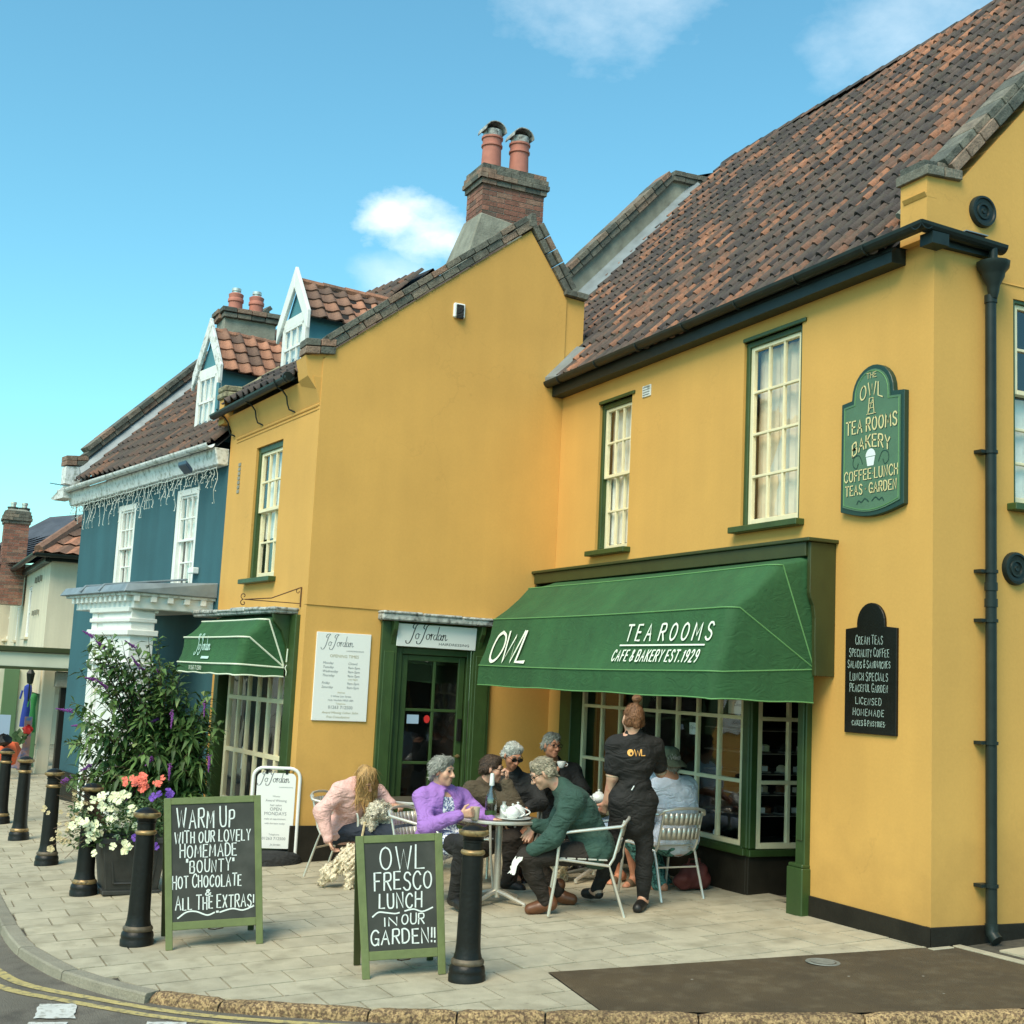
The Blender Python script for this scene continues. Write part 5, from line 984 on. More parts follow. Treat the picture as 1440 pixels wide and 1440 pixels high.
# ------------------------------------------------------------- brick chimney on B and the smaller one beyond
def chimney(nm, label, x, y0, y1, x2, zb, zt, courses, potm, pots, render=None, flare=None, cap=3, cowl='hood', bl=.225):
    t = thing(nm, label, 'chimney', (x, (y0 + y1) / 2, zb))
    mb = MB(); mb.box(x2 + .008, x - .008, y0 + .008, y1 - .008, zb, zt - .005); part(mb, 'core', render or M['mortar'], t)
    ch = (zt - zb) / courses if courses else .075
    fz = random.Random(nm); k = 0
    for c in range(courses):
        z0 = zb + c * ch + .004; z1 = zb + (c + 1) * ch - .006; capc = c >= courses - cap - 1; e = 0
        if capc: j = c - (courses - cap - 1); e = (.03, .06, .045, .02)[min(j, 3)]
        mk = 'brickgrey' if capc else 'brick'
        for face in (0, 1):
            lo, hi = (y0 - e, y1 + e) if face == 0 else (x2 - e, x + e)
            p = lo + (0 if c % 2 == 0 else -bl / 2)
            while p < hi - .02:
                a, b = max(p, lo), min(p + bl, hi); p += bl
                if b - a < .03: continue
                m_ = MB(); m_.rn(fz.random()); j_ = fz.uniform(-.003, .003)
                if face == 0: m_.box(x - .03, x + e + j_, a + .004, b - .004, z0, z1)
                else: m_.box(a + .004, b - .004 - (.002 if b > hi - .01 else 0), y0 - e - j_, y0 + .03, z0, z1)
                part(m_, 'brick', M[mk], t)
        if e: 
            m_ = MB(); m_.box(x2 - e + .01, x + e - .03, y0 - e + .03, y1 + e - .01, z0 - .003, z1 + .003); part(m_, 'core', M['mortar'], t)
    if flare:
        mb = MB(); a, b, c, d = flare; mb.hexa([(x2 - d, y0 - d, a), (x + c, y0 - d, a), (x + c, y1 + c, a), (x2 - d, y1 + c, a), (x2 - .02, y0 - .02, b), (x + .02, y0 - .02, b - .02), (x + .02, y1 + .02, b - .15), (x2 - .02, y1 + .02, b - .15)]); part(mb, 'cement_flaunching', M['cement'], t, bevel=.02)
    mb = MB(); mb.hexa([(x2 + .0, y0 + .0, zt), (x - .0, y0 + .0, zt), (x, y1, zt), (x2, y1, zt), (x2 + .1, y0 + .1, zt + .05), (x - .1, y0 + .1, zt + .05), (x - .1, y1 - .1, zt + .05), (x2 + .1, y1 - .1, zt + .05)]); part(mb, 'flaunching', M['cement'], t, bevel=.01)
    for (py, ph, pr) in pots:
        c = ((x + x2) / 2 + .08, py, zt + .03)
        mb = MB(); mb.lathe(c, [(pr * 1.05, 0), (pr, ph * .5), (pr * .98, ph * .66), (pr * 1.12, ph * .68), (pr * 1.12, ph * .74), (pr * 1.0, ph * .76), (pr * 1.02, ph * .92), (pr * 1.14, ph * .94), (pr * 1.14, ph), (pr * .9, ph), (pr * .9, ph * .8)], 18); pt = part(mb, 'chimney_pot', potm, t, smooth=True)
        if cowl == 'hood':
            mb = MB(); mb.lathe((c[0], c[1], c[2] + ph), [(pr * .96, 0), (pr * .98, .10), (pr * .85, .10)], 16); part(mb, 'collar', M['leadlight'], pt, smooth=True)
            mb = MB(); n = 12; vs = []
            for xx in (-.15, .14):
                for q in range(n + 1): a_ = math.pi * q / n; vs.append((c[0] + xx, c[1] - math.cos(a_) * pr * 1.12, c[2] + ph + .06 + math.sin(a_) * pr * 1.02))
            mb.add(vs, [(q, q + 1, n + 2 + q, n + 1 + q) for q in range(n)]); 
            mb2 = MB(); mb2.add([V(v) * 1 for v in vs], [(q, q + 1, n + 2 + q, n + 1 + q) for q in range(n)]); o = part(mb, 'hood', M['leadlight'], pt, norm=False); md = o.modifiers.new('s', 'SOLIDIFY'); md.thickness = .012
            mb = MB(); mb.add([(c[0] - .05, c[1] - math.cos(math.pi * q / n) * pr * 1.08, c[2] + ph + .062 + math.sin(math.pi * q / n) * pr * .98) for q in range(n + 1)], [tuple(range(n + 1))]); part(mb, 'hood_back', M['darkin'], pt, norm=False)
        else:
            mb = MB(); mb.lathe((c[0], c[1], c[2] + ph), [(pr * .5, 0), (pr * .5, .07), (pr * .62, .075), (pr * .62, .12), (pr * .4, .13), (.001, .13)], 14); part(mb, 'terminal', M['alu'], pt, smooth=True)
    return t
chimney('chimney', 'tall red brick chimney with two hooded clay pots behind the ochre gable', -8.6, .0, .95, -9.15, 7.90, 8.80, 12, M['pot'], [(.19, .44, .135), (.62, .44, .135)], flare=(7.1, 8.10, .12, .32))
# second stack: rendered, on the teal house
X2 = -12.3
chimney('rendered_chimney', 'low grey rendered chimney with two red pots between the white dormers', X2, 0, 0, 0, 0, 0, 0, M['pot'], []) if False else None

# ------------------------------------------------------------- teal house (C)
Ch = thing('teal_house', 'teal rendered house with white sashes, white porch and dormers left of the ochre gable', 'house', (-11.5, -2, -.3))
c1w, c2w = (.86, 1.62, 2.70, 4.02), (3.12, 3.86, 2.76, 3.99)
mb = MB(); wallgrid(mb, fC, -.05, 5.5, -.1, 4.35, [c1w, c2w], reveal=.10)
mb.quad(fC(5.5, -.5, 0), fC(5.5, 4.35, 0), fC(5.5, 4.35, -5), fC(5.5, -.5, -5)); mb.prism([fC(5.5, 4.3, -.05), fC(5.5, 7.3, -3.0), fC(5.5, 4.3, -6)], fC.d * -.25)
part(mb, 'wall', M['teal'], Ch, norm=False)
mb = MB(); fC.box(mb, -.04, 5.52, -.6, .0, -.05, .02); part(mb, 'plinth', M['plinth'], Ch)
for q in (c1w, c2w): window(Ch, fC, *q, 3, (2, 2), split=q[2] + .52 * (q[3] - q[2]) - .05, frame=.035, bar=.02, boxw=.09, boxm=M['white'], wm=M['white'], o=-.03, sill=False, behind=[(M['net'], q[0] + .1, q[1] - .1, q[2] + .1, q[3] - .1)])
mb = MB(); mb.hexa([fC(0.0, 4.19, 0), fC(5.75, 4.13, 0), fC(5.75, 4.13, .14), fC(.0, 4.19, .14), fC(.0, 4.40, 0), fC(5.75, 4.34, 0), fC(5.75, 4.34, .20), fC(.0, 4.40, .20)]); part(mb, 'eaves_board', M['weatherwhite'], Ch, bevel=.01)
mb = MB(); gutter(mb, fC(.0, 4.44, .26), fC(5.9, 4.38, .26), fC.n, .06); mb.hexa([fC(5.6, 4.24, .1), fC(6.15, 4.24, .1), fC(6.15, 4.24, .30), fC(5.6, 4.24, .30), fC(5.6, 4.42, .0), fC(6.2, 4.27, .1), fC(6.2, 4.27, .32), fC(5.6, 4.42, .32)]); part(mb, 'gutter', M['weatherwhite'], Ch)
mb = MB(); lo = fC.n * -1; sC = 1.0; q0, q1 = fC(0, 4.42, .16), fC(5.5, 4.38, .16); q2 = lo * 3.0 + V((0, 0, 3.0)); mb.quad(q0, q1, q1 + q2, q0 + q2); mb.quad(q0 + q2, q1 + q2, q1 + q2 * 1 + lo * 3 - V((0, 0, 3)), q0 + q2 + lo * 3 - V((0, 0, 3))); part(mb, 'roof_boarding', M['tilebed'], Ch, norm=False)
tiles(Ch, fC(.02, 4.46, .19), fC.d, (lo + V((0, 0, sC))).normalized(), 26, 14, .205, .29, seed=12, maxp=300, patch=lambda P, f: .25 + f.random() * .55, keep=lambda P, c, r: True)
# far verge: lead strip and brick coping with kneeler
def fv(o, z, u=5.55): return fC(u, z, o)
mb = MB(); mb.hexa([fv(.12, 4.50, 5.3), fv(-2.9, 7.50, 5.3), fv(-2.9, 7.55, 5.3), fv(.12, 4.54, 5.3), fv(.12, 4.52, 5.55), fv(-2.9, 7.52, 5.55), fv(-2.9, 7.80, 5.5), fv(.15, 4.82, 5.5)]); part(mb, 'verge_lead', M['lead'], Ch)
vz = (fC.n * 1 + V((0, 0, 1))).normalized()
for k in range(2): bricks_line(Ch, fv(.02, 4.90 + k * .11), fv(-2.95, 7.87 + k * .11), fC.d, vz, 14 + k, .28 + .05 * k, .075, seed=100 + k); bricks_line(Ch, fv(.36, 4.73 + k * .085), fv(.0, 4.77 + k * .085), fC.d, (0, 0, 1), 2, .26, .075, mk='brickgrey', seed=104 + k, name='kneeler_brick')
mb = MB(); mb.prism([fv(.34, 4.45, 5.66), fv(.34, 4.72, 5.66), fv(-.05, 4.75, 5.66), (fv(-.05, 4.4, 5.66))], fC.d * -.22); part(mb, 'kneeler_block', M['weatherwhite'], Ch)
# porch
po = link('porch', None, Ch, (0, 0, 0))
mb = MB(); fC.box(mb, .20, 1.18, -.5, 2.34, .70, 1.0); fC.box(mb, .16, 1.62, 2.02, 2.09, .66, 1.05); fC.box(mb, .18, 1.60, 2.18, 2.23, .68, 1.03); fC.box(mb, .18, 1.60, 1.66, 1.70, .68, 1.03); fC.box(mb, 1.42, 1.60, -.5, 2.34, .70, 1.0); fC.box(mb, 1.18, 1.42, -.5, .15, .75, .98); fC.box(mb, 1.18, 1.42, 1.6, 2.34, .75, .98); fC.box(mb, .2, 1.6, 2.30, 2.36, .66, 1.04); part(mb, 'pier', M['white'], po, bevel=.008)
glazed(po, fC, [1.18, 1.30, 1.42], [.15, .6, 1.1, 1.6], .96, .03, M['white'], outer=.03)
mb = MB(); fC.box(mb, .12, 2.2, 2.34, 2.50, .0, 1.02); part(mb, 'cornice', M['white'], po, bevel=.01)
mb = MB(); fC.box(mb, .06, 2.35, 2.495, 2.53, .0, 1.12); part(mb, 'cornice_board', M['weatherwhite'], po, bevel=.006)
for k in range(12):
    mb = MB(); u = .16 + k * .175; fC.box(mb, u, u + .07, 2.425, 2.494, 1.02, 1.10); part(mb, 'bracket', M['white'], po, bevel=.004)
for k in range(5):
    mb = MB(); o = .12 + k * .21; fC.box(mb, .06, .12, 2.425, 2.494, o, o + .07); part(mb, 'bracket', M['white'], po, bevel=.004)
mb = MB(); mb.hexa([fC(.02, 2.53, 0), fC(2.45, 2.53, 0), fC(2.45, 2.53, 1.18), fC(.02, 2.53, 1.18), fC(.02, 2.72, 0), (fC(2.3, 2.80, 0)), fC(2.4, 2.63, 1.12), fC(.08, 2.63, 1.12)]); part(mb, 'lead_roof', M['lead'], po, bevel=.01)
for u in (.9, 1.6): mb = MB(); mb.tube([fC(u, 2.79, .05), fC(u, 2.64, 1.12), fC(u, 2.56, 1.185)], .014, 6); part(mb, 'lead_roll', M['lead'], po)
mb = MB(); fC.box(mb, .66, .82, 2.86, 2.94, .0, .09); part(mb, 'sensor', M['china'], Ch, bevel=.01)
mb = MB(); c = fC(.55, 4.18, .34); mb.obox(c, fC.d * .13, fC.n * .05 + V((0, 0, .05)), V((0, 0, .03))); part(mb, 'floodlight', M['bluegrey'], Ch, bevel=.01)
# hanging string lights under the eaves
ic = thing('string_lights', 'unlit white icicle string lights hanging in curls under the teal house eaves', 'string lights', fC(2.8, 3.9, .1)); fz = random.Random(9)
mb = MB(); mb.tube([fC(.05 + k * .1, 4.16 - k * .0011 + fz.uniform(-.01, .01), .13) for k in range(57)], .006, 4); part(mb, 'cable', M['wire'], ic)
for k in range(62):
    u = .06 + k * .092; ln = fz.choice([.16, .24, .34, .45]); n = 6; ph = fz.uniform(0, 6); am = fz.uniform(.01, .03); mb = MB()
    mb.tube([fC(u + am * math.sin(ph + j * 1.1) * j / n * 1.6, 4.16 - ln * j / n, .13 + am * math.cos(ph + j * 1.3)) for j in range(n + 1)], .0045, 4)
    for j in range(2, n + 1, 2): mb.ball(fC(u + am * math.sin(ph + j * 1.1) * j / n * 1.6, 4.16 - ln * j / n, .13), .010, 5)
    part(mb, 'light_strand', M['wire'], ic)
# dormers
def dormer(parent, fr, uc, w, zb, zs, za, o, back, seed, slope, wz):
    """gabled dormer: front at out -o, eaves at zs, apex za, roof running back"""
    d = link('dormer', None, parent, (0, 0, 0)); h = w / 2; f = lambda u, z, oo=0: fr(u, z, -o + oo)
    mb = MB(); mb.prism([f(uc - h, zb), f(uc - h, zs), f(uc, za - .2), f(uc + h, zs), f(uc + h, zb)], fr.n * -back); part(mb, 'cheek', M['tealpaint'], d)
    mb = MB(); mb.prism([f(uc - h * 1.02, zs + .0, .0), f(uc, za - .06, .0), f(uc + h * 1.02, zs + .0, .0)], fr.n * .02); part(mb, 'tympanum', M['tealpaint'], d)
    za_t = za - .11
    for s in (-1, 1):
        mb = MB(); e = s * (h + .13); A0 = f(uc + e, zs - .10, .05); A1 = f(uc, za + .08, .05); up_ = V((0, 0, .27)); mb.hexa([A0 - up_ * .35, A1 - up_, A1 - up_ + fr.n * .045, A0 - up_ * .35 + fr.n * .045, A0 + up_ * .5, A1, A1 + fr.n * .045, A0 + up_ * .5 + fr.n * .045]); part(mb, 'bargeboard', M['weatherwhite'] if seed % 2 else M['white'], d, bevel=.006)
    mb = MB(); 
    for (a, b, c, e) in ((uc - h, uc - h + .07, zb, zs), (uc + h - .07, uc + h, zb, zs), (uc - h, uc + h, zs - .06, zs + .07), (uc - h - .04, uc + h + .04, zb - .05, zb)): 
        P = [f(a, c, 0), f(b, c, 0), f(b, c, .06), f(a, c, .06), f(a, e, 0), f(b, e, 0), f(b, e, .06), f(a, e, .06)]; mb.hexa(P)
    part(mb, 'frame', M['white'], d, bevel=.005)
    g = Fr(fr(0, 0, -o + .05), fr.d, fr.n); us = [uc - h + .07, uc - h + .07 + (w - .14) / 3, uc - h + .07 + (w - .14) * 2 / 3, uc + h - .07]
    # panes in front of a pale blind
    mb = MB(); g.box(mb, us[0], us[-1], wz, zs - .06, -.045, -.04); part(mb, 'blind', M['net'], d)
    mb = MB(); q = .03
    for (a, b, c, e) in ((us[0], us[0] + q, wz, zs - .06), (us[-1] - q, us[-1], wz, zs - .06), (us[0], us[-1], wz, wz + q), (us[0], us[-1], zs - .06 - q, zs - .06), (us[0], us[-1], (wz + zs) / 2 - .03, (wz + zs) / 2)): g.box(mb, a, b, c, e, -.02, .012)
    for u in us[1:-1]: g.box(mb, u - .011, u + .011, wz, zs - .07, -.018, .008)
    part(mb, 'sash', M['white'], d)
    for a, b in zip(us, us[1:]):
        for c, e in ((wz, (wz + zs) / 2 - .03), ((wz + zs) / 2, zs - .08)): mb = MB(); g.box(mb, a + .012, b - .012, c + .02, e, -.006, -.003); part(mb, 'pane', M['glass'], d)
    # tiled slopes
    for s in (-1, 1):
        sl_ = V(fr.d) * (-s) * (h + .12) + V((0, 0, za_t - zs + .05)); 
        if s == -1:
            O = f(uc - h - .12, zs - .04, .03); tl = sl_.length; n_r = max(2, round(tl / .21)); tiles(d, O, fr.n * -1, fr.d * (h + .12) + V((0, 0, za_t - zs + .06)), int(back / .21), n_r, .205, tl / n_r, mk='tilered', seed=seed + 5)
        mb = MB(); e = uc + s * (h + .12); mb.quad(f(e, zs - .05, .0), f(uc, za_t, .0), f(uc, za_t, -back), f(e, zs - .05, -back)); part(mb, 'boarding', M['tilebed'], d, norm=False)
    for k in range(int(back / .3)):
        mb = MB(); mb.rn(random.random()); mb.tube([f(uc, za_t + .01, .02 - k * .3), f(uc, za_t + .0, -.28 - k * .3)], .05, 8); part(mb, 'ridge_tile', M['tilered'], d, smooth=True)
    return d
dormer(Ch, fC, 1.66, .70, 4.86, 5.72, 6.42, .38, 2.3, 1, 1, 4.93)
dormer(B, fB, 2.17, .76, 5.30, 5.98, 6.60, .52, 2.3, 2, .78, 5.35)
mb = MB(); mb.tube([fC(1.22, 5.5, -.30), fC(1.22, 4.95, -.30)], .03, 8); part(mb, 'dormer_pipe', M['tealpaint'], Ch)
chimney('rendered_chimney', 'grey rendered chimney with two short red pots between the white dormers', -12.5, -2.58, -1.75, -13.1, 5.6, 7.28, 0, M['pot'], [(-2.42, .34, .125), (-2.03, .34, .125)], render=M['cement'], cowl='cap') if False else None
rc = thing('rendered_chimney', 'grey rendered chimney with two short red pots between the white dormers', 'chimney', (-12.7, -2.1, 5.6))
mb = MB(); mb.box(-13.05, -12.5, -2.58, -1.76, 5.6, 7.10); part(mb, 'stack', M['cement'], rc, bevel=.01)
for k, e in enumerate((.03, .06)):
    bricks_line(rc, (-12.53, -2.58 - e, 7.10 + k * .08), (-12.53, -1.76 + e, 7.10 + k * .08), (1, 0, 0), (0, 0, 1), 4, .12 + 2 * e, .072, seed=120 + k, name='brick'); bricks_line(rc, (-12.62, -2.55 - e / 2, 7.10 + k * .08), (-13.05, -2.55 - e / 2, 7.10 + k * .08), (0, 1, 0), (0, 0, 1), 2, .12 + e, .072, seed=124 + k, name='brick')
mb = MB(); mb.box(-13.02, -12.6, -2.45, -1.85, 7.1, 7.25); part(mb, 'flaunching', M['cement'], rc)
for y in (-2.37, -2.04):
    mb = MB(); mb.lathe((-12.75, y, 7.24), [(.115, 0), (.11, .18), (.125, .19), (.125, .23), (.11, .25), (.12, .31), (.09, .33), (.08, .25)], 16); p_ = part(mb, 'chimney_pot', M['pot'], rc, smooth=True); mb = MB(); mb.lathe((-12.75, y, 7.54), [(.06, 0), (.06, .06), (.075, .065), (.075, .11), (.001, .115)], 12); part(mb, 'terminal', M['alu'], p_, smooth=True)

# ------------------------------------------------------------- street beyond
D = thing('cream_cottage', 'cream rendered cottage with red pantile roof at the far left', 'house', (-26, -3, -.5))
fD = Fr((-19.9, -4.056, 0), (-1, 0, 0), (0, -1, 0)); fDs = Fr((-19.9, -4.056, 0), (0, 1, 0), (1, 0, 0))
dw_ = [(3.55, 4.35, 2.15, 3.28), (9.3, 10.3, 2.15, 3.3), (12.0, 13.0, 2.2, 3.35), (6.6, 7.0, 2.1, 2.9)]
mb = MB(); wallgrid(mb, fD, 0, 20, 1.0, 3.72, dw_, reveal=.1); wallgrid(mb, fDs, 0, 6, 1.0, 3.76, []); part(mb, 'wall', M['cream'], D, norm=False)
for q in dw_: window(D, fD, *q, 2, 2, frame=.05, bar=.03, boxw=.04, boxm=M['white'], wm=M['white'], o=-.03, sill=True, sillm=M['cream'])
mb = MB(); 
for u in (1.5, 2.0, 2.5): fD.box(mb, u, u + .12, 2.6, 2.7, -.01, .05); fD.box(mb, u, u + .12, 3.3, 3.42, -.01, .05)
part(mb, 'vent', M['cement'], D)
rl = MB(); Pn = [fD(-.25, 3.72, .25), fD(21, 3.70, .25), fD(21, 5.6, -1.9), fD(2.2, 5.6, -1.9), ]
def corr(mb, a, b, c, d, nu, nv, amp=.04):   # a-b eaves, d-c top: corrugated tiled slope
    a, b, c, d = map(V, (a, b, c, d)); n_ = (b - a).cross(d - a).normalized(); n_ = n_ if n_.z > 0 else -n_
    for j in range(nv):
        for i in range(nu):
            mb.rn(random.random()); pts = []
            for (s, t) in ((0, 0), (.5, 0), (1, 0), (1, 1), (.5, 1), (0, 1)):
                u, v = (i + s) / nu, (j + t) / nv; lo_, hi_ = a.lerp(b, u), d.lerp(c, u); pts.append(lo_.lerp(hi_, v) + n_ * ((amp if s == .5 else 0) + (.03 if t == 0 else 0)))
            mb.add(pts, [(0, 1, 4, 5), (1, 2, 3, 4)])
mb = MB(); corr(mb, fD(-.3, 3.74, .3), fD(21, 3.72, .3), fD(19, 5.9, -2.0), fD(2.2, 5.6, -1.9), 95, 11); corr(mb, fD(-.3, 3.74, .3), fDs(6, 3.74, .3), fDs(4.5, 5.6, -2.2), fD(2.2, 5.6, -1.9), 24, 9)
part(mb, 'roof_tiles', M['tilered'], D, kind='stuff', norm=False)
mb = MB(); mb.quad(fD(-.3, 3.70, .28), fD(21, 3.70, .28), fD(19, 5.86, -2.0), fD(2.2, 5.56, -1.9)); mb.quad(fD(-.3, 3.70, .28), fDs(6, 3.70, .28), fDs(4.5, 5.56, -2.2), fD(2.2, 5.56, -1.9)); part(mb, 'roof_boarding', M['tilered'], D, norm=False)
mb = MB(); mb.tube([fD(-.28, 3.80, .28), fD(2.2, 5.66, -1.88)], .11, 8); mb.tube([fD(2.2, 5.66, -1.88), fD(19, 5.9, -2.0)], .11, 8); part(mb, 'ridge', M['tilered'], D, smooth=True)
mb = MB(); gutter(mb, fD(-.3, 3.74, .33), fD(21, 3.72, .33), fD.n, .07); gutter(mb, fDs(-.35, 3.74, .33), fDs(6, 3.74, .33), fDs.n, .07); fD.box(mb, -.05, 20, 3.6, 3.72, .0, .12); fDs.box(mb, -.05, 6, 3.62, 3.74, .0, .12); part(mb, 'gutter', M['gutter'], D)
# slate roofed house behind with brick stack
E_ = thing('slate_house', 'dark slate roof behind the cream cottage', 'house', (-34, -3, 0))
mb = MB(); mb.hexa([(-30, -5.0, -.6), (-48, -5.0, -.6), (-48, 1, -.6), (-30, 1, -.6), (-30, -5.0, 4.2), (-48, -5.0, 4.2), (-48, 1, 4.2), (-30, 1, 4.2)]); part(mb, 'wall', M['cream'], E_)
mb = MB(); SL_ = [V((-28.58, -4.91, 4.34)), V((-28.79, -3.33, 5.42)), V((-28.29, -2.32, 5.57)), V((-25.2, -5.0, 3.74)), V((-24.2, -2.8, 4.1))]; corr(mb, SL_[3], SL_[4], SL_[2], SL_[0], 40, 14, .008); mb.add([SL_[0], SL_[1], SL_[2]], [(0, 1, 2)]); mb.add([p - V((.02, 0, .02)) for p in (SL_[3], SL_[4], SL_[2], SL_[1], SL_[0])], [(0, 1, 2, 3, 4)]); part(mb, 'slates', M['slate'], E_, kind='stuff', norm=False)
ck = chimney('far_chimney', 'brown brick chimney stack at the far left edge', -25.0, -4.66, -4.12, -25.6, 2.9, 5.10, 29, M['brickgrey'], [(-4.5, .07, .12), (-4.25, .07, .12)], cowl=None, cap=3)
an = thing('tv_aerial', 'thin television aerial above the far cottage roof', 'aerial', (-20, -3.7, 4.4)); mb = MB()
def Jp(px, py, d): return CP + (CF + CR * ((px - 720) / 1800) - CU * ((py - 720) / 1800)) * d
# stands at x -20.4 beside the cottage ridge
a0 = V((-20.4, -3.62, 4.2)); a1 = V((-20.4, -3.62, 5.22)); mb.tube([a0, a1], .014, 5); part(mb, 'mast', M['gutter'], an); mb = MB(); b0 = a1 + V((0, -.55, .02)); b1 = a1 + V((0, .06, -.02)); mb.tube([b0, b1], .009, 5)
for k in range(7): q = b0.lerp(b1, k / 6); mb.tube([q - V((.1, 0, 0)), q + V((.1, 0, 0))], .005, 4)
part(mb, 'boom', M['gutter'], an)
# shopfront canopy beam, capped pier and shop under it
bm_ = thing('fascia_canopy', 'long ivory fascia beam over the far shop entrance', 'canopy', (-18.9, -4.2, 1.5))
mb = MB(); mb.box(-19.3, -18.75, -12, -3.55, 1.52, 1.80); part(mb, 'beam', M['ivory'], bm_, bevel=.01); mb = MB(); mb.box(-19.35, -18.68, -12, -3.52, 1.80, 1.90); part(mb, 'top_moulding', M['greenbox'], bm_, bevel=.01); mb = MB(); mb.box(-19.32, -18.70, -12, -3.52, 1.47, 1.52); part(mb, 'lower_moulding', M['greenbox'], bm_)
mb = MB(); mb.box(-19.1, -18.85, -3.88, -3.47, 1.16, 1.46); part(mb, 'post_head', M['cement'], bm_, bevel=.02)
mb = MB(); mb.box(-19.2, -18.95, -3.76, -3.52, -.6, 1.16); solo(mb, 'black_post', 'thick black square post under the far canopy beam', 'post', M['black'], bevel=.01)
fs = thing('far_shop', 'sage green shopfront with goods hung outside under the far canopy', 'shop', (-21, -5.5, -.5))
mb = MB(); mb.box(-19.9, -19.6, -4.03, -3.79, -.6, 1.6); part(mb, 'cream_pier', M['cream'], fs, bevel=.01)
mb = MB(); mb.box(-21.6, -21.4, -12, -4.1, -.7, 1.9); part(mb, 'wall', M['ivory'], fs); mb = MB(); mb.box(-21.4, -21.34, -4.62, -4.32, -.6, 1.45); mb.box(-21.4, -21.34, -4.05, -3.9, -.6, 1.7); part(mb, 'shop_door', M['sage'], fs, bevel=.01); mb = MB(); mb.box(-21.41, -21.36, -5.6, -4.75, .2, 1.5); part(mb, 'window', M['glass'], fs)
goods = [('blue_dress', 'royal blue dress hanging outside the far shop', 'dress', 'cloth1', (-20.4, -4.22, 0.75), (0.1, 0.42)), ('green_dress', 'bright green dress hanging outside the far shop', 'dress', 'cloth2', (-20.1, -4.12, 0.62), (0.08, 0.38)), ('orange_bag', 'orange lump outside the far shop, in place of an unclear bent figure', 'bag', 'cloth3', (-18.4, -4.62, -0.05), (0.2, 0.22)), ('patterned_rug', 'striped colourful textile leaning by the cream pier', 'textile', 'cloth4', (-19.9, -4.2, 0.05), (0.07, 0.5)), ('pale_panel', 'pale blue panel at the left edge near the far shop', 'panel', 'bluepanel', (-18.8, -4.78, 0.4), (0.16, 0.22)), ('basket_of_goods', 'basket of mixed goods outside the far shop door', 'basket', 'cloth4', (-19.3, -4.36, -0.22), (.17, .2)), ('red_cushion', 'red cushion on the goods outside the far shop', 'cushion', 'red', (-19.4, -4.25, 0.33), (.09, .08)), ('pot_plants', 'green pot plants outside the far shop', 'plants', 'foliage2', (-19.5, -4.36, 0.12), (.14, .12)), ('black_bag', 'black rounded lump on top of the orange one, in place of a dark head', 'bag', 'black', (-18.1, -4.76, 0.2), (.14, .11)), ('pink_poster', 'pale pink panel between the black post and the teal house', 'panel', 'pink', (-20.6, -3.42, 0.15), (.12, .5))]  # orange and black bags are made-up lumps in place of an unclear bent figure
for nm, lb, ca, m_, (x, y, z), (w_, h_) in goods:
    mb = MB(); fz = random.Random(nm)
    if 'dress' in nm: mb.lathe((x, y, z - h_), [(w_ * 1.0, 0), (w_ * .9, h_ * .5), (w_ * .55, h_ * 1.3), (w_ * .8, h_ * 1.7), (w_ * .7, h_ * 1.9), (w_ * .2, h_ * 2)], 12); mb.tube([(x, y - w_, z + h_ * .7), (x, y - w_ * 1.3, z + h_ * .3)], w_ * .2, 6)
    elif 'panel' in nm or 'rug' in nm or 'poster' in nm: mb.box(x - .03, x + .03, y - w_, y + w_, z - h_, z + h_)
    elif nm == 'pot_plants': 
        for k in range(26): c = V((x + fz.uniform(-w_, w_), y + fz.uniform(-w_, w_), z + fz.uniform(-h_, h_))); mb.rn(); mb.add([c, c + V((.03, .05, .05)), c + V((0, .0, .12)), c + V((-.03, -.05, .05))], [(0, 1, 2, 3)])
    else: 
        mb.ball((x, y, z), 1, 10, sc=(w_, w_, h_))
        mb.v = [tuple(V(p) + V((fz.uniform(-.03, .03), fz.uniform(-.03, .03), fz.uniform(-.02, .02)))) for p in mb.v]
    solo(mb, nm, lb, ca, M[m_], smooth=(m_ != 'foliage2'))
lm = thing('wall_lantern', 'black lantern on a bracket at the far shop', 'lantern', (-20.3, -4.9, 1.0)); mb = MB(); mb.lathe((-19.8, -4.25, 1.18), [(.01, 0), (.06, .02), (.085, .2), (.09, .21), (.03, .30), (.01, .33)], 6); part(mb, 'lamp', M['gutter'], lm); mb = MB(); mb.tube([(-19.8, -4.25, 1.19), (-19.8, -4.25, .85)], .015, 6); mb.tube([(-19.8, -4.25, 1.49), (-20.0, -4.2, 1.55), (-20.6, -4.15, 1.4)], .012, 6); part(mb, 'bracket', M['gutter'], lm)

# ------------------------------------------------------------- bollards
bl = [(-.595, -3.255), (-2.622, -4.931), (-4.956, -4.996), (-6.965, -5.097), (-9.176, -5.176), (-11.032, -5.246)]
names = ['nearest bollard, beside the small chalkboard', 'close to the left of the tall chalkboard', 'bollard half hidden by the planter flowers', 'third bollard from the left edge', 'second bollard from the left edge', 'bollard cut by the left edge of the photo']
b0 = thing('bollard', 'black cast iron bollard with gold rings, ' + names[0], 'bollard', (0, 0, 0), 'black and gold bollards along the kerb')
def lp(prof, nm, m_): mb = MB(); mb.lathe((0, 0, 0), prof, 24); return part(mb, nm, m_, b0, smooth=True, local=True)
lp([(.0, -.02), (.118, -.02), (.118, .035), (.112, .045), (.115, .06), (.11, .085), (.098, .10)], 'base_ring', M['black']); 
lp([(.100, .098), (.106, .108), (.104, .122), (.092, .135)], 'lower_ring', M['gold'])
lp([(.092, .133), (.082, .17), (.0775, .22), (.0665, .77)], 'shaft', M['black']); lp([(.066, .766), (.075, .772), (.079, .783), (.075, .794), (.064, .80)], 'collar_ring', M['gold'])
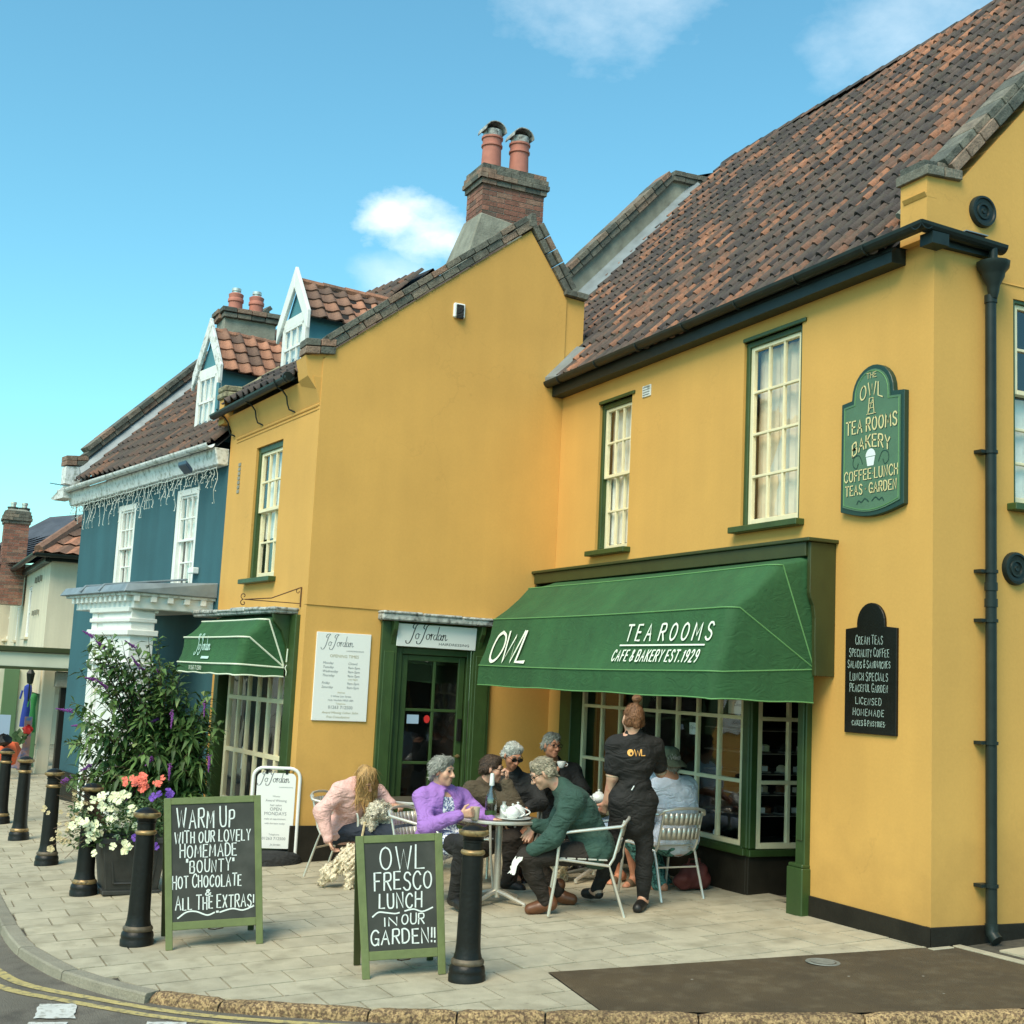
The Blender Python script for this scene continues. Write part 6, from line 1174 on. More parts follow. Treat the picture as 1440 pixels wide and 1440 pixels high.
lp([(.064, .798), (.064, .845), (.071, .85), (.071, .858), (.064, .862), (.070, .878), (.082, .888)], 'neck', M['black']); lp([(.080, .886), (.094, .893), (.099, .905), (.096, .918), (.084, .924)], 'top_ring', M['gold']); lp([(.084, .922), (.070, .936), (.045, .950), (.015, .957), (.0, .958)], 'dome_cap', M['black'])
BO = []
for i, (x, y) in enumerate(bl):
    o = b0 if i == 0 else copy_tree(b0); o.location = (x, y, G(x, y)); o['label'] = 'black cast iron bollard with gold rings, ' + names[i]; o.rotation_euler.z = i * 1.1; BO.append(o)
for i in (0, 1, 3):
    for k in BO[i].children:
        if k.name.startswith('lower_ring'): k.data = k.data.copy(); k.data.materials[0] = M['dull']

# ------------------------------------------------------------- chalkboards
def aboard(label, BL, BR, TL, TR, rear, lines):
    BL, BR, TL, TR = map(V, (BL, BR, TL, TR)); t = thing('chalkboard_sign', label, 'chalkboard', (BL + BR) / 2)
    W_, H_ = (BR - BL).length, (TL - BL).length; n = (BR - BL).cross(TL - BL).normalized(); n = n if n.x > 0 else -n
    TR = TL + (BR - BL) * ((TR - TL).length / W_)
    def P(s, q, o=0): s_, q_ = s / W_, q / H_; return BL.lerp(BR, s_).lerp(TL.lerp(TR, s_), q_) + n * o
    def bx(mb, s0, s1, q0, q1, o0, o1): mb.hexa([P(s0, q0, o0), P(s1, q0, o0), P(s1, q0, o1), P(s0, q0, o1), P(s0, q1, o0), P(s1, q1, o0), P(s1, q1, o1), P(s0, q1, o1)])
    fw = .048
    for (a, b, c, d, nm) in ((0, fw, 0, H_, 'stile'), (W_ - fw, W_, 0, H_, 'stile'), (fw, W_ - fw, H_ - fw, H_, 'top_rail'), (fw, W_ - fw, .125 * H_, .125 * H_ + .055, 'bottom_rail')):
        mb = MB(); bx(mb, a, b, c, d, -.022, .004 if nm == 'stile' else .003); part(mb, nm, M['boardg'], t, bevel=.003)
    mb = MB(); bx(mb, fw * .8, W_ - fw * .8, .125 * H_ + .04, H_ - fw * .8, -.012, -.004); part(mb, 'slate', M['chalkb'], t)
    mb = MB(); lines(mb, lambda s, q: P(s, q, -.0028)); part(mb, 'chalk_writing', M['chalk'], t, norm=False)
    back = -n; back.z = 0; back = back.normalized()
    rb = [BL + back * rear, BR + back * rear]; rb = [V((p.x, p.y, G(p.x, p.y))) for p in rb]; rt_ = [P(0, H_ - .01, -.03), P(W_, H_ - .01, -.03)]
    for a, b, e in ((rb[0], rt_[0], (BR - BL).normalized()), (rb[1], rt_[1], (BL - BR).normalized())):
        mb = MB(); mb.hexa([a, a + e * .045, a + e * .045 + n * .02, a + n * .02, b, b + e * .045, b + e * .045 + n * .02, b + n * .02]); part(mb, 'rear_leg', M['greenbox'], t, bevel=.003)
    mb = MB(); a, b = rb[0].lerp(rt_[0], .14), rb[1].lerp(rt_[1], .14); c, d = rb[0].lerp(rt_[0], .98), rb[1].lerp(rt_[1], .98); mb.hexa([a, b, b + n * .01, a + n * .01, c, d, d + n * .01, c + n * .01]); part(mb, 'rear_panel', M['chalkb'], t)
    mb = MB(); m0 = P(W_ * .45, .14 * H_, -.02); m1 = P(W_ * .6, .14 * H_, -.02); mb.tube([m0, m0 - V((0, 0, .03)) + back * .05, (m0 + m1) / 2 - V((0, 0, .05)) + back * .12, m1 - V((0, 0, .03)) + back * .05, m1], .004, 5); part(mb, 'chain', M['iron'], t)
    return t
def L1(mb, f):
    s = lambda x: (x - 233) * .00500; q = lambda y: (1336 - y) * .00478; th = .0090
    for (t_, x0, x1, yb, h, sl, bg) in (('Warm Up', 250, 332, 1163, 27, 0, 1.15), ('with our lovely', 247, 355, 1185, 17, 0, 1), ('homemade', 254, 334, 1206, 18, 0, 1.1), ('"Bounty"', 262, 330, 1228, 18, 0, 1.1), ('hot chocolate', 243, 341, 1250, 17, 0, 1.1), ('&', 288, 295, 1262, 8, 0, 1), ('all the extras!', 247, 358, 1281, 18, 0, 1.1)):
        text(mb, t_.upper(), f, s(x0), q(yb), h * .0046, th * (.9 if h < 20 else 1.1), fit=(x1 - x0) * .00485, jit=.05, gap=.36, big=bg, slant=.05)
    ribbon(mb, smooth_poly([(s(250), q(1292)), (s(262), q(1284)), (s(275), q(1284)), (s(290), q(1290)), (s(300), q(1287))], 5), .010, f); ribbon(mb, smooth_poly([(s(308), q(1287)), (s(325), q(1283)), (s(340), q(1286)), (s(355), q(1281))], 5), .010, f); ribbon(mb, [(s(303.5), q(1286)), (s(305), q(1286))], .014, f)
aboard('tall chalkboard sign about hot chocolate in a sage green frame, standing left by the planter', (-2.312, -4.785, -.276), (-2.238, -4.117, -.242), (-2.50, -4.845, .745), (-2.43, -4.16, .755), .52, L1)
def L2(mb, f):
    s = lambda x, y: (x - 510 + (1378 - y) * .065) * .00462; q = lambda y: (1379 - y) * .0043; th = .0085
    for (t_, x0, x1, yb, h, bg) in (('OWL', 531, 592, 1226, 34, 1), ('FRESCO', 524, 605, 1255, 26, 1), ('LUNCH', 531, 591, 1281, 22, 1), ('IN', 539, 556, 1306, 12, 1), ('OUR', 562, 594, 1305, 15, 1), ('GARDEN!!', 521, 613, 1332, 21, 1)):
        text(mb, t_, f, s(x0, yb), q(yb), h * .0041, th * (1.1 if h > 20 else .9), fit=(x1 - x0) * .0044, jit=.05, gap=.32, slant=.04)
    ribbon(mb, smooth_poly([(s(522, 1292), q(1292)), (s(530, 1290), q(1286)), (s(540, 1290), q(1287)), (s(552, 1290), q(1289)), (s(558, 1290), q(1288))], 5), .009, f); ribbon(mb, smooth_poly([(s(566, 1290), q(1286)), (s(578, 1290), q(1284)), (s(590, 1290), q(1288)), (s(604, 1290), q(1283))], 5), .009, f)
aboard('small chalkboard sign about lunch in the garden, standing left of the nearest bollard', (-.888, -3.838, -.206), (-.794, -3.312, -.178), (-1.055, -3.885, .655), (-.962, -3.320, .69), .42, L2)

# swing sign of the salon
js = thing('pavement_sign', 'white hanging pavement sign of the salon on a dark oval base by the shop window', 'sign', (-6.0, -3.05, G(-6, -3.05)))
O = V((-6.0, -3.05, G(-6, -3.05))); sx = V((.32, .945, 0)).normalized(); sn = V((.945, -.32, 0)).normalized()
fJ = Fr(O, sx, sn)
mb = MB(); n = 28; pr = [(1.0, 0), (1.0, .05), (.93, .09), (.75, .12), (.2, .13), (.001, .13)]; vs = []
for r_, h_ in pr: vs += [O + sx * (.30 * r_ * math.cos(2 * math.pi * k / n)) + sn * (.22 * r_ * math.sin(2 * math.pi * k / n)) + V((0, 0, h_)) for k in range(n)]
mb.add(vs, [(i * n + k, i * n + (k + 1) % n, (i + 1) * n + (k + 1) % n, (i + 1) * n + k) for i in range(5) for k in range(n)]); part(mb, 'base', M['darkcl'], js, smooth=True)
def rr(w, z0, z1, r, n=5): return [(w - r + r * math.sin(a), z0 + r - r * math.cos(a)) for a in [math.pi / 2 * k / n for k in range(n + 1)]] + [(w - r + r * math.cos(a), z1 - r + r * math.sin(a)) for a in [math.pi / 2 * k / n for k in range(n + 1)]] + [(-w + r - r * math.sin(a), z1 - r + r * math.cos(a)) for a in [math.pi / 2 * k / n for k in range(n + 1)]] + [(-w + r - r * math.cos(a), z0 + r - r * math.sin(a)) for a in [math.pi / 2 * k / n for k in range(n + 1)]]
mb = MB(); fp = [(-.235, .10), (-.235, .85)] + [(-.235 + .1 - .1 * math.cos(a), .85 + .1 * math.sin(a)) for a in [math.pi / 2 * k / 5 for k in range(1, 6)]] + [(.135 + .1 * math.sin(a), .85 + .1 * math.cos(a)) for a in [math.pi / 2 * k / 5 for k in range(6)]] + [(.235, .10)]
mb.tube([fJ(u, z, .0) for u, z in fp], .018, 10); part(mb, 'frame', M['white'], js, smooth=True)
mb = MB(); mb.prism([fJ(u, z, -.008) for u, z in rr(.195, .15, .90, .05)], sn * .016); part(mb, 'panel', M['signw'], js)
for u in (-.1, .1): mb = MB(); mb.obox(fJ(u, .925, 0), sx * .012, sn * .012, V((0, 0, .035))); mb.obox(fJ(u, .935, 0.0), sx * .03, sn * .012, V((0, 0, .008))); part(mb, 'clip', M['black'], js)
mb = MB(); f_ = lambda s, t: fJ(s, t, .0095); script(mb, f_, -.19, .775, .105, .0075); ftext(mb, 'HAIRDRESSING', f_, .03, .755, .011, fit=.14)
for i, (t_, h_) in enumerate((('Winner', .018), ('Award Winning', .024), ('hair salon', .022), ('OPEN', .034), ('MONDAYS', .034), ('make an appointment', .018), ('with the team today', .018))): ftext(mb, t_, f_, .01, .66 - i * .045, h_, center=True)
ftext(mb, 'Telephone', f_, .01, .28, .018, center=True); ftext(mb, '01263 712500', f_, .01, .235, .03, center=True); ftext(mb, 'Jo Jordan', f_, .03, .18, .02, center=True, shear=.3)
part(mb, 'print', M['inkgrey'], js, norm=False)

# ------------------------------------------------------------- planter, bedding flowers, buddleia
pl = thing('planter', 'square dark panelled planter crowded with white, coral and violet flowers', 'planter', (-5.0, -4.62, G(-5, -4.62)))
z0 = G(-5, -4.62); mb = MB(); mb.hexa([(-5.22, -4.84, z0), (-4.78, -4.84, z0), (-4.78, -4.40, z0), (-5.22, -4.40, z0), (-5.28, -4.90, z0 + .46), (-4.72, -4.90, z0 + .46), (-4.72, -4.34, z0 + .46), (-5.28, -4.34, z0 + .46)]); part(mb, 'box', M['planter'], pl, bevel=.01)
mb = MB(); mb.box(-5.30, -4.70, -4.92, -4.32, z0 + .44, z0 + .49); part(mb, 'rim', M['planter'], pl, bevel=.008); mb = MB(); mb.box(-5.25, -4.75, -4.87, -4.37, z0 - .0, z0 + .04); part(mb, 'foot', M['planter'], pl, bevel=.008)
mb = MB(); mb.tube([(-4.76, -4.78, z0 + .10), (-4.745, -4.82, z0 + .36), (-4.745, -4.42, z0 + .36), (-4.76, -4.46, z0 + .10), (-4.76, -4.78, z0 + .10)], .012, 5); part(mb, 'panel_moulding', M['planter'], pl)
def leafq(mb, p, d, l, w, droop=.25, n_=None):
    d = V(d).normalized(); s = d.cross(V((0, 0, 1))); s = s.normalized() if s.length > .01 else V((1, 0, 0)); s = s + V((0, 0, random.uniform(-.5, .5))); s.normalize()
    a = V(p); b = a + d * l * .5 + V((0, 0, -droop * l * .12)); c = a + d * l + V((0, 0, -droop * l)); mb.add([a, b + s * w / 2, c, b - s * w / 2, b - V((0, 0, w * .12))], [(0, 1, 4), (1, 2, 4), (2, 3, 4), (3, 0, 4)])
fz = random.Random(21); mb = MB(); C0 = V((-5.02, -4.68, z0 + .62))
for k in range(2100):
    a, b = fz.uniform(0, 6.283), fz.gauss(0, 1); r_ = fz.random() ** .5; p = C0 + V((math.cos(a) * .40 * r_, math.sin(a) * .46 * r_ - .04, fz.uniform(-.26, .24) * (1 - r_ * .4))); 
    if p.y < -4.95: p.z -= .05
    mb.rn(fz.random()); leafq(mb, p, (fz.gauss(0, 1), fz.gauss(0, 1), fz.gauss(.2, .6)), fz.uniform(.03, .065), fz.uniform(.02, .035))
part(mb, 'bedding_leaves', M['foliage2'], pl, kind='stuff', norm=False)
def flower(nm, p, r_, m_, n_=5):
    mb = MB(); ax = (V((.85, -.5, .35)) + V((fz.gauss(0, .3), fz.gauss(0, .3), fz.gauss(0, .3)))).normalized(); a = ax.orthogonal().normalized(); b = ax.cross(a)
    for k in range(n_):
        t = 2 * math.pi * k / n_ + fz.random(); u = a * math.cos(t) + b * math.sin(t); v = ax.cross(u); mb.add([V(p), V(p) + u * r_ * .7 + v * r_ * .5 + ax * r_ * .25, V(p) + u * r_ * 1.05 + ax * r_ * .1, V(p) + u * r_ * .7 - v * r_ * .5 + ax * r_ * .25], [(0, 1, 2, 3)])
    mb.ball(V(p) + ax * r_ * .1, r_ * .16, 5); part(mb, nm, m_, pl, norm=False)
for k in range(58):
    a = fz.uniform(0, 6.28); flower('white_flower', C0 + V((.22 + fz.uniform(-.06, .20), -.14 + fz.gauss(0, .17), fz.uniform(-.26, .24))), fz.uniform(.028, .045), M['creamf'])
for k in range(26): flower('coral_flower', C0 + V((.18 + fz.gauss(0, .08), .10 + fz.gauss(0, .09), .33 + fz.uniform(-.06, .06))), fz.uniform(.025, .038), M['coral'])
for k in range(16): q = fz.choice([(.3, .12, -.13), (.2, .16, .22), (.15, .32, .25)]); flower('violet_flower', C0 + V((q[0] + fz.gauss(0, .05), q[1] + fz.gauss(0, .05), q[2] + fz.gauss(0, .04))), fz.uniform(.03, .045), M['violet'])
for k in range(40):
    q = C0 + V((.05 + fz.uniform(-.1, .15), -.46 + fz.gauss(0, .10), -.05 + fz.gauss(0, .15))); flower('straw_flower', q, fz.uniform(.018, .034), M['dryf'])
mb = MB()
for k in range(26): q = C0 + V((.1, -.15, -.1)); e = C0 + V((fz.uniform(0, .3), -.35 - fz.random() * .3, fz.uniform(-.35, .45))); mb.tube([q, q.lerp(e, .5) + V((0, 0, .08)), e], .003, 3)
part(mb, 'stems', M['twig'], pl, kind='stuff', norm=False)

bu = thing('buddleia_bush', 'tall buddleia bush with purple flower spikes in front of the white porch', 'bush', (-7.7, -3.9, G(-7.7, -3.9)))
fz = random.Random(33); wood = MB(); lv = MB(); base = V((-7.75, -3.85, G(-7.7, -3.85))); sp = []; big = []
def branch(a, e, nl, ll, arch, thick=.012):
    n = 9; pts = []
    for k in range(n + 1): t = k / n; pts.append(a.lerp(e, t) + V((0, 0, arch * math.sin(math.pi * t) * .9)) + V((fz.uniform(-.02, .02), fz.uniform(-.02, .02), 0)))
    wood.tube(pts, [thick * (1 - .75 * k / n) for k in range(n + 1)], 4)
    for i in range(nl):
        t = .25 + .75 * i / nl; k = min(n - 1, int(t * n)); p = pts[k].lerp(pts[k + 1], t * n - k); d = (pts[k + 1] - pts[k]).normalized()
        for s in (-1, 1):
            o = d.orthogonal(); o.rotate(Matrix.Rotation(fz.uniform(0, 6.28), 3, d)); lv.rn(min(1, max(0, fz.gauss(.45, .28)))); leafq(lv, p, o.normalized() * .9 + d * fz.uniform(.3, .9), ll * fz.uniform(.55, 1.25), ll * fz.uniform(.26, .40), fz.uniform(.2, .6))
    return pts
def spike(p, d, l):
    mb = MB(); d = V(d).normalized()
    mb.tube([p, p + d * l * .3, p + d * l * .7, p + d * l], [.007, .012, .008, .002], 6); mb.v = [tuple(V(q) + V((fz.uniform(-.004, .004), fz.uniform(-.004, .004), fz.uniform(-.004, .004)))) for q in mb.v]
    for k in range(60): t = fz.random() ** 1.3; q = p + d * l * t; mb.ball(q + V((fz.gauss(0, 1), fz.gauss(0, 1), fz.gauss(0, 1))).normalized() * .020 * (1.05 - t) * (1 + .3 * math.sin(t * 14)), .0075, 4)
    part(mb, 'flower_spike', M['purplef'], bu)
for k in range(150):      # dense right hand side, close to the salon window
    yy = fz.uniform(-.55, .36); e = V((-7.25 + fz.uniform(-.45, .35), -3.78 + yy, fz.uniform(.0, 1.42 if yy > -.1 else 1.75))); branch(base + V((0, 0, .1)), e, 26, .155, fz.uniform(.1, .35))
for k in range(84):      # arching open branches on the left, over the porch
    e = V((-7.2 + fz.uniform(-.4, .3), -4.3 + fz.uniform(-.68, .25), fz.uniform(.25, 2.05))); pts = branch(base + V((0, 0, .2)), e, 20, .15, fz.uniform(.2, .4))
    if k % 4 == 0: spike(pts[-1], (pts[-1] - pts[-2]) + V((0, -.03, -.05)), fz.uniform(.12, .2))
for q in ((-7.0, -3.62, 1.33), (-6.9, -3.55, .75), (-6.95, -3.85, .25), (-6.95, -3.95, .65), (-6.9, -3.98, 1.2)): spike(V(q), (.05, 0, -1), .17)
part(wood, 'stems', M['twig'], bu, kind='stuff', norm=False); part(lv, 'leaves', M['foliage'], bu, kind='stuff', norm=False)

# ------------------------------------------------------------- chairs and tables
def chair_mesh():
    t = thing('cafe_chair', 'x', 'chair', (0, 0, 0), 'aluminium cafe chairs')
    for s in (-1, 1):
        y = s * .245
        mb = MB(); mb.tube([(.30, s * .25, .0), (.255, y, .30), (.235, y, .58), (.225, y, .615), (.20, y, .640), (.16, y, .650), (-.20, y, .705), (-.255, s * .235, .712)], .0125, 8); part(mb, 'arm_and_front_leg', M['alu'], t, smooth=True, local=True)
        mb = MB(); mb.tube([(-.30, s * .22, .0), (-.20, s * .21, .30), (-.165, s * .21, .40), (.20, s * .21, .43), (.245, s * .235, .43)], .0115, 8); part(mb, 'rear_leg', M['alu'], t, smooth=True, local=True)
        mb = MB(); mb.tube([(-.165, s * .20, .40), (-.20, s * .20, .46), (-.275, s * .20, .755)], .011, 8); part(mb, 'back_post', M['alu'], t, smooth=True, local=True)
    mb = MB(); mb.tube([(-.255, -.235, .712), (-.285, -.21, .745), (-.315, -.12, .765), (-.325, 0, .77), (-.315, .12, .765), (-.285, .21, .745), (-.255, .235, .712)], .0125, 8); part(mb, 'top_rail', M['alu'], t, smooth=True, local=True)
    for (z0, z1) in ((.50, .60), (.625, .725)):
        mb = MB(); n = 8
        for k in range(n):
            y0, y1 = -.2 + .4 * k / n, -.2 + .4 * (k + 1) / n; f = lambda y, z: (-.205 - (z - .46) * .255 - .035 * (1 - (y / .2) ** 2), y, z)
            mb.quad(f(y0, z0), f(y1, z0), f(y1, z1), f(y0, z1))
        o = part(mb, 'back_slat', M['alu'], t, smooth=True, local=True, norm=False); md = o.modifiers.new('s', 'SOLIDIFY'); md.thickness = .004
    for k in range(5):
        x = -.15 + k * .083; mb = MB(); mb.box(x, x + .07, -.205, .205, .435, .447); part(mb, 'seat_slat', M['alu'], t, local=True, bevel=.003)
    mb = MB(); mb.tube([(.2, -.21, .43), (.2, .21, .43)], .009, 6); mb.tube([(-.21, -.21, .27), (-.21, .21, .27)], .008, 6); part(mb, 'stretcher', M['alu'], t, smooth=True, local=True)
    return t
chairs = [((-2.24, -1.50), (-.45, -.89), 'aluminium cafe chair seen from the side under the man in the dark green sweatshirt'), ((-2.62, -.54), (-.99, -.06), 'aluminium cafe chair seen from behind under the man in the camouflage hat'), ((-3.16, -2.50), (.80, .60), 'aluminium cafe chair under the woman in lilac, behind the small chalkboard'), ((-3.92, -1.70), (.78, .60), 'aluminium cafe chair under the brown haired man'), ((-4.25, -1.22), (.95, -.30), 'aluminium cafe chair under the woman in sunglasses'), ((-4.86, -2.66), (.70, .70), 'aluminium cafe chair under the woman in pink by the ochre wall'), ((-4.66, -.48), (.90, -.35), 'aluminium cafe chair under the man drinking from a cup'), ((-3.52, -.16), (.3, -.95), 'aluminium cafe chair hidden behind the waitress')]
ch0 = chair_mesh()
for i, ((x, y), f, lb) in enumerate(chairs):
    o = ch0 if i == 0 else copy_tree(ch0); o.location = (x, y, G(x, y)); o.rotation_euler = (0, 0, math.atan2(f[1], f[0])); o['label'] = lb
def table(x, y, label, r=.35, h=.70):
    z = G(x, y); t = thing('cafe_table', label, 'table', (x, y, z), 'round cafe tables')
    mb = MB(); mb.lathe((x, y, z + h - .03), [(.0, 0), (r - .015, 0), (r, .008), (r, .022), (r - .008, .03), (.0, .03)], 36, mis=[1, 1, 1, 1, 0]); part(mb, 'table_top', [M['tabletop'], M['alu']], t, smooth=True)
    mb = MB(); mb.tube([(x, y, z + .05), (x, y, z + h - .03)], .03, 14); part(mb, 'column', M['alu'], t, smooth=True)
    for k in range(4):
        a = k * math.pi / 2 + .5; c, s = math.cos(a), math.sin(a); mb = MB(); mb.tube([(x, y, z + .10), (x + c * .10, y + s * .10, z + .08), (x + c * .30, y + s * .30, z + .025)], [.022, .02, .014], 8); mb.tube([(x + c * .29, y + s * .29, z + .03), (x + c * .29, y + s * .29, z)], .018, 8); part(mb, 'foot', M['alu'], t, smooth=True)
    return t
table(-2.945, -1.963, 'round cafe table with teapots and a bottle behind the nearest bollard'); table(-3.62, -.66, 'round cafe table laid with a teapot, partly behind the waitress'); table(-4.70, -2.02, 'round cafe table beside the woman in pink by the salon door', .32)
def tz(x, y): return G(x, y) + .70
def teapot(p, label, s=1., col='china'):
    t = thing('teapot', label, 'teapot', p, 'white teapots'); x, y, z = p
    mb = MB(); mb.lathe(p, [(.035 * s, 0), (.045 * s, .004), (.065 * s, .03 * s), (.068 * s, .05 * s), (.055 * s, .08 * s), (.035 * s, .09 * s)], 18); part(mb, 'body', M[col], t, smooth=True)
    mb = MB(); mb.lathe((x, y, z + .088 * s), [(.038 * s, 0), (.03 * s, .012), (.008, .018), (.008, .025), (.013, .032), (.001, .04)], 14); part(mb, 'lid', M[col], t, smooth=True)
    d = V((-.43, -.9, 0)); q = V(p); mb = MB(); mb.tube([q + d * .055 * s + V((0, 0, .03 * s)), q + d * .09 * s + V((0, 0, .05 * s)), q + d * .105 * s + V((0, 0, .08 * s))], [.014, .010, .007], 8); part(mb, 'spout', M[col], t, smooth=True)
    mb = MB(); mb.tube([q - d * (.055 + .05 * math.sin(math.pi * k / 6)) * s + V((0, 0, (.075 - .06 * k / 6) * s)) for k in range(7)], .006, 6); part(mb, 'handle', M[col], t, smooth=True)
def cup(p, label, saucer=True, m='china'):
    t = thing('teacup', label, 'cup', p, None if not saucer else 'white cups'); q = V(p); mb = MB()
    if saucer: mb.lathe(p, [(.0, .0), (.04, .0), (.072, .012), (.072, .015), (.03, .006)], 20); part(mb, 'saucer', M[m], t, smooth=True)
    mb = MB(); mb.lathe((p[0], p[1], p[2] + .006), [(.02, 0), (.03, .012), (.042, .045), (.043, .062), (.039, .062), (.0, .03)], 18); part(mb, 'bowl', M[m], t, smooth=True)
    mb = MB(); d = V((.43, .9, 0)); mb.tube([q + d * (.04 + .022 * math.sin(math.pi * k / 5)) + V((0, 0, .058 - .035 * k / 5)) for k in range(6)], .004, 5); part(mb, 'handle', M[m], t, smooth=True)
zt = tz(-2.945, -1.963)
tr = thing('tray', 'oval white tray holding the teapots on the near table', 'tray', (-2.82, -1.90, zt)); mb = MB(); mb.lathe((-2.82, -1.90, zt), [(0, 0), (.13, 0), (.15, .012), (.15, .016), (.0, .008)], 28); part(mb, 'dish', M['china'], tr, smooth=True)
teapot((-2.86, -1.84, zt + .012), 'white teapot at the back of the tray on the near table'); teapot((-2.77, -1.93, zt + .012), 'white teapot at the front of the tray on the near table', .95)
g_ = thing('glass_jug', 'small clear glass jug standing on the tray between the teapots', 'jug', (-2.88, -1.96, zt + .01)); mb = MB(); mb.lathe((-2.88, -1.96, zt + .01), [(.03, 0), (.034, .05), (.03, .09), (.014, .105), (.014, .12), (.02, .125)], 14); part(mb, 'body', M['bottle'], g_, smooth=True)
bo = thing('glass_bottle', 'tall clear glass bottle with white stopper on the near table', 'bottle', (-2.84, -2.09, zt)); mb = MB(); c = (-2.84, -2.10, zt); mb.lathe(c, [(.0, 0), (.045, 0), (.048, .01), (.048, .16), (.040, .20), (.018, .25), (.016, .275)], 18); part(mb, 'body', M['bottleglass'], bo, smooth=True); mb = MB(); mb.lathe((c[0], c[1], zt + .272), [(.019, 0), (.022, .01), (.019, .06), (.016, .10), (.001, .103)], 12); part(mb, 'stopper', M['china'], bo, smooth=True); mb = MB(); mb.lathe((c[0], c[1], zt + .035), [(.0492, 0), (.0492, .035)], 18); part(mb, 'label_band', M['green'], bo, smooth=True)
la = thing('latte_glass', 'tall glass of milky coffee held by the woman in lilac', 'glass', (-2.78, -2.24, zt)); mb = MB(); mb.lathe((-2.78, -2.27, zt), [(.0, 0), (.03, 0), (.038, .02), (.042, .105), (.0, .105)], 18); part(mb, 'drink', M['latte'], la, smooth=True); mb = MB(); mb.lathe((-2.78, -2.27, zt), [(.032, .0), (.04, .02), (.044, .12), (.042, .12), (.041, .106)], 18); part(mb, 'glass', M['bottle'], la, smooth=True) if False else None
cup((-3.06, -2.10, zt), 'white cup and saucer between the bottle and the latte glass'); cup((-3.12, -1.78, zt), 'white cup and saucer at the back of the near table')
z2 = tz(-3.62, -.66); teapot((-3.62, -.63, z2 + .0), 'white teapot on the far table, left of the waitress'); teapot((-3.48, -.55, z2 + .0), 'smaller white pot on the far table beside the waitress arm', .8); cup((-3.72, -.88, z2), 'white cup and saucer at the left of the far table'); cup((-3.55, -.78, z2), 'white cup in front of the far teapot')
cup((-4.08, -.795, .885), 'white cup held up by the grey haired man at the back', saucer=False)

# ------------------------------------------------------------- bodies: smooth blended volumes turned into one skin
def field(prims, h, seed=0):
    """prims: (kind, data, blend k, sign). returns value grid, origin"""
    P = np.array([p for pr in prims if pr[3] > 0 for p in pr[4]]); lo = P.min(0) - 3 * h; hi = P.max(0) + 3 * h
    n = np.ceil((hi - lo) / h).astype(int) + 1; A = np.zeros(n, np.float32)
    def local(pr):
        pts = np.array(pr[4]); m = 4.5 * pr[2]; a = np.maximum(0, np.floor((pts.min(0) - m - lo) / h).astype(int)); b = np.minimum(n, np.ceil((pts.max(0) + m - lo) / h).astype(int) + 1)
        if np.any(b <= a): return None
        g = np.meshgrid(*[lo[i] + h * np.arange(a[i], b[i], dtype=np.float32) for i in range(3)], indexing='ij'); X = np.stack(g, -1); return tuple(slice(a[i], b[i]) for i in range(3)), X
    def dist(pr, X):
        if pr[0] == 'c':
            a, b, ra, rb = pr[1]; ab = b - a; L2 = max(1e-9, ab @ ab); t = np.clip(((X - a) @ ab) / L2, 0, 1)[..., None]; return np.linalg.norm(X - a - t * ab, axis=-1) - (ra + (rb - ra) * t[..., 0])
        c, Rm, r = pr[1]; q = (X - c) @ Rm; k0 = np.linalg.norm(q / r, axis=-1); k1 = np.linalg.norm(q / (r * r), axis=-1) + 1e-6; return k0 * (k0 - 1) / k1
    for pr in prims:
        if pr[3] < 0: continue
        L_ = local(pr)
        if L_ is None: continue
        sl, X = L_; A[sl] += np.exp(np.clip(-dist(pr, X) / pr[2], -20, 25))
    Vv = np.log(A + 1e-8) * .01
    for pr in prims:
        if pr[3] > 0: continue
        L_ = local(pr)
        if L_ is None: continue
        sl, X = L_; Vv[sl] = np.minimum(Vv[sl], np.clip(dist(pr, X), -.02, .2))
    return Vv, lo
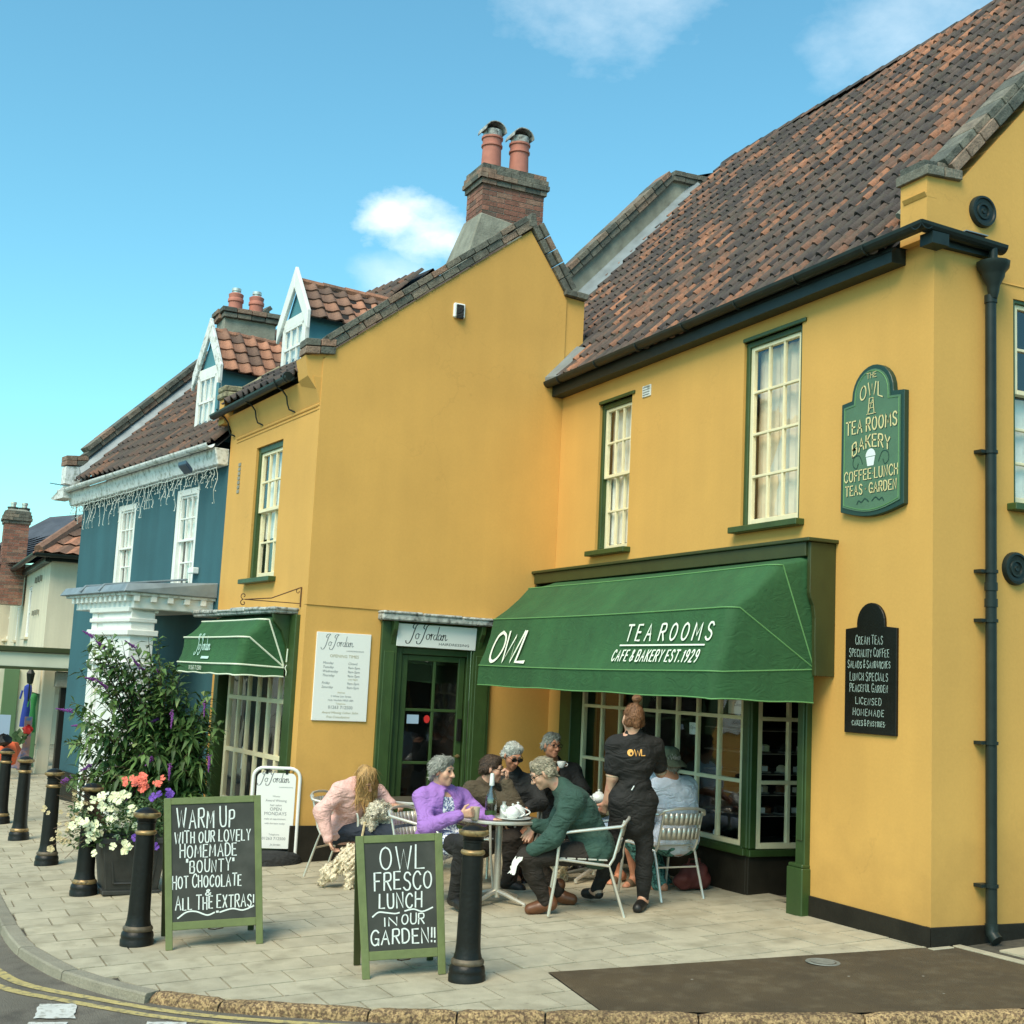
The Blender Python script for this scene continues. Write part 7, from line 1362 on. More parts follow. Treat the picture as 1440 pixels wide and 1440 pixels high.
def surfnets(Vv, lo, h):
    I = Vv > 0; I[0] = I[-1] = False; I[:, 0] = I[:, -1] = False; I[:, :, 0] = I[:, :, -1] = False; n = Vv.shape
    O8 = [(i, j, k) for i in (0, 1) for j in (0, 1) for k in (0, 1)]
    cnt = sum(I[i:n[0] - 1 + i, j:n[1] - 1 + j, k:n[2] - 1 + k].astype(np.int8) for i, j, k in O8); act = (cnt > 0) & (cnt < 8)
    ijk = np.argwhere(act); idx = -np.ones(act.shape, np.int64); idx[act] = np.arange(len(ijk)); pos = np.zeros((len(ijk), 3)); m = np.zeros(len(ijk))
    val = {o: Vv[ijk[:, 0] + o[0], ijk[:, 1] + o[1], ijk[:, 2] + o[2]] for o in O8}; ins = {o: I[ijk[:, 0] + o[0], ijk[:, 1] + o[1], ijk[:, 2] + o[2]] for o in O8}
    for a in O8:
        for ax in range(3):
            if a[ax]: continue
            b = tuple(a[i] + (i == ax) for i in range(3)); cr = ins[a] != ins[b]; va, vb = val[a], val[b]; den = va - vb; t = np.where(np.abs(den) > 1e-9, va / np.where(np.abs(den) > 1e-9, den, 1), .5); t = np.clip(t, 0, 1)
            q = np.tile(np.array(a, float), (len(ijk), 1)); q[:, ax] = t; pos += q * cr[:, None]; m += cr
    pos = (ijk + pos / np.maximum(m, 1)[:, None]) * h + lo; faces = []
    for ax in range(3):
        u, v = [(1, 2), (2, 0), (0, 1)][ax]; s0 = [slice(None)] * 3; s1 = [slice(None)] * 3; s0[ax] = slice(0, n[ax] - 1); s1[ax] = slice(1, n[ax]); A_, B_ = I[tuple(s0)], I[tuple(s1)]
        e = np.argwhere(A_ != B_); flip = A_[e[:, 0], e[:, 1], e[:, 2]]; e_ok = (e[:, u] > 0) & (e[:, v] > 0) & (e[:, u] < n[u] - 1) & (e[:, v] < n[v] - 1); e = e[e_ok]; flip = flip[e_ok]
        def cell(du, dv): q = e.copy(); q[:, u] += du; q[:, v] += dv; return idx[q[:, 0], q[:, 1], q[:, 2]]
        F = np.stack([cell(-1, -1), cell(0, -1), cell(0, 0), cell(-1, 0)], 1); F[~flip] = F[~flip][:, ::-1]; faces.append(F)
    return pos, np.concatenate(faces)
def C_(a, b, ra, rb=None, k=.012):
    a, b = np.array(a, float), np.array(b, float); rb = ra if rb is None else rb; m = max(ra, rb); return ('c', (a, b, ra, rb), k, 1, [np.minimum(a, b) - m, np.maximum(a, b) + m])
def E_l(c, f, u, r, k=.012, sign=1):
    c = np.array(c, float); f = np.array(f, float); f /= np.linalg.norm(f); u = np.array(u, float); u = u - f * (u @ f); u /= np.linalg.norm(u); s = np.cross(f, u); Rm = np.stack([s, f, u], 1); r = np.array(r, float); m = r.max(); return ('e', (c, Rm, r), k, sign, [c - m, c + m])
def vol(name, prims, h, material, parent, wob=0., wf=14., seed=0, label=None):
    Vv, lo = field(prims, h)
    if wob:
        rg = np.random.RandomState(seed); n = Vv.shape; g = [lo[i] + h * np.arange(n[i]) for i in range(3)]; X, Y, Z = np.meshgrid(*g, indexing='ij'); w = 0
        for q in range(6): kx = rg.normal(size=3); kx = kx / np.linalg.norm(kx) * wf * (1 + q * .45); ky = rg.normal(size=3) * wf; w = w + np.sin(kx[0] * X + kx[1] * Y + kx[2] * Z + rg.uniform(0, 6)) * np.sin(ky[0] * X + ky[1] * Y + ky[2] * Z) / (1 + q * .35) * 1.3
        Vv = Vv + (w * wob * .5).astype(np.float32)
    pos, F = surfnets(Vv, lo, h); me = bpy.data.meshes.new(name); o_ = np.array(org(parent)); pos = pos - o_; nv, nf = len(pos), len(F)
    me.vertices.add(nv); me.vertices.foreach_set('co', pos.astype(np.float32).ravel()); me.loops.add(nf * 4); me.loops.foreach_set('vertex_index', F.astype(np.int32).ravel()); me.polygons.add(nf)
    me.polygons.foreach_set('loop_start', np.arange(0, nf * 4, 4, dtype=np.int32)); me.polygons.foreach_set('loop_total', np.full(nf, 4, np.int32)); me.update(calc_edges=True); me.validate()
    me.polygons.foreach_set('use_smooth', [True] * len(me.polygons)); me.materials.append(material); return props(link(name, me, parent), label)
def nrmz(v): v = np.array(v, float); return v / (np.linalg.norm(v) + 1e-9)
def hand(w, tip, nrm, curl=.5, thumb=1, k=.003):
    """palm, four separate bent fingers of different length and a thumb; tip: direction of the knuckles, nrm: back of the hand"""
    w = np.array(w, float); d = nrmz(tip); n = nrmz(nrm); n = nrmz(n - d * (n @ d)); s = np.cross(d, n) * thumb; P = []
    for j in range(4): P.append(C_(w + d * .012 + s * (j - 1.5) * .010, w + d * .082 + s * (j - 1.5) * .0185, .0125, .0115, .005))
    for j, L in enumerate((.062, .074, .070, .055)):
        a = w + d * .084 + s * (1.5 - j) * .0195; c1, c2 = curl * .9, curl * 2.0; sp = s * (1.5 - j) * .06
        d1 = d * math.cos(c1) - n * math.sin(c1) + sp; b = a + nrmz(d1) * L * .5; d2 = d * math.cos(c2) - n * math.sin(c2) + sp; c = b + nrmz(d2) * L * .5; P += [C_(a, b, .0088, .0080, k), C_(b, c, .0080, .0068, k)]
    a = w + d * .025 + s * .030; b = a + nrmz(d * .7 + s * .75 - n * .25) * .038; c = b + nrmz(d * .95 + s * .25 - n * .35) * .032; P += [C_(a, b, .0125, .0098, .004), C_(b, c, .0098, .0078, k)]
    return P
def headp(c, f, u, kk=.010, female=False):
    c = np.array(c, float); f = nrmz(f); u = nrmz(np.array(u, float)); u = nrmz(u - f * (u @ f)); s = np.cross(f, u); q = lambda a, b, z: c + s * a + f * b + u * z; P = []
    P += [E_l(q(0, -.012, .022), f, u, (.072, .092, .092), kk), E_l(q(0, .03, -.045), f, u, (.056, .056, .068), kk), C_(q(0, .068, -.098), q(0, .05, -.09), .022, .026, kk), C_(q(0, .086, .008), q(0, .112, -.034), .0085, .0135, .004), C_(q(-.03, .078, .022), q(.03, .078, .022), .0125, .0125, .006)]
    for e in (-1, 1): P += [E_l(q(e * .040, .058, -.030), f, u, (.024, .024, .026), .008), E_l(q(e * .074, -.006, -.012), nrmz(s * e * .9 + f * -.3) , u, (.022, .010, .033), .004), C_(q(e * .012, .104, -.036), q(e * .016, .1, -.038), .007, .007, .003)]
    P += [C_(q(-.018, .084, -.064), q(.018, .084, -.064), .0075, .0075, .004), C_(q(-.015, .082, -.077), q(.015, .082, -.077), .008, .008, .004)]
    for e in (-1, 1): P.append(E_l(q(e * .030, .092, .004), f, u, (.014, .010, .009), .004, -1))
    return P, q, s, f, u
PJ = {}
PJ['purple']=dict(pel=(-3.17, -2.431, 0.317),chest=(-3.099, -2.438, 0.594),neck=(-3.07, -2.48, 0.772),head=(-3.023, -2.477, 0.933),shR=(-3.061, -2.626, 0.702),shL=(-3.138, -2.245, 0.696),elR=(-2.908, -2.637, 0.484),elL=(-2.983, -2.108, 0.548),wrR=(-2.754, -2.418, 0.597),wrL=(-2.814, -2.108, 0.556),hdR=(-2.713, -2.336, 0.619),hdL=(-2.79, -2.053, 0.547),knR=(-2.626, -2.412, 0.388),knL=(-2.899, -2.227, 0.362),anR=(-2.816, -2.391, -0.066),anL=(-3.12, -2.194, -0.111),toR=(-2.651, -2.385, -0.105),toL=(-2.943, -2.166, -0.139))
PJ['green']=dict(pel=(-2.239, -1.424, 0.373),chest=(-2.274, -1.59, 0.673),neck=(-2.292, -1.733, 0.862),head=(-2.319, -1.899, 0.982),shR=(-2.445, -1.581, 0.769),shL=(-2.1, -1.728, 0.781),elR=(-2.617, -1.623, 0.497),elL=(-2.152, -1.865, 0.489),wrR=(-2.661, -1.774, 0.527),wrL=(-2.253, -1.997, 0.378),hdR=(-2.67, -1.819, 0.457),hdL=(-2.319, -2.057, 0.348),knR=(-2.71, -1.804, 0.291),knL=(-2.305, -2.018, 0.316),anR=(-2.648, -1.528, -0.027),anL=(-2.317, -1.817, -0.031),toR=(-2.591, -1.443, -0.066),toL=(-2.374, -1.919, -0.093))
PJ['brown']=dict(pel=(-3.906, -1.716, 0.219),chest=(-3.8, -1.711, 0.549),neck=(-3.739, -1.764, 0.751),head=(-3.672, -1.718, 0.909),shR=(-3.603, -1.935, 0.712),shL=(-3.919, -1.534, 0.685),elR=(-3.402, -1.589, 0.586),elL=(-3.92, -1.363, 0.504),wrR=(-3.464, -1.669, 0.802),wrL=(-3.804, -1.576, 0.466),hdR=(-3.475, -1.668, 0.876),hdL=(-3.676, -1.551, 0.493),knR=(-3.532, -1.539, 0.297),knL=(-3.836, -1.348, 0.269),anR=(-3.539, -1.558, -0.075),anL=(-3.89, -1.345, -0.109),toR=(-3.455, -1.484, -0.124),toL=(-3.763, -1.303, -0.141))
PJ['grey']=dict(pel=(-4.263, -1.185, 0.253),chest=(-4.134, -1.25, 0.587),neck=(-4.07, -1.308, 0.83),head=(-3.964, -1.376, 1.015),shR=(-4.146, -1.447, 0.756),shL=(-4.048, -1.12, 0.755),elR=(-4.016, -1.468, 0.572),elL=(-3.896, -1.097, 0.572),wrR=(-3.78, -1.433, 0.545),wrL=(-3.724, -1.315, 0.551),hdR=(-3.707, -1.396, 0.547),hdL=(-3.702, -1.383, 0.534),knR=(-3.833, -1.466, 0.29),knL=(-3.754, -1.302, 0.299),anR=(-3.885, -1.35, -0.057),anL=(-3.828, -1.232, -0.051),toR=(-3.69, -1.4, -0.089),toL=(-3.628, -1.272, -0.082))
PJ['cup']=dict(pel=(-4.648, -0.495, 0.355),chest=(-4.578, -0.563, 0.67),neck=(-4.568, -0.612, 0.902),head=(-4.472, -0.703, 1.089),shR=(-4.554, -0.8, 0.837),shL=(-4.54, -0.413, 0.83),elR=(-4.378, -0.84, 0.646),elL=(-4.377, -0.363, 0.635),wrR=(-4.165, -0.804, 0.842),wrL=(-4.098, -0.595, 0.62),hdR=(-4.14, -0.774, 0.912),hdL=(-4.073, -0.655, 0.609),knR=(-4.236, -0.68, 0.334),knL=(-4.169, -0.544, 0.355),anR=(-4.3, -0.58, -0.047),anL=(-4.251, -0.481, -0.028),toR=(-4.112, -0.648, -0.065),toL=(-4.063, -0.551, -0.047))
PJ['wait']=dict(pel=(-2.134, -1.157, 0.768),chest=(-2.095, -1.181, 1.113),neck=(-2.058, -1.211, 1.308),head=(-2.05, -1.235, 1.445),shR=(-2.037, -1.024, 1.228),shL=(-2.135, -1.349, 1.226),elR=(-2.125, -0.906, 1.011),elL=(-2.168, -1.339, 0.968),wrR=(-2.315, -0.86, 1.09),wrL=(-2.255, -1.339, 0.755),hdR=(-2.367, -0.863, 1.121),hdL=(-2.302, -1.343, 0.676),knR=(-2.14, -1.026, 0.303),knL=(-2.317, -1.218, 0.32),anR=(-2.175, -1.005, -0.008),anL=(-2.513, -1.254, 0.011),toR=(-2.05, -1.127, -0.055),toL=(-2.668, -1.26, -0.037))
PJ['hat']=dict(pel=(-2.688, -0.374, 0.396),chest=(-2.642, -0.415, 0.693),neck=(-2.607, -0.483, 0.928),head=(-2.609, -0.531, 1.067),shR=(-2.686, -0.273, 0.849),shL=(-2.622, -0.608, 0.84),elR=(-2.791, -0.18, 0.591),elL=(-2.693, -0.702, 0.663),wrR=(-3.065, -0.29, 0.598),wrL=(-3.006, -0.658, 0.667),hdR=(-3.145, -0.347, 0.615),hdL=(-3.079, -0.704, 0.696),knR=(-3.292, -0.329, 0.318),knL=(-3.027, -0.602, 0.342),anR=(-3.116, -0.195, -0.057),anL=(-2.874, -0.402, -0.02),toR=(-3.215, -0.276, -0.09),toL=(-3.02, -0.457, -0.079))
PJ['shorts']=dict(pel=(-3.538, -0.183, 0.448),chest=(-3.541, -0.171, 0.777),neck=(-3.524, -0.206, 1.009),head=(-3.518, -0.239, 1.155),shR=(-3.466, -0.067, 0.95),shL=(-3.594, -0.333, 0.936),elR=(-3.404, -0.115, 0.77),elL=(-3.53, -0.379, 0.756),wrR=(-3.375, -0.27, 0.707),wrL=(-3.427, -0.376, 0.688),hdR=(-3.349, -0.331, 0.696),hdL=(-3.367, -0.366, 0.688),knR=(-3.169, -0.563, 0.386),knL=(-3.416, -0.733, 0.394),anR=(-3.183, -0.472, -0.005),anL=(-3.416, -0.49, -0.016),toR=(-3.139, -0.592, -0.077),toL=(-3.33, -0.642, -0.081))
PJ['pink']=dict(pel=(-4.808, -2.683, 0.222),chest=(-4.656, -2.683, 0.501),neck=(-4.567, -2.66, 0.654),head=(-4.435, -2.642, 0.737),shR=(-4.552, -2.849, 0.608),shL=(-4.643, -2.446, 0.589),elR=(-4.546, -3.016, 0.422),elL=(-4.628, -2.398, 0.531),wrR=(-4.493, -2.948, 0.186),wrL=(-4.502, -2.357, 0.499),hdR=(-4.485, -2.904, 0.098),hdL=(-4.419, -2.295, 0.488),knR=(-4.207, -2.368, 0.269),knL=(-4.461, -2.201, 0.275),anR=(-4.255, -2.336, -0.17),anL=(-4.507, -2.155, -0.187),toR=(-4.169, -2.255, -0.221),toL=(-4.419, -2.072, -0.24))

TRI = [0]
def strands(t, pre, q, hk, hm, seed=0, n=None, ln=None, wd=.0045, mode='hair'):
    """thin locks growing out of the hair or fur surface"""
    src = [o for o in t.children if o.name.startswith(pre) and o.type == 'MESH'][0]; me = src.data; rg = random.Random(seed); mb = MB(); o_ = org(src); np_ = len(me.polygons)
    lng = hk[0] == 'long'; n = n or (420 if lng else 520); ln = ln or (.11 if lng else .034)
    ctr = V(q(0, -.02, .0)) if q else None; dnv = -(V(q(0, 0, 1)) - V(q(0, 0, 0))) if q else V((0, 0, -1)); bkv = -(V(q(0, 1, 0)) - V(q(0, 0, 0))) if q else V((0, 0, 0))
    if lng: dnv = V((0, 0, -1)); bkv = V((0, 0, 0))
    for k in range(n):
        p = me.polygons[rg.randrange(np_)]; c = V(p.center) + o_; nn = V(p.normal); rv = V((rg.gauss(0, 1), rg.gauss(0, 1), rg.gauss(0, 1)))
        if mode == 'fur': d = (rv * .55 + V((0, 0, -.5)) + nn * .5).normalized()
        elif hk[0] == 'bun': d = ((V(q(0, -.06, .16)) - c).normalized() + rv * .15)
        else: d = dnv * .8 + bkv * .55 + rv * (.22 if hk[0] != 'full' else .45)
        d = d - nn * d.dot(nn) * .85
        if d.length < .05: continue
        d.normalize(); s = nn.cross(d).normalized(); L_ = ln * rg.uniform(.6, 1.3); w = wd * rg.uniform(.6, 1.4); a = c + nn * .0005; b = c + d * L_ * .5 + nn * (.006 if not lng else .004); e = c + d * L_ + nn * (.001 if mode != 'fur' else .008)
        mb.rn(rg.random()); mb.add([a - s * w * .5, a + s * w * .5, b + s * w * .5, b - s * w * .5, e], [(0, 1, 2, 3), (3, 2, 4)])
    nmt = hm.name + ' locks'; m2 = bpy.data.materials.get(nmt)
    if not m2:
        col = hm_base[hm.name]; m2 = mat(nmt, col, .6, rnd=.0, rndcol=[(0, tuple(c * .45 for c in col)), (.5, col), (1, tuple(min(1, c * 1.7) for c in col))])
    part(mb, 'locks', m2, t, kind='stuff', norm=False)
hm_base = {M[k].name: v for k, v in dict(hairgrey=(.27, .26, .22), hairlight=(.42, .41, .36), hairbrown=(.07, .038, .02), hairsand=(.30, .25, .17), hairblond=(.42, .24, .085), hairauburn=(.20, .085, .035), fur=(.64, .52, .34), furw=(.62, .55, .42)).items()}
def person(nm, label, face, cl, h=.0068, up_=(0, 0, 1), handR=None, handL=None, scale=1., fem=False, lean_neck=0, sleeves='long', legs='long', skin='skin', footk=None):
    J = {k: np.array(v) for k, v in PJ[nm].items()}; t = thing('person', label, 'person', tuple(J['pel']) if True else None)
    ORIG = V(J['pel']); w = scale
    across = nrmz(J['shL'] - J['shR']); trunk = nrmz(J['neck'] - J['pel']); fwd = nrmz(np.cross(across, trunk)) 
    hipd = across * .085; hR, hL = J['pel'] - hipd + [0, 0, 0], J['pel'] + hipd
    P = []
    P += [C_(hR, hL, .105 * w, .105 * w, .02), C_(J['pel'], J['chest'], .115 * w, .105 * w, .025), C_(J['chest'] - across * .055, J['chest'] + across * .055, .105 * w, .105 * w, .025), C_(J['chest'] + trunk * .10 - across * .07, J['chest'] + trunk * .10 + across * .07, .09 * w, .09 * w, .02)]
    P += [C_(J['shR'], J['neck'] - trunk * .01, .052, .045, .018), C_(J['shL'], J['neck'] - trunk * .01, .052, .045, .018)]
    hd, q, s, f, u = headp(J['head'], face, up_, female=fem); P += hd
    P += [C_(J['neck'] - trunk * .03, q(0, -.02, -.07), .056 if not fem else .048, .05 if not fem else .045, .012)]
    for S_ in 'RL':
        P += [C_(J['sh' + S_], J['el' + S_], .050 * w, .040, .012), C_(J['el' + S_], J['wr' + S_], .040, .0265, .010)]
        hp = hR if S_ == 'R' else hL
        P += [C_(hp, J['kn' + S_], .088 * w, .058, .02), C_(J['kn' + S_] * .7 + J['an' + S_] * .3, J['kn' + S_], .052, .056, .015), C_(J['kn' + S_] * .62 + J['an' + S_] * .38, J['an' + S_], .054, .036, .014)]
        A_, T_ = J['an' + S_], J['to' + S_]; hl = A_ - nrmz(T_ - A_) * .045 - np.array([0, 0, .035]); P += [C_(A_, hl, .036, .034, .01), C_(A_ * .6 + T_ * .4 - [0, 0, .01], T_, .036, .028, .01), C_(hl, T_, .032, .024, .01)]
        hs = (handR if S_ == 'R' else handL) or {}
        td = nrmz(hs.get('tip', J['hd' + S_] - J['wr' + S_])); P += hand(J['wr' + S_] + td * .01, td, hs.get('n', (0, 0, 1)), hs.get('curl', .45), hs.get('thumb', 1 if S_ == 'L' else -1))
    body = vol('body', P, h, M[skin], t, seed=1)
    # eyes, brows, lips
    mb = MB()
    for e in (-1, 1): mb.ball(V(q(e * .030, .082, .004)), .0105, 8)
    part(mb, 'eyes', M['eye'], t, smooth=True) if True else None
    mb = MB(); mb.tube([V(q(-.018, .0895, -.0705)), V(q(0, .0935, -.0695)), V(q(.018, .0895, -.0705))], .0042, 6); part(mb, 'lips', M['lip'], t, smooth=True)
    mb = MB()
    for e in (-1, 1): mb.tube([V(q(e * .014, .093, .028)), V(q(e * .03, .091, .034)), V(q(e * .046, .080, .028))], .0032, 5)
    part(mb, 'eyebrows', M[cl.get('brow', 'hairbrown')], t, smooth=True)
    # clothes
    if 'top' in cl:
        m_, e = cl['top'][:2]; T = []
        T += [C_(hR + trunk * .02, hL + trunk * .02, .112 * w + e, None, .02), C_(J['pel'] + trunk * .03, J['chest'], .118 * w + e, .110 * w + e, .025), C_(J['chest'] - across * .06, J['chest'] + across * .06, .108 * w + e, None, .025), C_(J['chest'] + trunk * .10 - across * .075, J['chest'] + trunk * .10 + across * .075, .090 * w + e, None, .02), C_(J['shR'], J['neck'] - trunk * .035, .056 + e, .040 + e, .018), C_(J['shL'], J['neck'] - trunk * .035, .056 + e, .040 + e, .018)]
        if cl.get('collar'): T.append(C_(J['neck'] - trunk * .02, J['neck'] + trunk * .018, .062 + e * .5, .060 + e * .5, .01))
        if cl.get('hood'): T += [C_(J['neck'] - fwd * .05 - across * .05, J['neck'] - fwd * .05 + across * .05, .055, .055, .015), C_(J['neck'] - fwd * .09 - trunk * .05, J['neck'] - fwd * .06, .06, .06, .015)]
        for S_ in 'RL':
            sh, el, wr = J['sh' + S_], J['el' + S_], J['wr' + S_]
            if sleeves == 'long': T += [C_(sh, el, .054 * w + e, .047 + e, .014), C_(el, wr - nrmz(wr - el) * .01, .047 + e, .033 + e * .8, .012)]
            elif sleeves == 'short': T += [C_(sh, sh + (el - sh) * .72, .056 * w + e, .056 + e * 1.2, .012)]
        if cl.get('opening'):   # open front: cut a wedge so that the blouse shows
            c_ = J['chest'] + trunk * .10 + fwd * .13; T.append(E_l(c_, fwd, trunk, (.055, .09, .13), .01, -1)); 
        vol('top', T, .0095, M[m_], t, wob=.0035, wf=22, seed=hash(nm) % 99 if False else len(nm), label=cl.get('toplabel'))
        if cl.get('under'):
            U_ = [C_(J['chest'] - across * .05 + fwd * .012, J['chest'] + across * .05 + fwd * .012, .112 * w, None, .02), C_(J['pel'] + trunk * .0 + fwd * .03, J['chest'] + fwd * .012, .122 * w, .112 * w, .02), C_(J['chest'] + trunk * .09 - across * .04 + fwd * .01, J['chest'] + trunk * .09 + across * .04 + fwd * .01, .09, None, .02)]
            if cl.get('tunic'): U_ += [C_(hR, hR * .45 + J['knR'] * .55, .115, .105, .03), C_(hL, hL * .45 + J['knL'] * .55, .115, .105, .03)]
            vol('blouse', U_, .0095, M[cl['under']], t, wob=.002, wf=25, seed=3)
    if 'bottom' in cl:
        m_, e = cl['bottom']; T = [C_(hR, hL, .108 * w + e, None, .02)]
        for S_ in 'RL':
            hp = hR if S_ == 'R' else hL; kn, an = J['kn' + S_], J['an' + S_]
            if legs == 'long': T += [C_(hp, kn, .090 * w + e, .062 + e, .018), C_(kn, an + (kn - an) * .04, .062 + e, .042 + e * 1.6, .014), C_(kn * .62 + an * .38, kn * .5 + an * .5, .060 + e, .056 + e, .014)]
            else: T += [C_(hp, kn + (hp - kn) * .12, .092 * w + e, .076 + e, .018)]
        if cl.get('apron'): T.append(C_(J['pel'] + trunk * .13 - across * .03, J['pel'] - trunk * .16, .125, .14, .02))
        vol('trousers' if legs == 'long' else 'shorts', T, .0095, M[m_], t, wob=.0035, wf=20, seed=5)
    if 'shoe' in cl:
        m_, ex = cl['shoe']
        for S_ in 'RL':
            A_, T_ = J['an' + S_], J['to' + S_]; dd = nrmz(T_ - A_); hl = A_ - dd * .045 - np.array([0, 0, .035]); T = [C_(hl, T_ + dd * .01, .041 + ex, .035 + ex, .01), C_(A_ * .5 + T_ * .5 - [0, 0, .012], T_, .040 + ex, .034, .01)]
            if ex > .002 or cl.get('ankle'): T.append(C_(A_ + [0, 0, cl.get('ankle', .0)], hl, .044 + ex, .042, .01))
            if m_ == 'sandal': T = [C_(hl - [0, 0, .016], T_ - [0, 0, .012], .034, .036, .008), C_(hl * .35 + T_ * .65 + [0, 0, .006], hl * .3 + T_ * .7 + [0, 0, .006], .040, .040, .006)]
            vol('sandal' if m_ == 'sandal' else 'shoe', T, .007, M[m_], t)
    hk = cl['hair']; hm = M[hk[1]]; Hh = [E_l(q(0, -.018, .028), f, u, (.079, .098, .094), .008)]
    if hk[0] == 'short': Hh += [C_(q(-.038, .035, .085), q(.038, .035, .085), .030, .030, .01), C_(q(-.06, -.04, -.02), q(.06, -.04, -.02), .04, .04, .012), C_(q(0, -.075, -.045), q(0, -.075, .02), .036, .04, .012)]
    if hk[0] == 'full': Hh += [C_(q(-.042, .042, .085), q(.042, .042, .085), .035, .035, .01), C_(q(-.068, -.03, -.02), q(-.06, .01, .05), .038, .04, .012), C_(q(.068, -.03, -.02), q(.06, .01, .05), .038, .04, .012), C_(q(0, -.075, -.06), q(0, -.08, .03), .042, .05, .012)]
    if hk[0] == 'bun': Hh += [C_(q(-.05, -.03, -.03), q(.05, -.03, -.03), .042, .042, .012), C_(q(-.012, -.06, .160), q(.012, -.06, .164), .030, .030, .003), C_(q(0, -.05, .11), q(0, -.055, .14), .026, .02, .004), C_(q(0, -.075, -.05), q(0, -.06, .0), .03, .04, .01)]
    if hk[0] == 'long':
        for e in np.linspace(-1, 1, 7): a = q(e * .062, .01 - abs(e) * .02, .07); b = q(e * .085, .075 - abs(e) * .03, -.06); b2 = b + np.array([0, 0, -.12 - .03 * math.cos(e * 5)]) + s * e * .01; Hh += [C_(a, b, .034, .028, .008), C_(b, b2, .027, .016, .007)]
        Hh += [C_(q(0, -.08, .02), q(0, -.06, -.07), .05, .05, .012)]
    cut = []
    if hk[0] != 'long': cut = [E_l(q(0, .110, -.035), f, u, (.070, .058, .110), .005, -1), E_l(q(-.078, .02, -.035), f, u, (.02, .035, .032), .005, -1), E_l(q(.078, .02, -.035), f, u, (.02, .035, .032), .005, -1)]
    if hk[0] == 'bun': cut = cut[:1]
    vol('hair', Hh + cut, .006, hm, t, wob=.0045 if hk[0] != 'bun' else .003, wf=55 if hk[0] != 'long' else 40, seed=len(hk[1]))
    strands(t, 'hair', q, hk, hm, seed=len(nm) * 7)
    if cl.get('glasses'):
        dk = cl['glasses'] == 'sun'; mb = MB()
        for e in (-1, 1):
            cc = V(q(e * .032, .108, .003)); ring = [cc + V(s) * (.025 * math.cos(a)) + V(u) * (.018 * math.sin(a)) for a in [2 * math.pi * k / 12 for k in range(13)]]
            mb.tube(ring, .0026 if not dk else .004, 5); mb.tube([V(q(e * .057, .104, .006)), V(q(e * .076, .06, .006)), V(q(e * .077, -.01, .0))], .0028, 5)
            if dk: mb.add([cc] + ring[:-1], [(0, k + 1, (k + 1) % 12 + 1) for k in range(12)])
        mb.tube([V(q(-.008, .112, .006)), V(q(.008, .112, .006))], .003, 5); part(mb, 'sunglasses' if dk else 'glasses', M['black'], t, smooth=True)
    return t, J, q, s, f, u, trunk, across, fwd
rtv, fv_, uv_ = np.array(CR), np.array(CF), np.array((0, 0, 1.))
dn = -uv_
person('purple', 'woman in an open lilac fleece and floral tunic with short grey hair', rtv * .86 - fv_ * .42 - uv_ * .06, dict(top=('purple', .020), under='floral', tunic=1, opening=1, collar=1, bottom=('blackcl', .012), shoe=('shoe', .004), hair=('full', 'hairgrey'), brow='hairgrey'), fem=True, handR=dict(curl=1.0, n=-fv_), handL=dict(curl=.5, n=uv_))
person('green', 'grey haired man in a dark green sweatshirt leaning forward with brown boots', -rtv * .84 - uv_ * .48 - fv_ * .12, dict(top=('gsweat', .028), collar=1, bottom=('dkbrown', .010), shoe=('boot', .008), ankle=.07, hair=('short', 'hairsand'), brow='hairgrey', glasses='clear'), up_=(-.1, -.35, 1), handR=dict(curl=.25, n=rtv * .2 + fv_), handL=dict(curl=.9, n=uv_), scale=1.08)
person('brown', 'dark haired man in glasses and brown jumper holding a hand to his mouth', rtv * .96 - fv_ * .16 - uv_ * .18, dict(top=('brown', .026), collar=1, bottom=('dkbrown', .018), shoe=('shoe', .004), hair=('short', 'hairbrown'), glasses='clear'), handR=dict(curl=1.15, n=rtv * .8 + uv_ * .3, tip=uv_ * .9 + rtv * .1), handL=dict(curl=.6), scale=1.05)
person('grey', 'woman with silver hair and dark sunglasses in a charcoal jacket looking down', rtv * .42 - fv_ * .82 - uv_ * .38, dict(top=('darkcl', .022), collar=1, under='grey', bottom=('blackcl', .014), shoe=('sandal', .002), hair=('short', 'hairlight'), brow='hairgrey', glasses='sun'), fem=True, legs='short', skin='skinr', handR=dict(curl=.8), handL=dict(curl=.8))
person('cup', 'man in glasses and black top raising a white cup at the back', rtv * .50 - fv_ * .86, dict(top=('darkcl', .018), collar=1, bottom=('darkcl', .014), shoe=('shoe', .004), hair=('short', 'hairgrey'), glasses='clear'), skin='skinr', handR=dict(curl=1.0, n=-rtv), handL=dict(curl=.5))
wt = person('wait', 'standing waitress in black with an auburn bun and her back turned', fv_ * .93 - rtv * .34 - uv_ * .10, dict(top=('blackcl', .012), collar=1, bottom=('blackcl', .004), apron=1, shoe=('shoe', .0), hair=('bun', 'hairauburn')), fem=True, sleeves='short', handR=dict(curl=.9, n=uv_), handL=dict(curl=.5, n=-fv_))
person('hat', 'man in a camouflage hat and pale blue T-shirt seen from behind on the right', fv_ * .72 - rtv * .68, dict(top=('palet', .022), bottom=('tealpat', .016), shoe=('sandal', .002), hair=('short', 'hairgrey')), sleeves='short', legs='long', skin='skinr', scale=1.15, handR=dict(curl=.5), handL=dict(curl=.5))
person('shorts', 'person in light blue shorts and sandals seated mostly hidden behind the waitress', -rtv * .9 - fv_ * .2, dict(top=('palet', .016), bottom=('ltshort', .016), shoe=('sandal', .002), hair=('short', 'hairbrown')), sleeves='short', legs='short', skin='skinr', handR=dict(curl=.6), handL=dict(curl=.6))
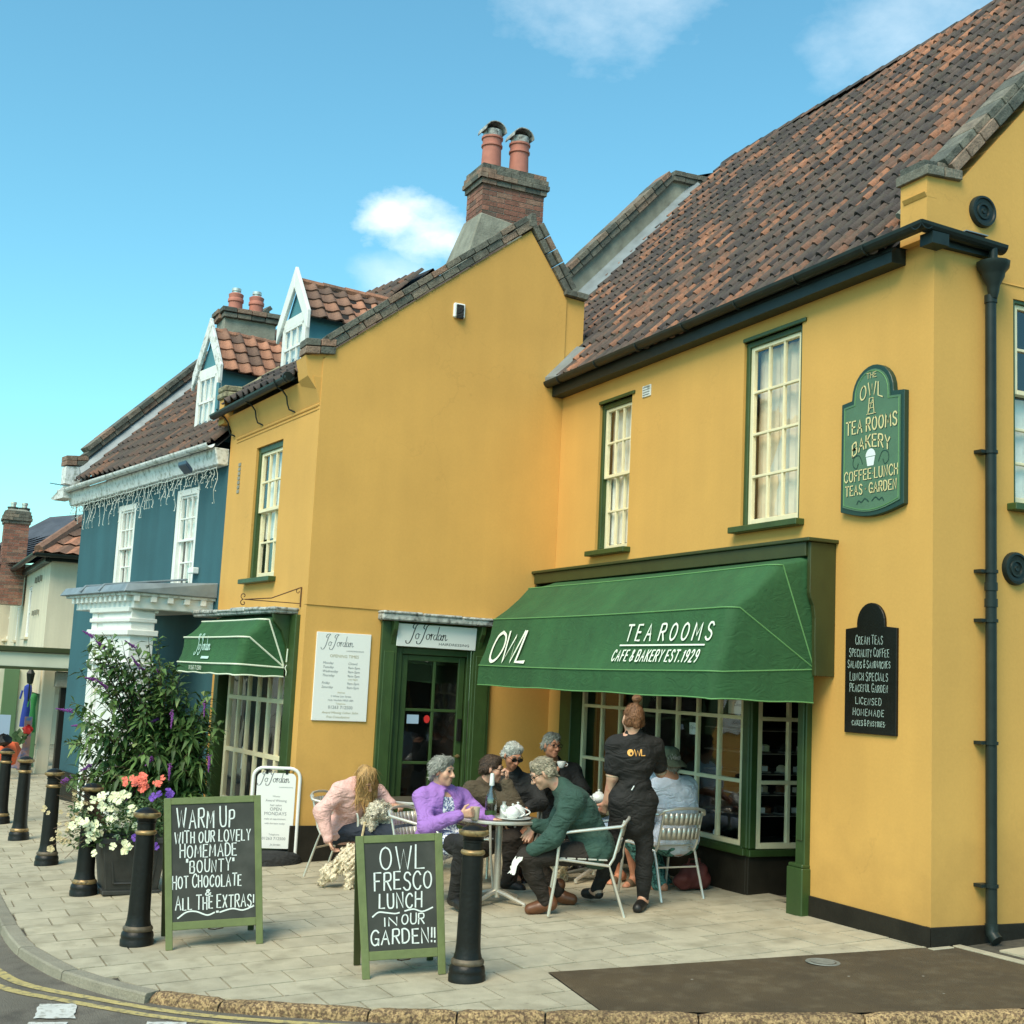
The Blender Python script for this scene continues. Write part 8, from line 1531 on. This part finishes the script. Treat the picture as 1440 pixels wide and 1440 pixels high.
person('pink', 'woman with long golden hair in a pink sweatshirt bending over two dogs', rtv * .50 - fv_ * .42 - uv_ * .68, dict(top=('pink', .024), hood=1, bottom=('denim', .016), shoe=('shoe', .004), hair=('long', 'hairblond')), up_=-np.array(CF) * .55 + np.array(CR) * .25 + uv_ * .3, fem=True, handR=dict(curl=.6, n=-rtv), handL=dict(curl=.9, n=uv_))
# print on the waitress shirt and piping on collar and cuffs
t, J, q, s, f, u, trunk, across, fwd = wt
c0 = V(J['chest'] + trunk * .085) ; rgt = -V(across) ; rgt = V(CR); rgt = (rgt - V(trunk) * rgt.dot(V(trunk))).normalized(); bk = rgt.cross(V(trunk)).normalized(); bk = bk if bk.dot(CF) < 0 else -bk
from mathutils.bvhtree import BVHTree
tp_ = [o for o in t.children if o.name.startswith('top')][0]; bv = BVHTree.FromPolygons([v.co + V(J['pel']) for v in tp_.data.vertices], [tuple(p.vertices) for p in tp_.data.polygons])
def shirt(a, b):
    p = c0 + rgt * a + V(trunk) * b; hit = bv.ray_cast(p + bk * .5, -bk); return (hit[0] if hit[0] else p + bk * .13) + bk * .004
mb = MB(); R0 = .026; mb.add([shirt(-.045, 0)] + [shirt(-.045 + R0 * math.cos(k * math.pi / 8), .0 + R0 * math.sin(k * math.pi / 8)) for k in range(16)], [(0, k + 1, (k + 1) % 16 + 1) for k in range(16)]); text(mb, 'WL', shirt, -.012, -.024, .045, .0075, fit=.085, gap=.12); part(mb, 'shirt_print', M['orangel'], t, norm=False)
mb = MB(); mb.add([shirt(-.040 + .009 * math.cos(k * math.pi / 5), -.006 + .010 * math.sin(k * math.pi / 5)) + bk * .002 for k in range(10)], [tuple(range(10))]); part(mb, 'shirt_print', M['blackcl'], t, norm=False)
nk = V(J['neck']); mb = MB(); mb.tube([nk + V(trunk) * .024 + V(s) * (.066 * math.cos(a)) + V(f) * (.062 * math.sin(a)) for a in [2 * math.pi * k / 16 for k in range(17)]], .004, 5)
for S_ in 'RL':
    sh, el = V(J['sh' + S_]), V(J['el' + S_]); d_ = (el - sh).normalized(); c_ = sh + (el - sh) * .72 + d_ * .062; a_ = d_.orthogonal().normalized(); b_ = d_.cross(a_); mb.tube([c_ + (a_ * math.cos(k * math.pi / 8) + b_ * math.sin(k * math.pi / 8)) * .052 for k in range(17)], .0035, 5)
part(mb, 'collar_piping', M['latte'], t, smooth=True)
mb = MB(); p_ = shirt(-.03, -.30) + bk * .006; mb.tube([p_, p_ + V(trunk) * .035 + rgt * .02], .005, 5); part(mb, 'pen', M['china'], t)
# camouflage sun hat
c = [o for o in S.objects if o.name.startswith('person') and o.get('label', '').startswith('man in a camouflage')][0]
Jh = {k: np.array(v) for k, v in PJ['hat'].items()}; hd, q, s, f, u = headp(Jh['head'], fv_ * .72 - rtv * .68, (0, 0, 1))
mb = MB(); n = 22; rings = [(.001, .135), (.05, .132), (.082, .115), (.098, .07), (.103, .035), (.140, .006), (.168, -.022)]; vs = []
for r_, z_ in rings: vs += [V(q(r_ * .9 * math.cos(2 * math.pi * k / n), -.012 + r_ * math.sin(2 * math.pi * k / n), z_ + .004 * math.sin(k * 1.7) * (r_ / .155))) for k in range(n)]
mb.add(vs, [(i * n + k, i * n + (k + 1) % n, (i + 1) * n + (k + 1) % n, (i + 1) * n + k) for i in range(len(rings) - 1) for k in range(n)]); part(mb, 'sun_hat', M['camo'], c, smooth=True, norm=False)
# napkin, bags
mb = MB(); fz = random.Random(2); p0 = V((-2.335, -2.10, .33)); n = 7; vs = [p0 + V((.02 * i + fz.uniform(-.01, .01), -.01 * j + fz.uniform(-.012, .012), -.022 * j + fz.uniform(-.008, .008))) for i in range(n) for j in range(n)]
mb.add(vs, [(i * n + j, (i + 1) * n + j, (i + 1) * n + j + 1, i * n + j + 1) for i in range(n - 1) for j in range(n - 1)]); solo(mb, 'napkin', 'crumpled white napkin in the hand of the man in dark green', 'napkin', M['napkin'], True)
def bag(nm, lb, m_, P_): 
    t = thing(nm, lb, 'bag', tuple(P_[0][0])); vol('bag_body', [C_(a, b, r, None, .02) for a, b, r in P_], .012, M[m_], t, wob=.006, wf=18, seed=4); return t
bg_ = bag('shoulder_bag', 'dark red bag on the paving under the chair of the man in the hat', 'redbag', [((-2.75, -.25, G(-2.7, -.2) + .08), (-2.72, -.06, G(-2.7, -.2) + .08), .075), ((-2.75, -.22, G(-2.7, -.2) + .17), (-2.72, -.08, G(-2.7, -.2) + .17), .06)])
mb = MB(); mb.tube([(-2.75, -.22, .12), (-2.72, -.20, .22), (-2.72, -.10, .22), (-2.72, -.08, .12)], .01, 6); part(mb, 'handle', M['redbag'], bg_, smooth=True)

# ------------------------------------------------------------- dogs
def dog(lb, pel, chest, head, f, legs, tail, m='fur', r=.10, curl=.008, coat=True):
    pel, chest, head, f = map(lambda a: np.array(a, float), (pel, chest, head, f)); f = nrmz(f); t = thing('dog', lb, 'dog', tuple(pel)); u = np.array((0, 0, 1.)); sd_ = nrmz(np.cross(f, u)); up2 = nrmz(np.cross(sd_, f))
    P = [C_(pel, chest, r * .92, r * 1.08, .03), C_(chest * .75 + pel * .25 - [0, 0, .015], chest, r * 1.0, r * 1.1, .03), C_(chest, head - f * .03, r * .62, r * .5, .03), E_l(head, f, up2, (.058, .066, .06), .012), C_(head + f * .045 - up2 * .012, head + f * .105 - up2 * .025, .036, .026, .012)]
    for e in (-1, 1): P += [C_(head + sd_ * e * .052 + up2 * .025, head + sd_ * e * .072 - up2 * .055, .022, .026, .008)]
    for (a, b, c) in legs: P += [C_(a, b, .045, .032, .018), C_(b, c, .03, .024, .012), C_(c, np.array(c) + f * .025, .026, .024, .01)]
    P += [C_(pel - nrmz(chest - pel) * r * .8, tail, .028, .022, .012)]
    vol('body', P, .008, M[m], t, wob=curl, wf=48, seed=8)
    strands(t, 'body', None, ('fur',), M[m], 5, n=3200, ln=.024, wd=.0055, mode='fur')
    mb = MB(); mb.ball(V(head + f * .130 - up2 * .018), .014, 8)
    part(mb, 'nose', M['eye'], t, smooth=True); mb = MB()
    for e in (-1, 1): mb.ball(V(head + f * .058 + sd_ * e * .028 + up2 * .014), .008, 6)
    part(mb, 'eyes', M['eye'], t, smooth=True); return t
gd = G(-4.5, -2.8)
def gg(x, y, h=.0): return np.array((x, y, G(x, y) + h))
dog('cream curly dog standing head down on the paving behind the small chalkboard', gg(-4.05, -2.42, .27), gg(-4.25, -2.78, .25), gg(-4.35, -2.98, .13), (-.1, -.5, -.55), [(gg(-4.20, -2.80, .2), gg(-4.17, -2.83, .10), gg(-4.16, -2.84, .025)), (gg(-4.33, -2.74, .2), gg(-4.32, -2.76, .10), gg(-4.33, -2.77, .025)), (gg(-4.0, -2.44, .2), gg(-3.95, -2.36, .12), gg(-3.97, -2.42, .025)), (gg(-4.12, -2.36, .2), gg(-4.10, -2.28, .12), gg(-4.11, -2.34, .025))], gg(-3.9, -2.25, .36), r=.095)
dog('small white curly dog sitting on the lap of the woman in pink', (-4.56, -2.50, .36), (-4.47, -2.48, .42), (-4.36, -2.55, .47), (.7, -.5, -.25), [((-4.45, -2.55, .38), (-4.40, -2.57, .34), (-4.38, -2.57, .31)), ((-4.45, -2.42, .38), (-4.40, -2.42, .34), (-4.38, -2.42, .31)), ((-4.6, -2.56, .34), (-4.52, -2.6, .33), (-4.5, -2.58, .31)), ((-4.6, -2.44, .34), (-4.52, -2.42, .33), (-4.5, -2.42, .31))], (-4.7, -2.48, .36), m='furw', r=.075)
dog('pale curly dog standing under the far table behind the man in dark green', gg(-3.92, -1.30, .26), gg(-3.62, -1.02, .25), gg(-3.52, -.86, .33), (.5, .7, -.1), [(gg(-3.60, -1.08, .2), gg(-3.58, -1.08, .10), gg(-3.58, -1.08, .025)), (gg(-3.70, -.96, .2), gg(-3.68, -.95, .10), gg(-3.68, -.95, .025)), (gg(-3.88, -1.34, .2), gg(-3.93, -1.36, .12), gg(-3.9, -1.35, .025)), (gg(-3.98, -1.22, .2), gg(-4.03, -1.24, .12), gg(-4.0, -1.23, .025))], gg(-4.05, -1.42, .34), r=.09)
ls = thing('dog_lead', 'braided pale dog lead held by the woman in pink', 'lead', (-4.4, -2.7, .1)); mb = MB(); mb.tube([(-4.46, -2.62, .34), (-4.40, -2.66, .22), (-4.36, -2.68, .10), (-4.33, -2.74, .02)], .012, 6); part(mb, 'cord', M['dryf'], ls, smooth=True)
for i_, o in enumerate([o for o in S.objects if o.type == 'MESH' and o.name.startswith('x_')]): pass
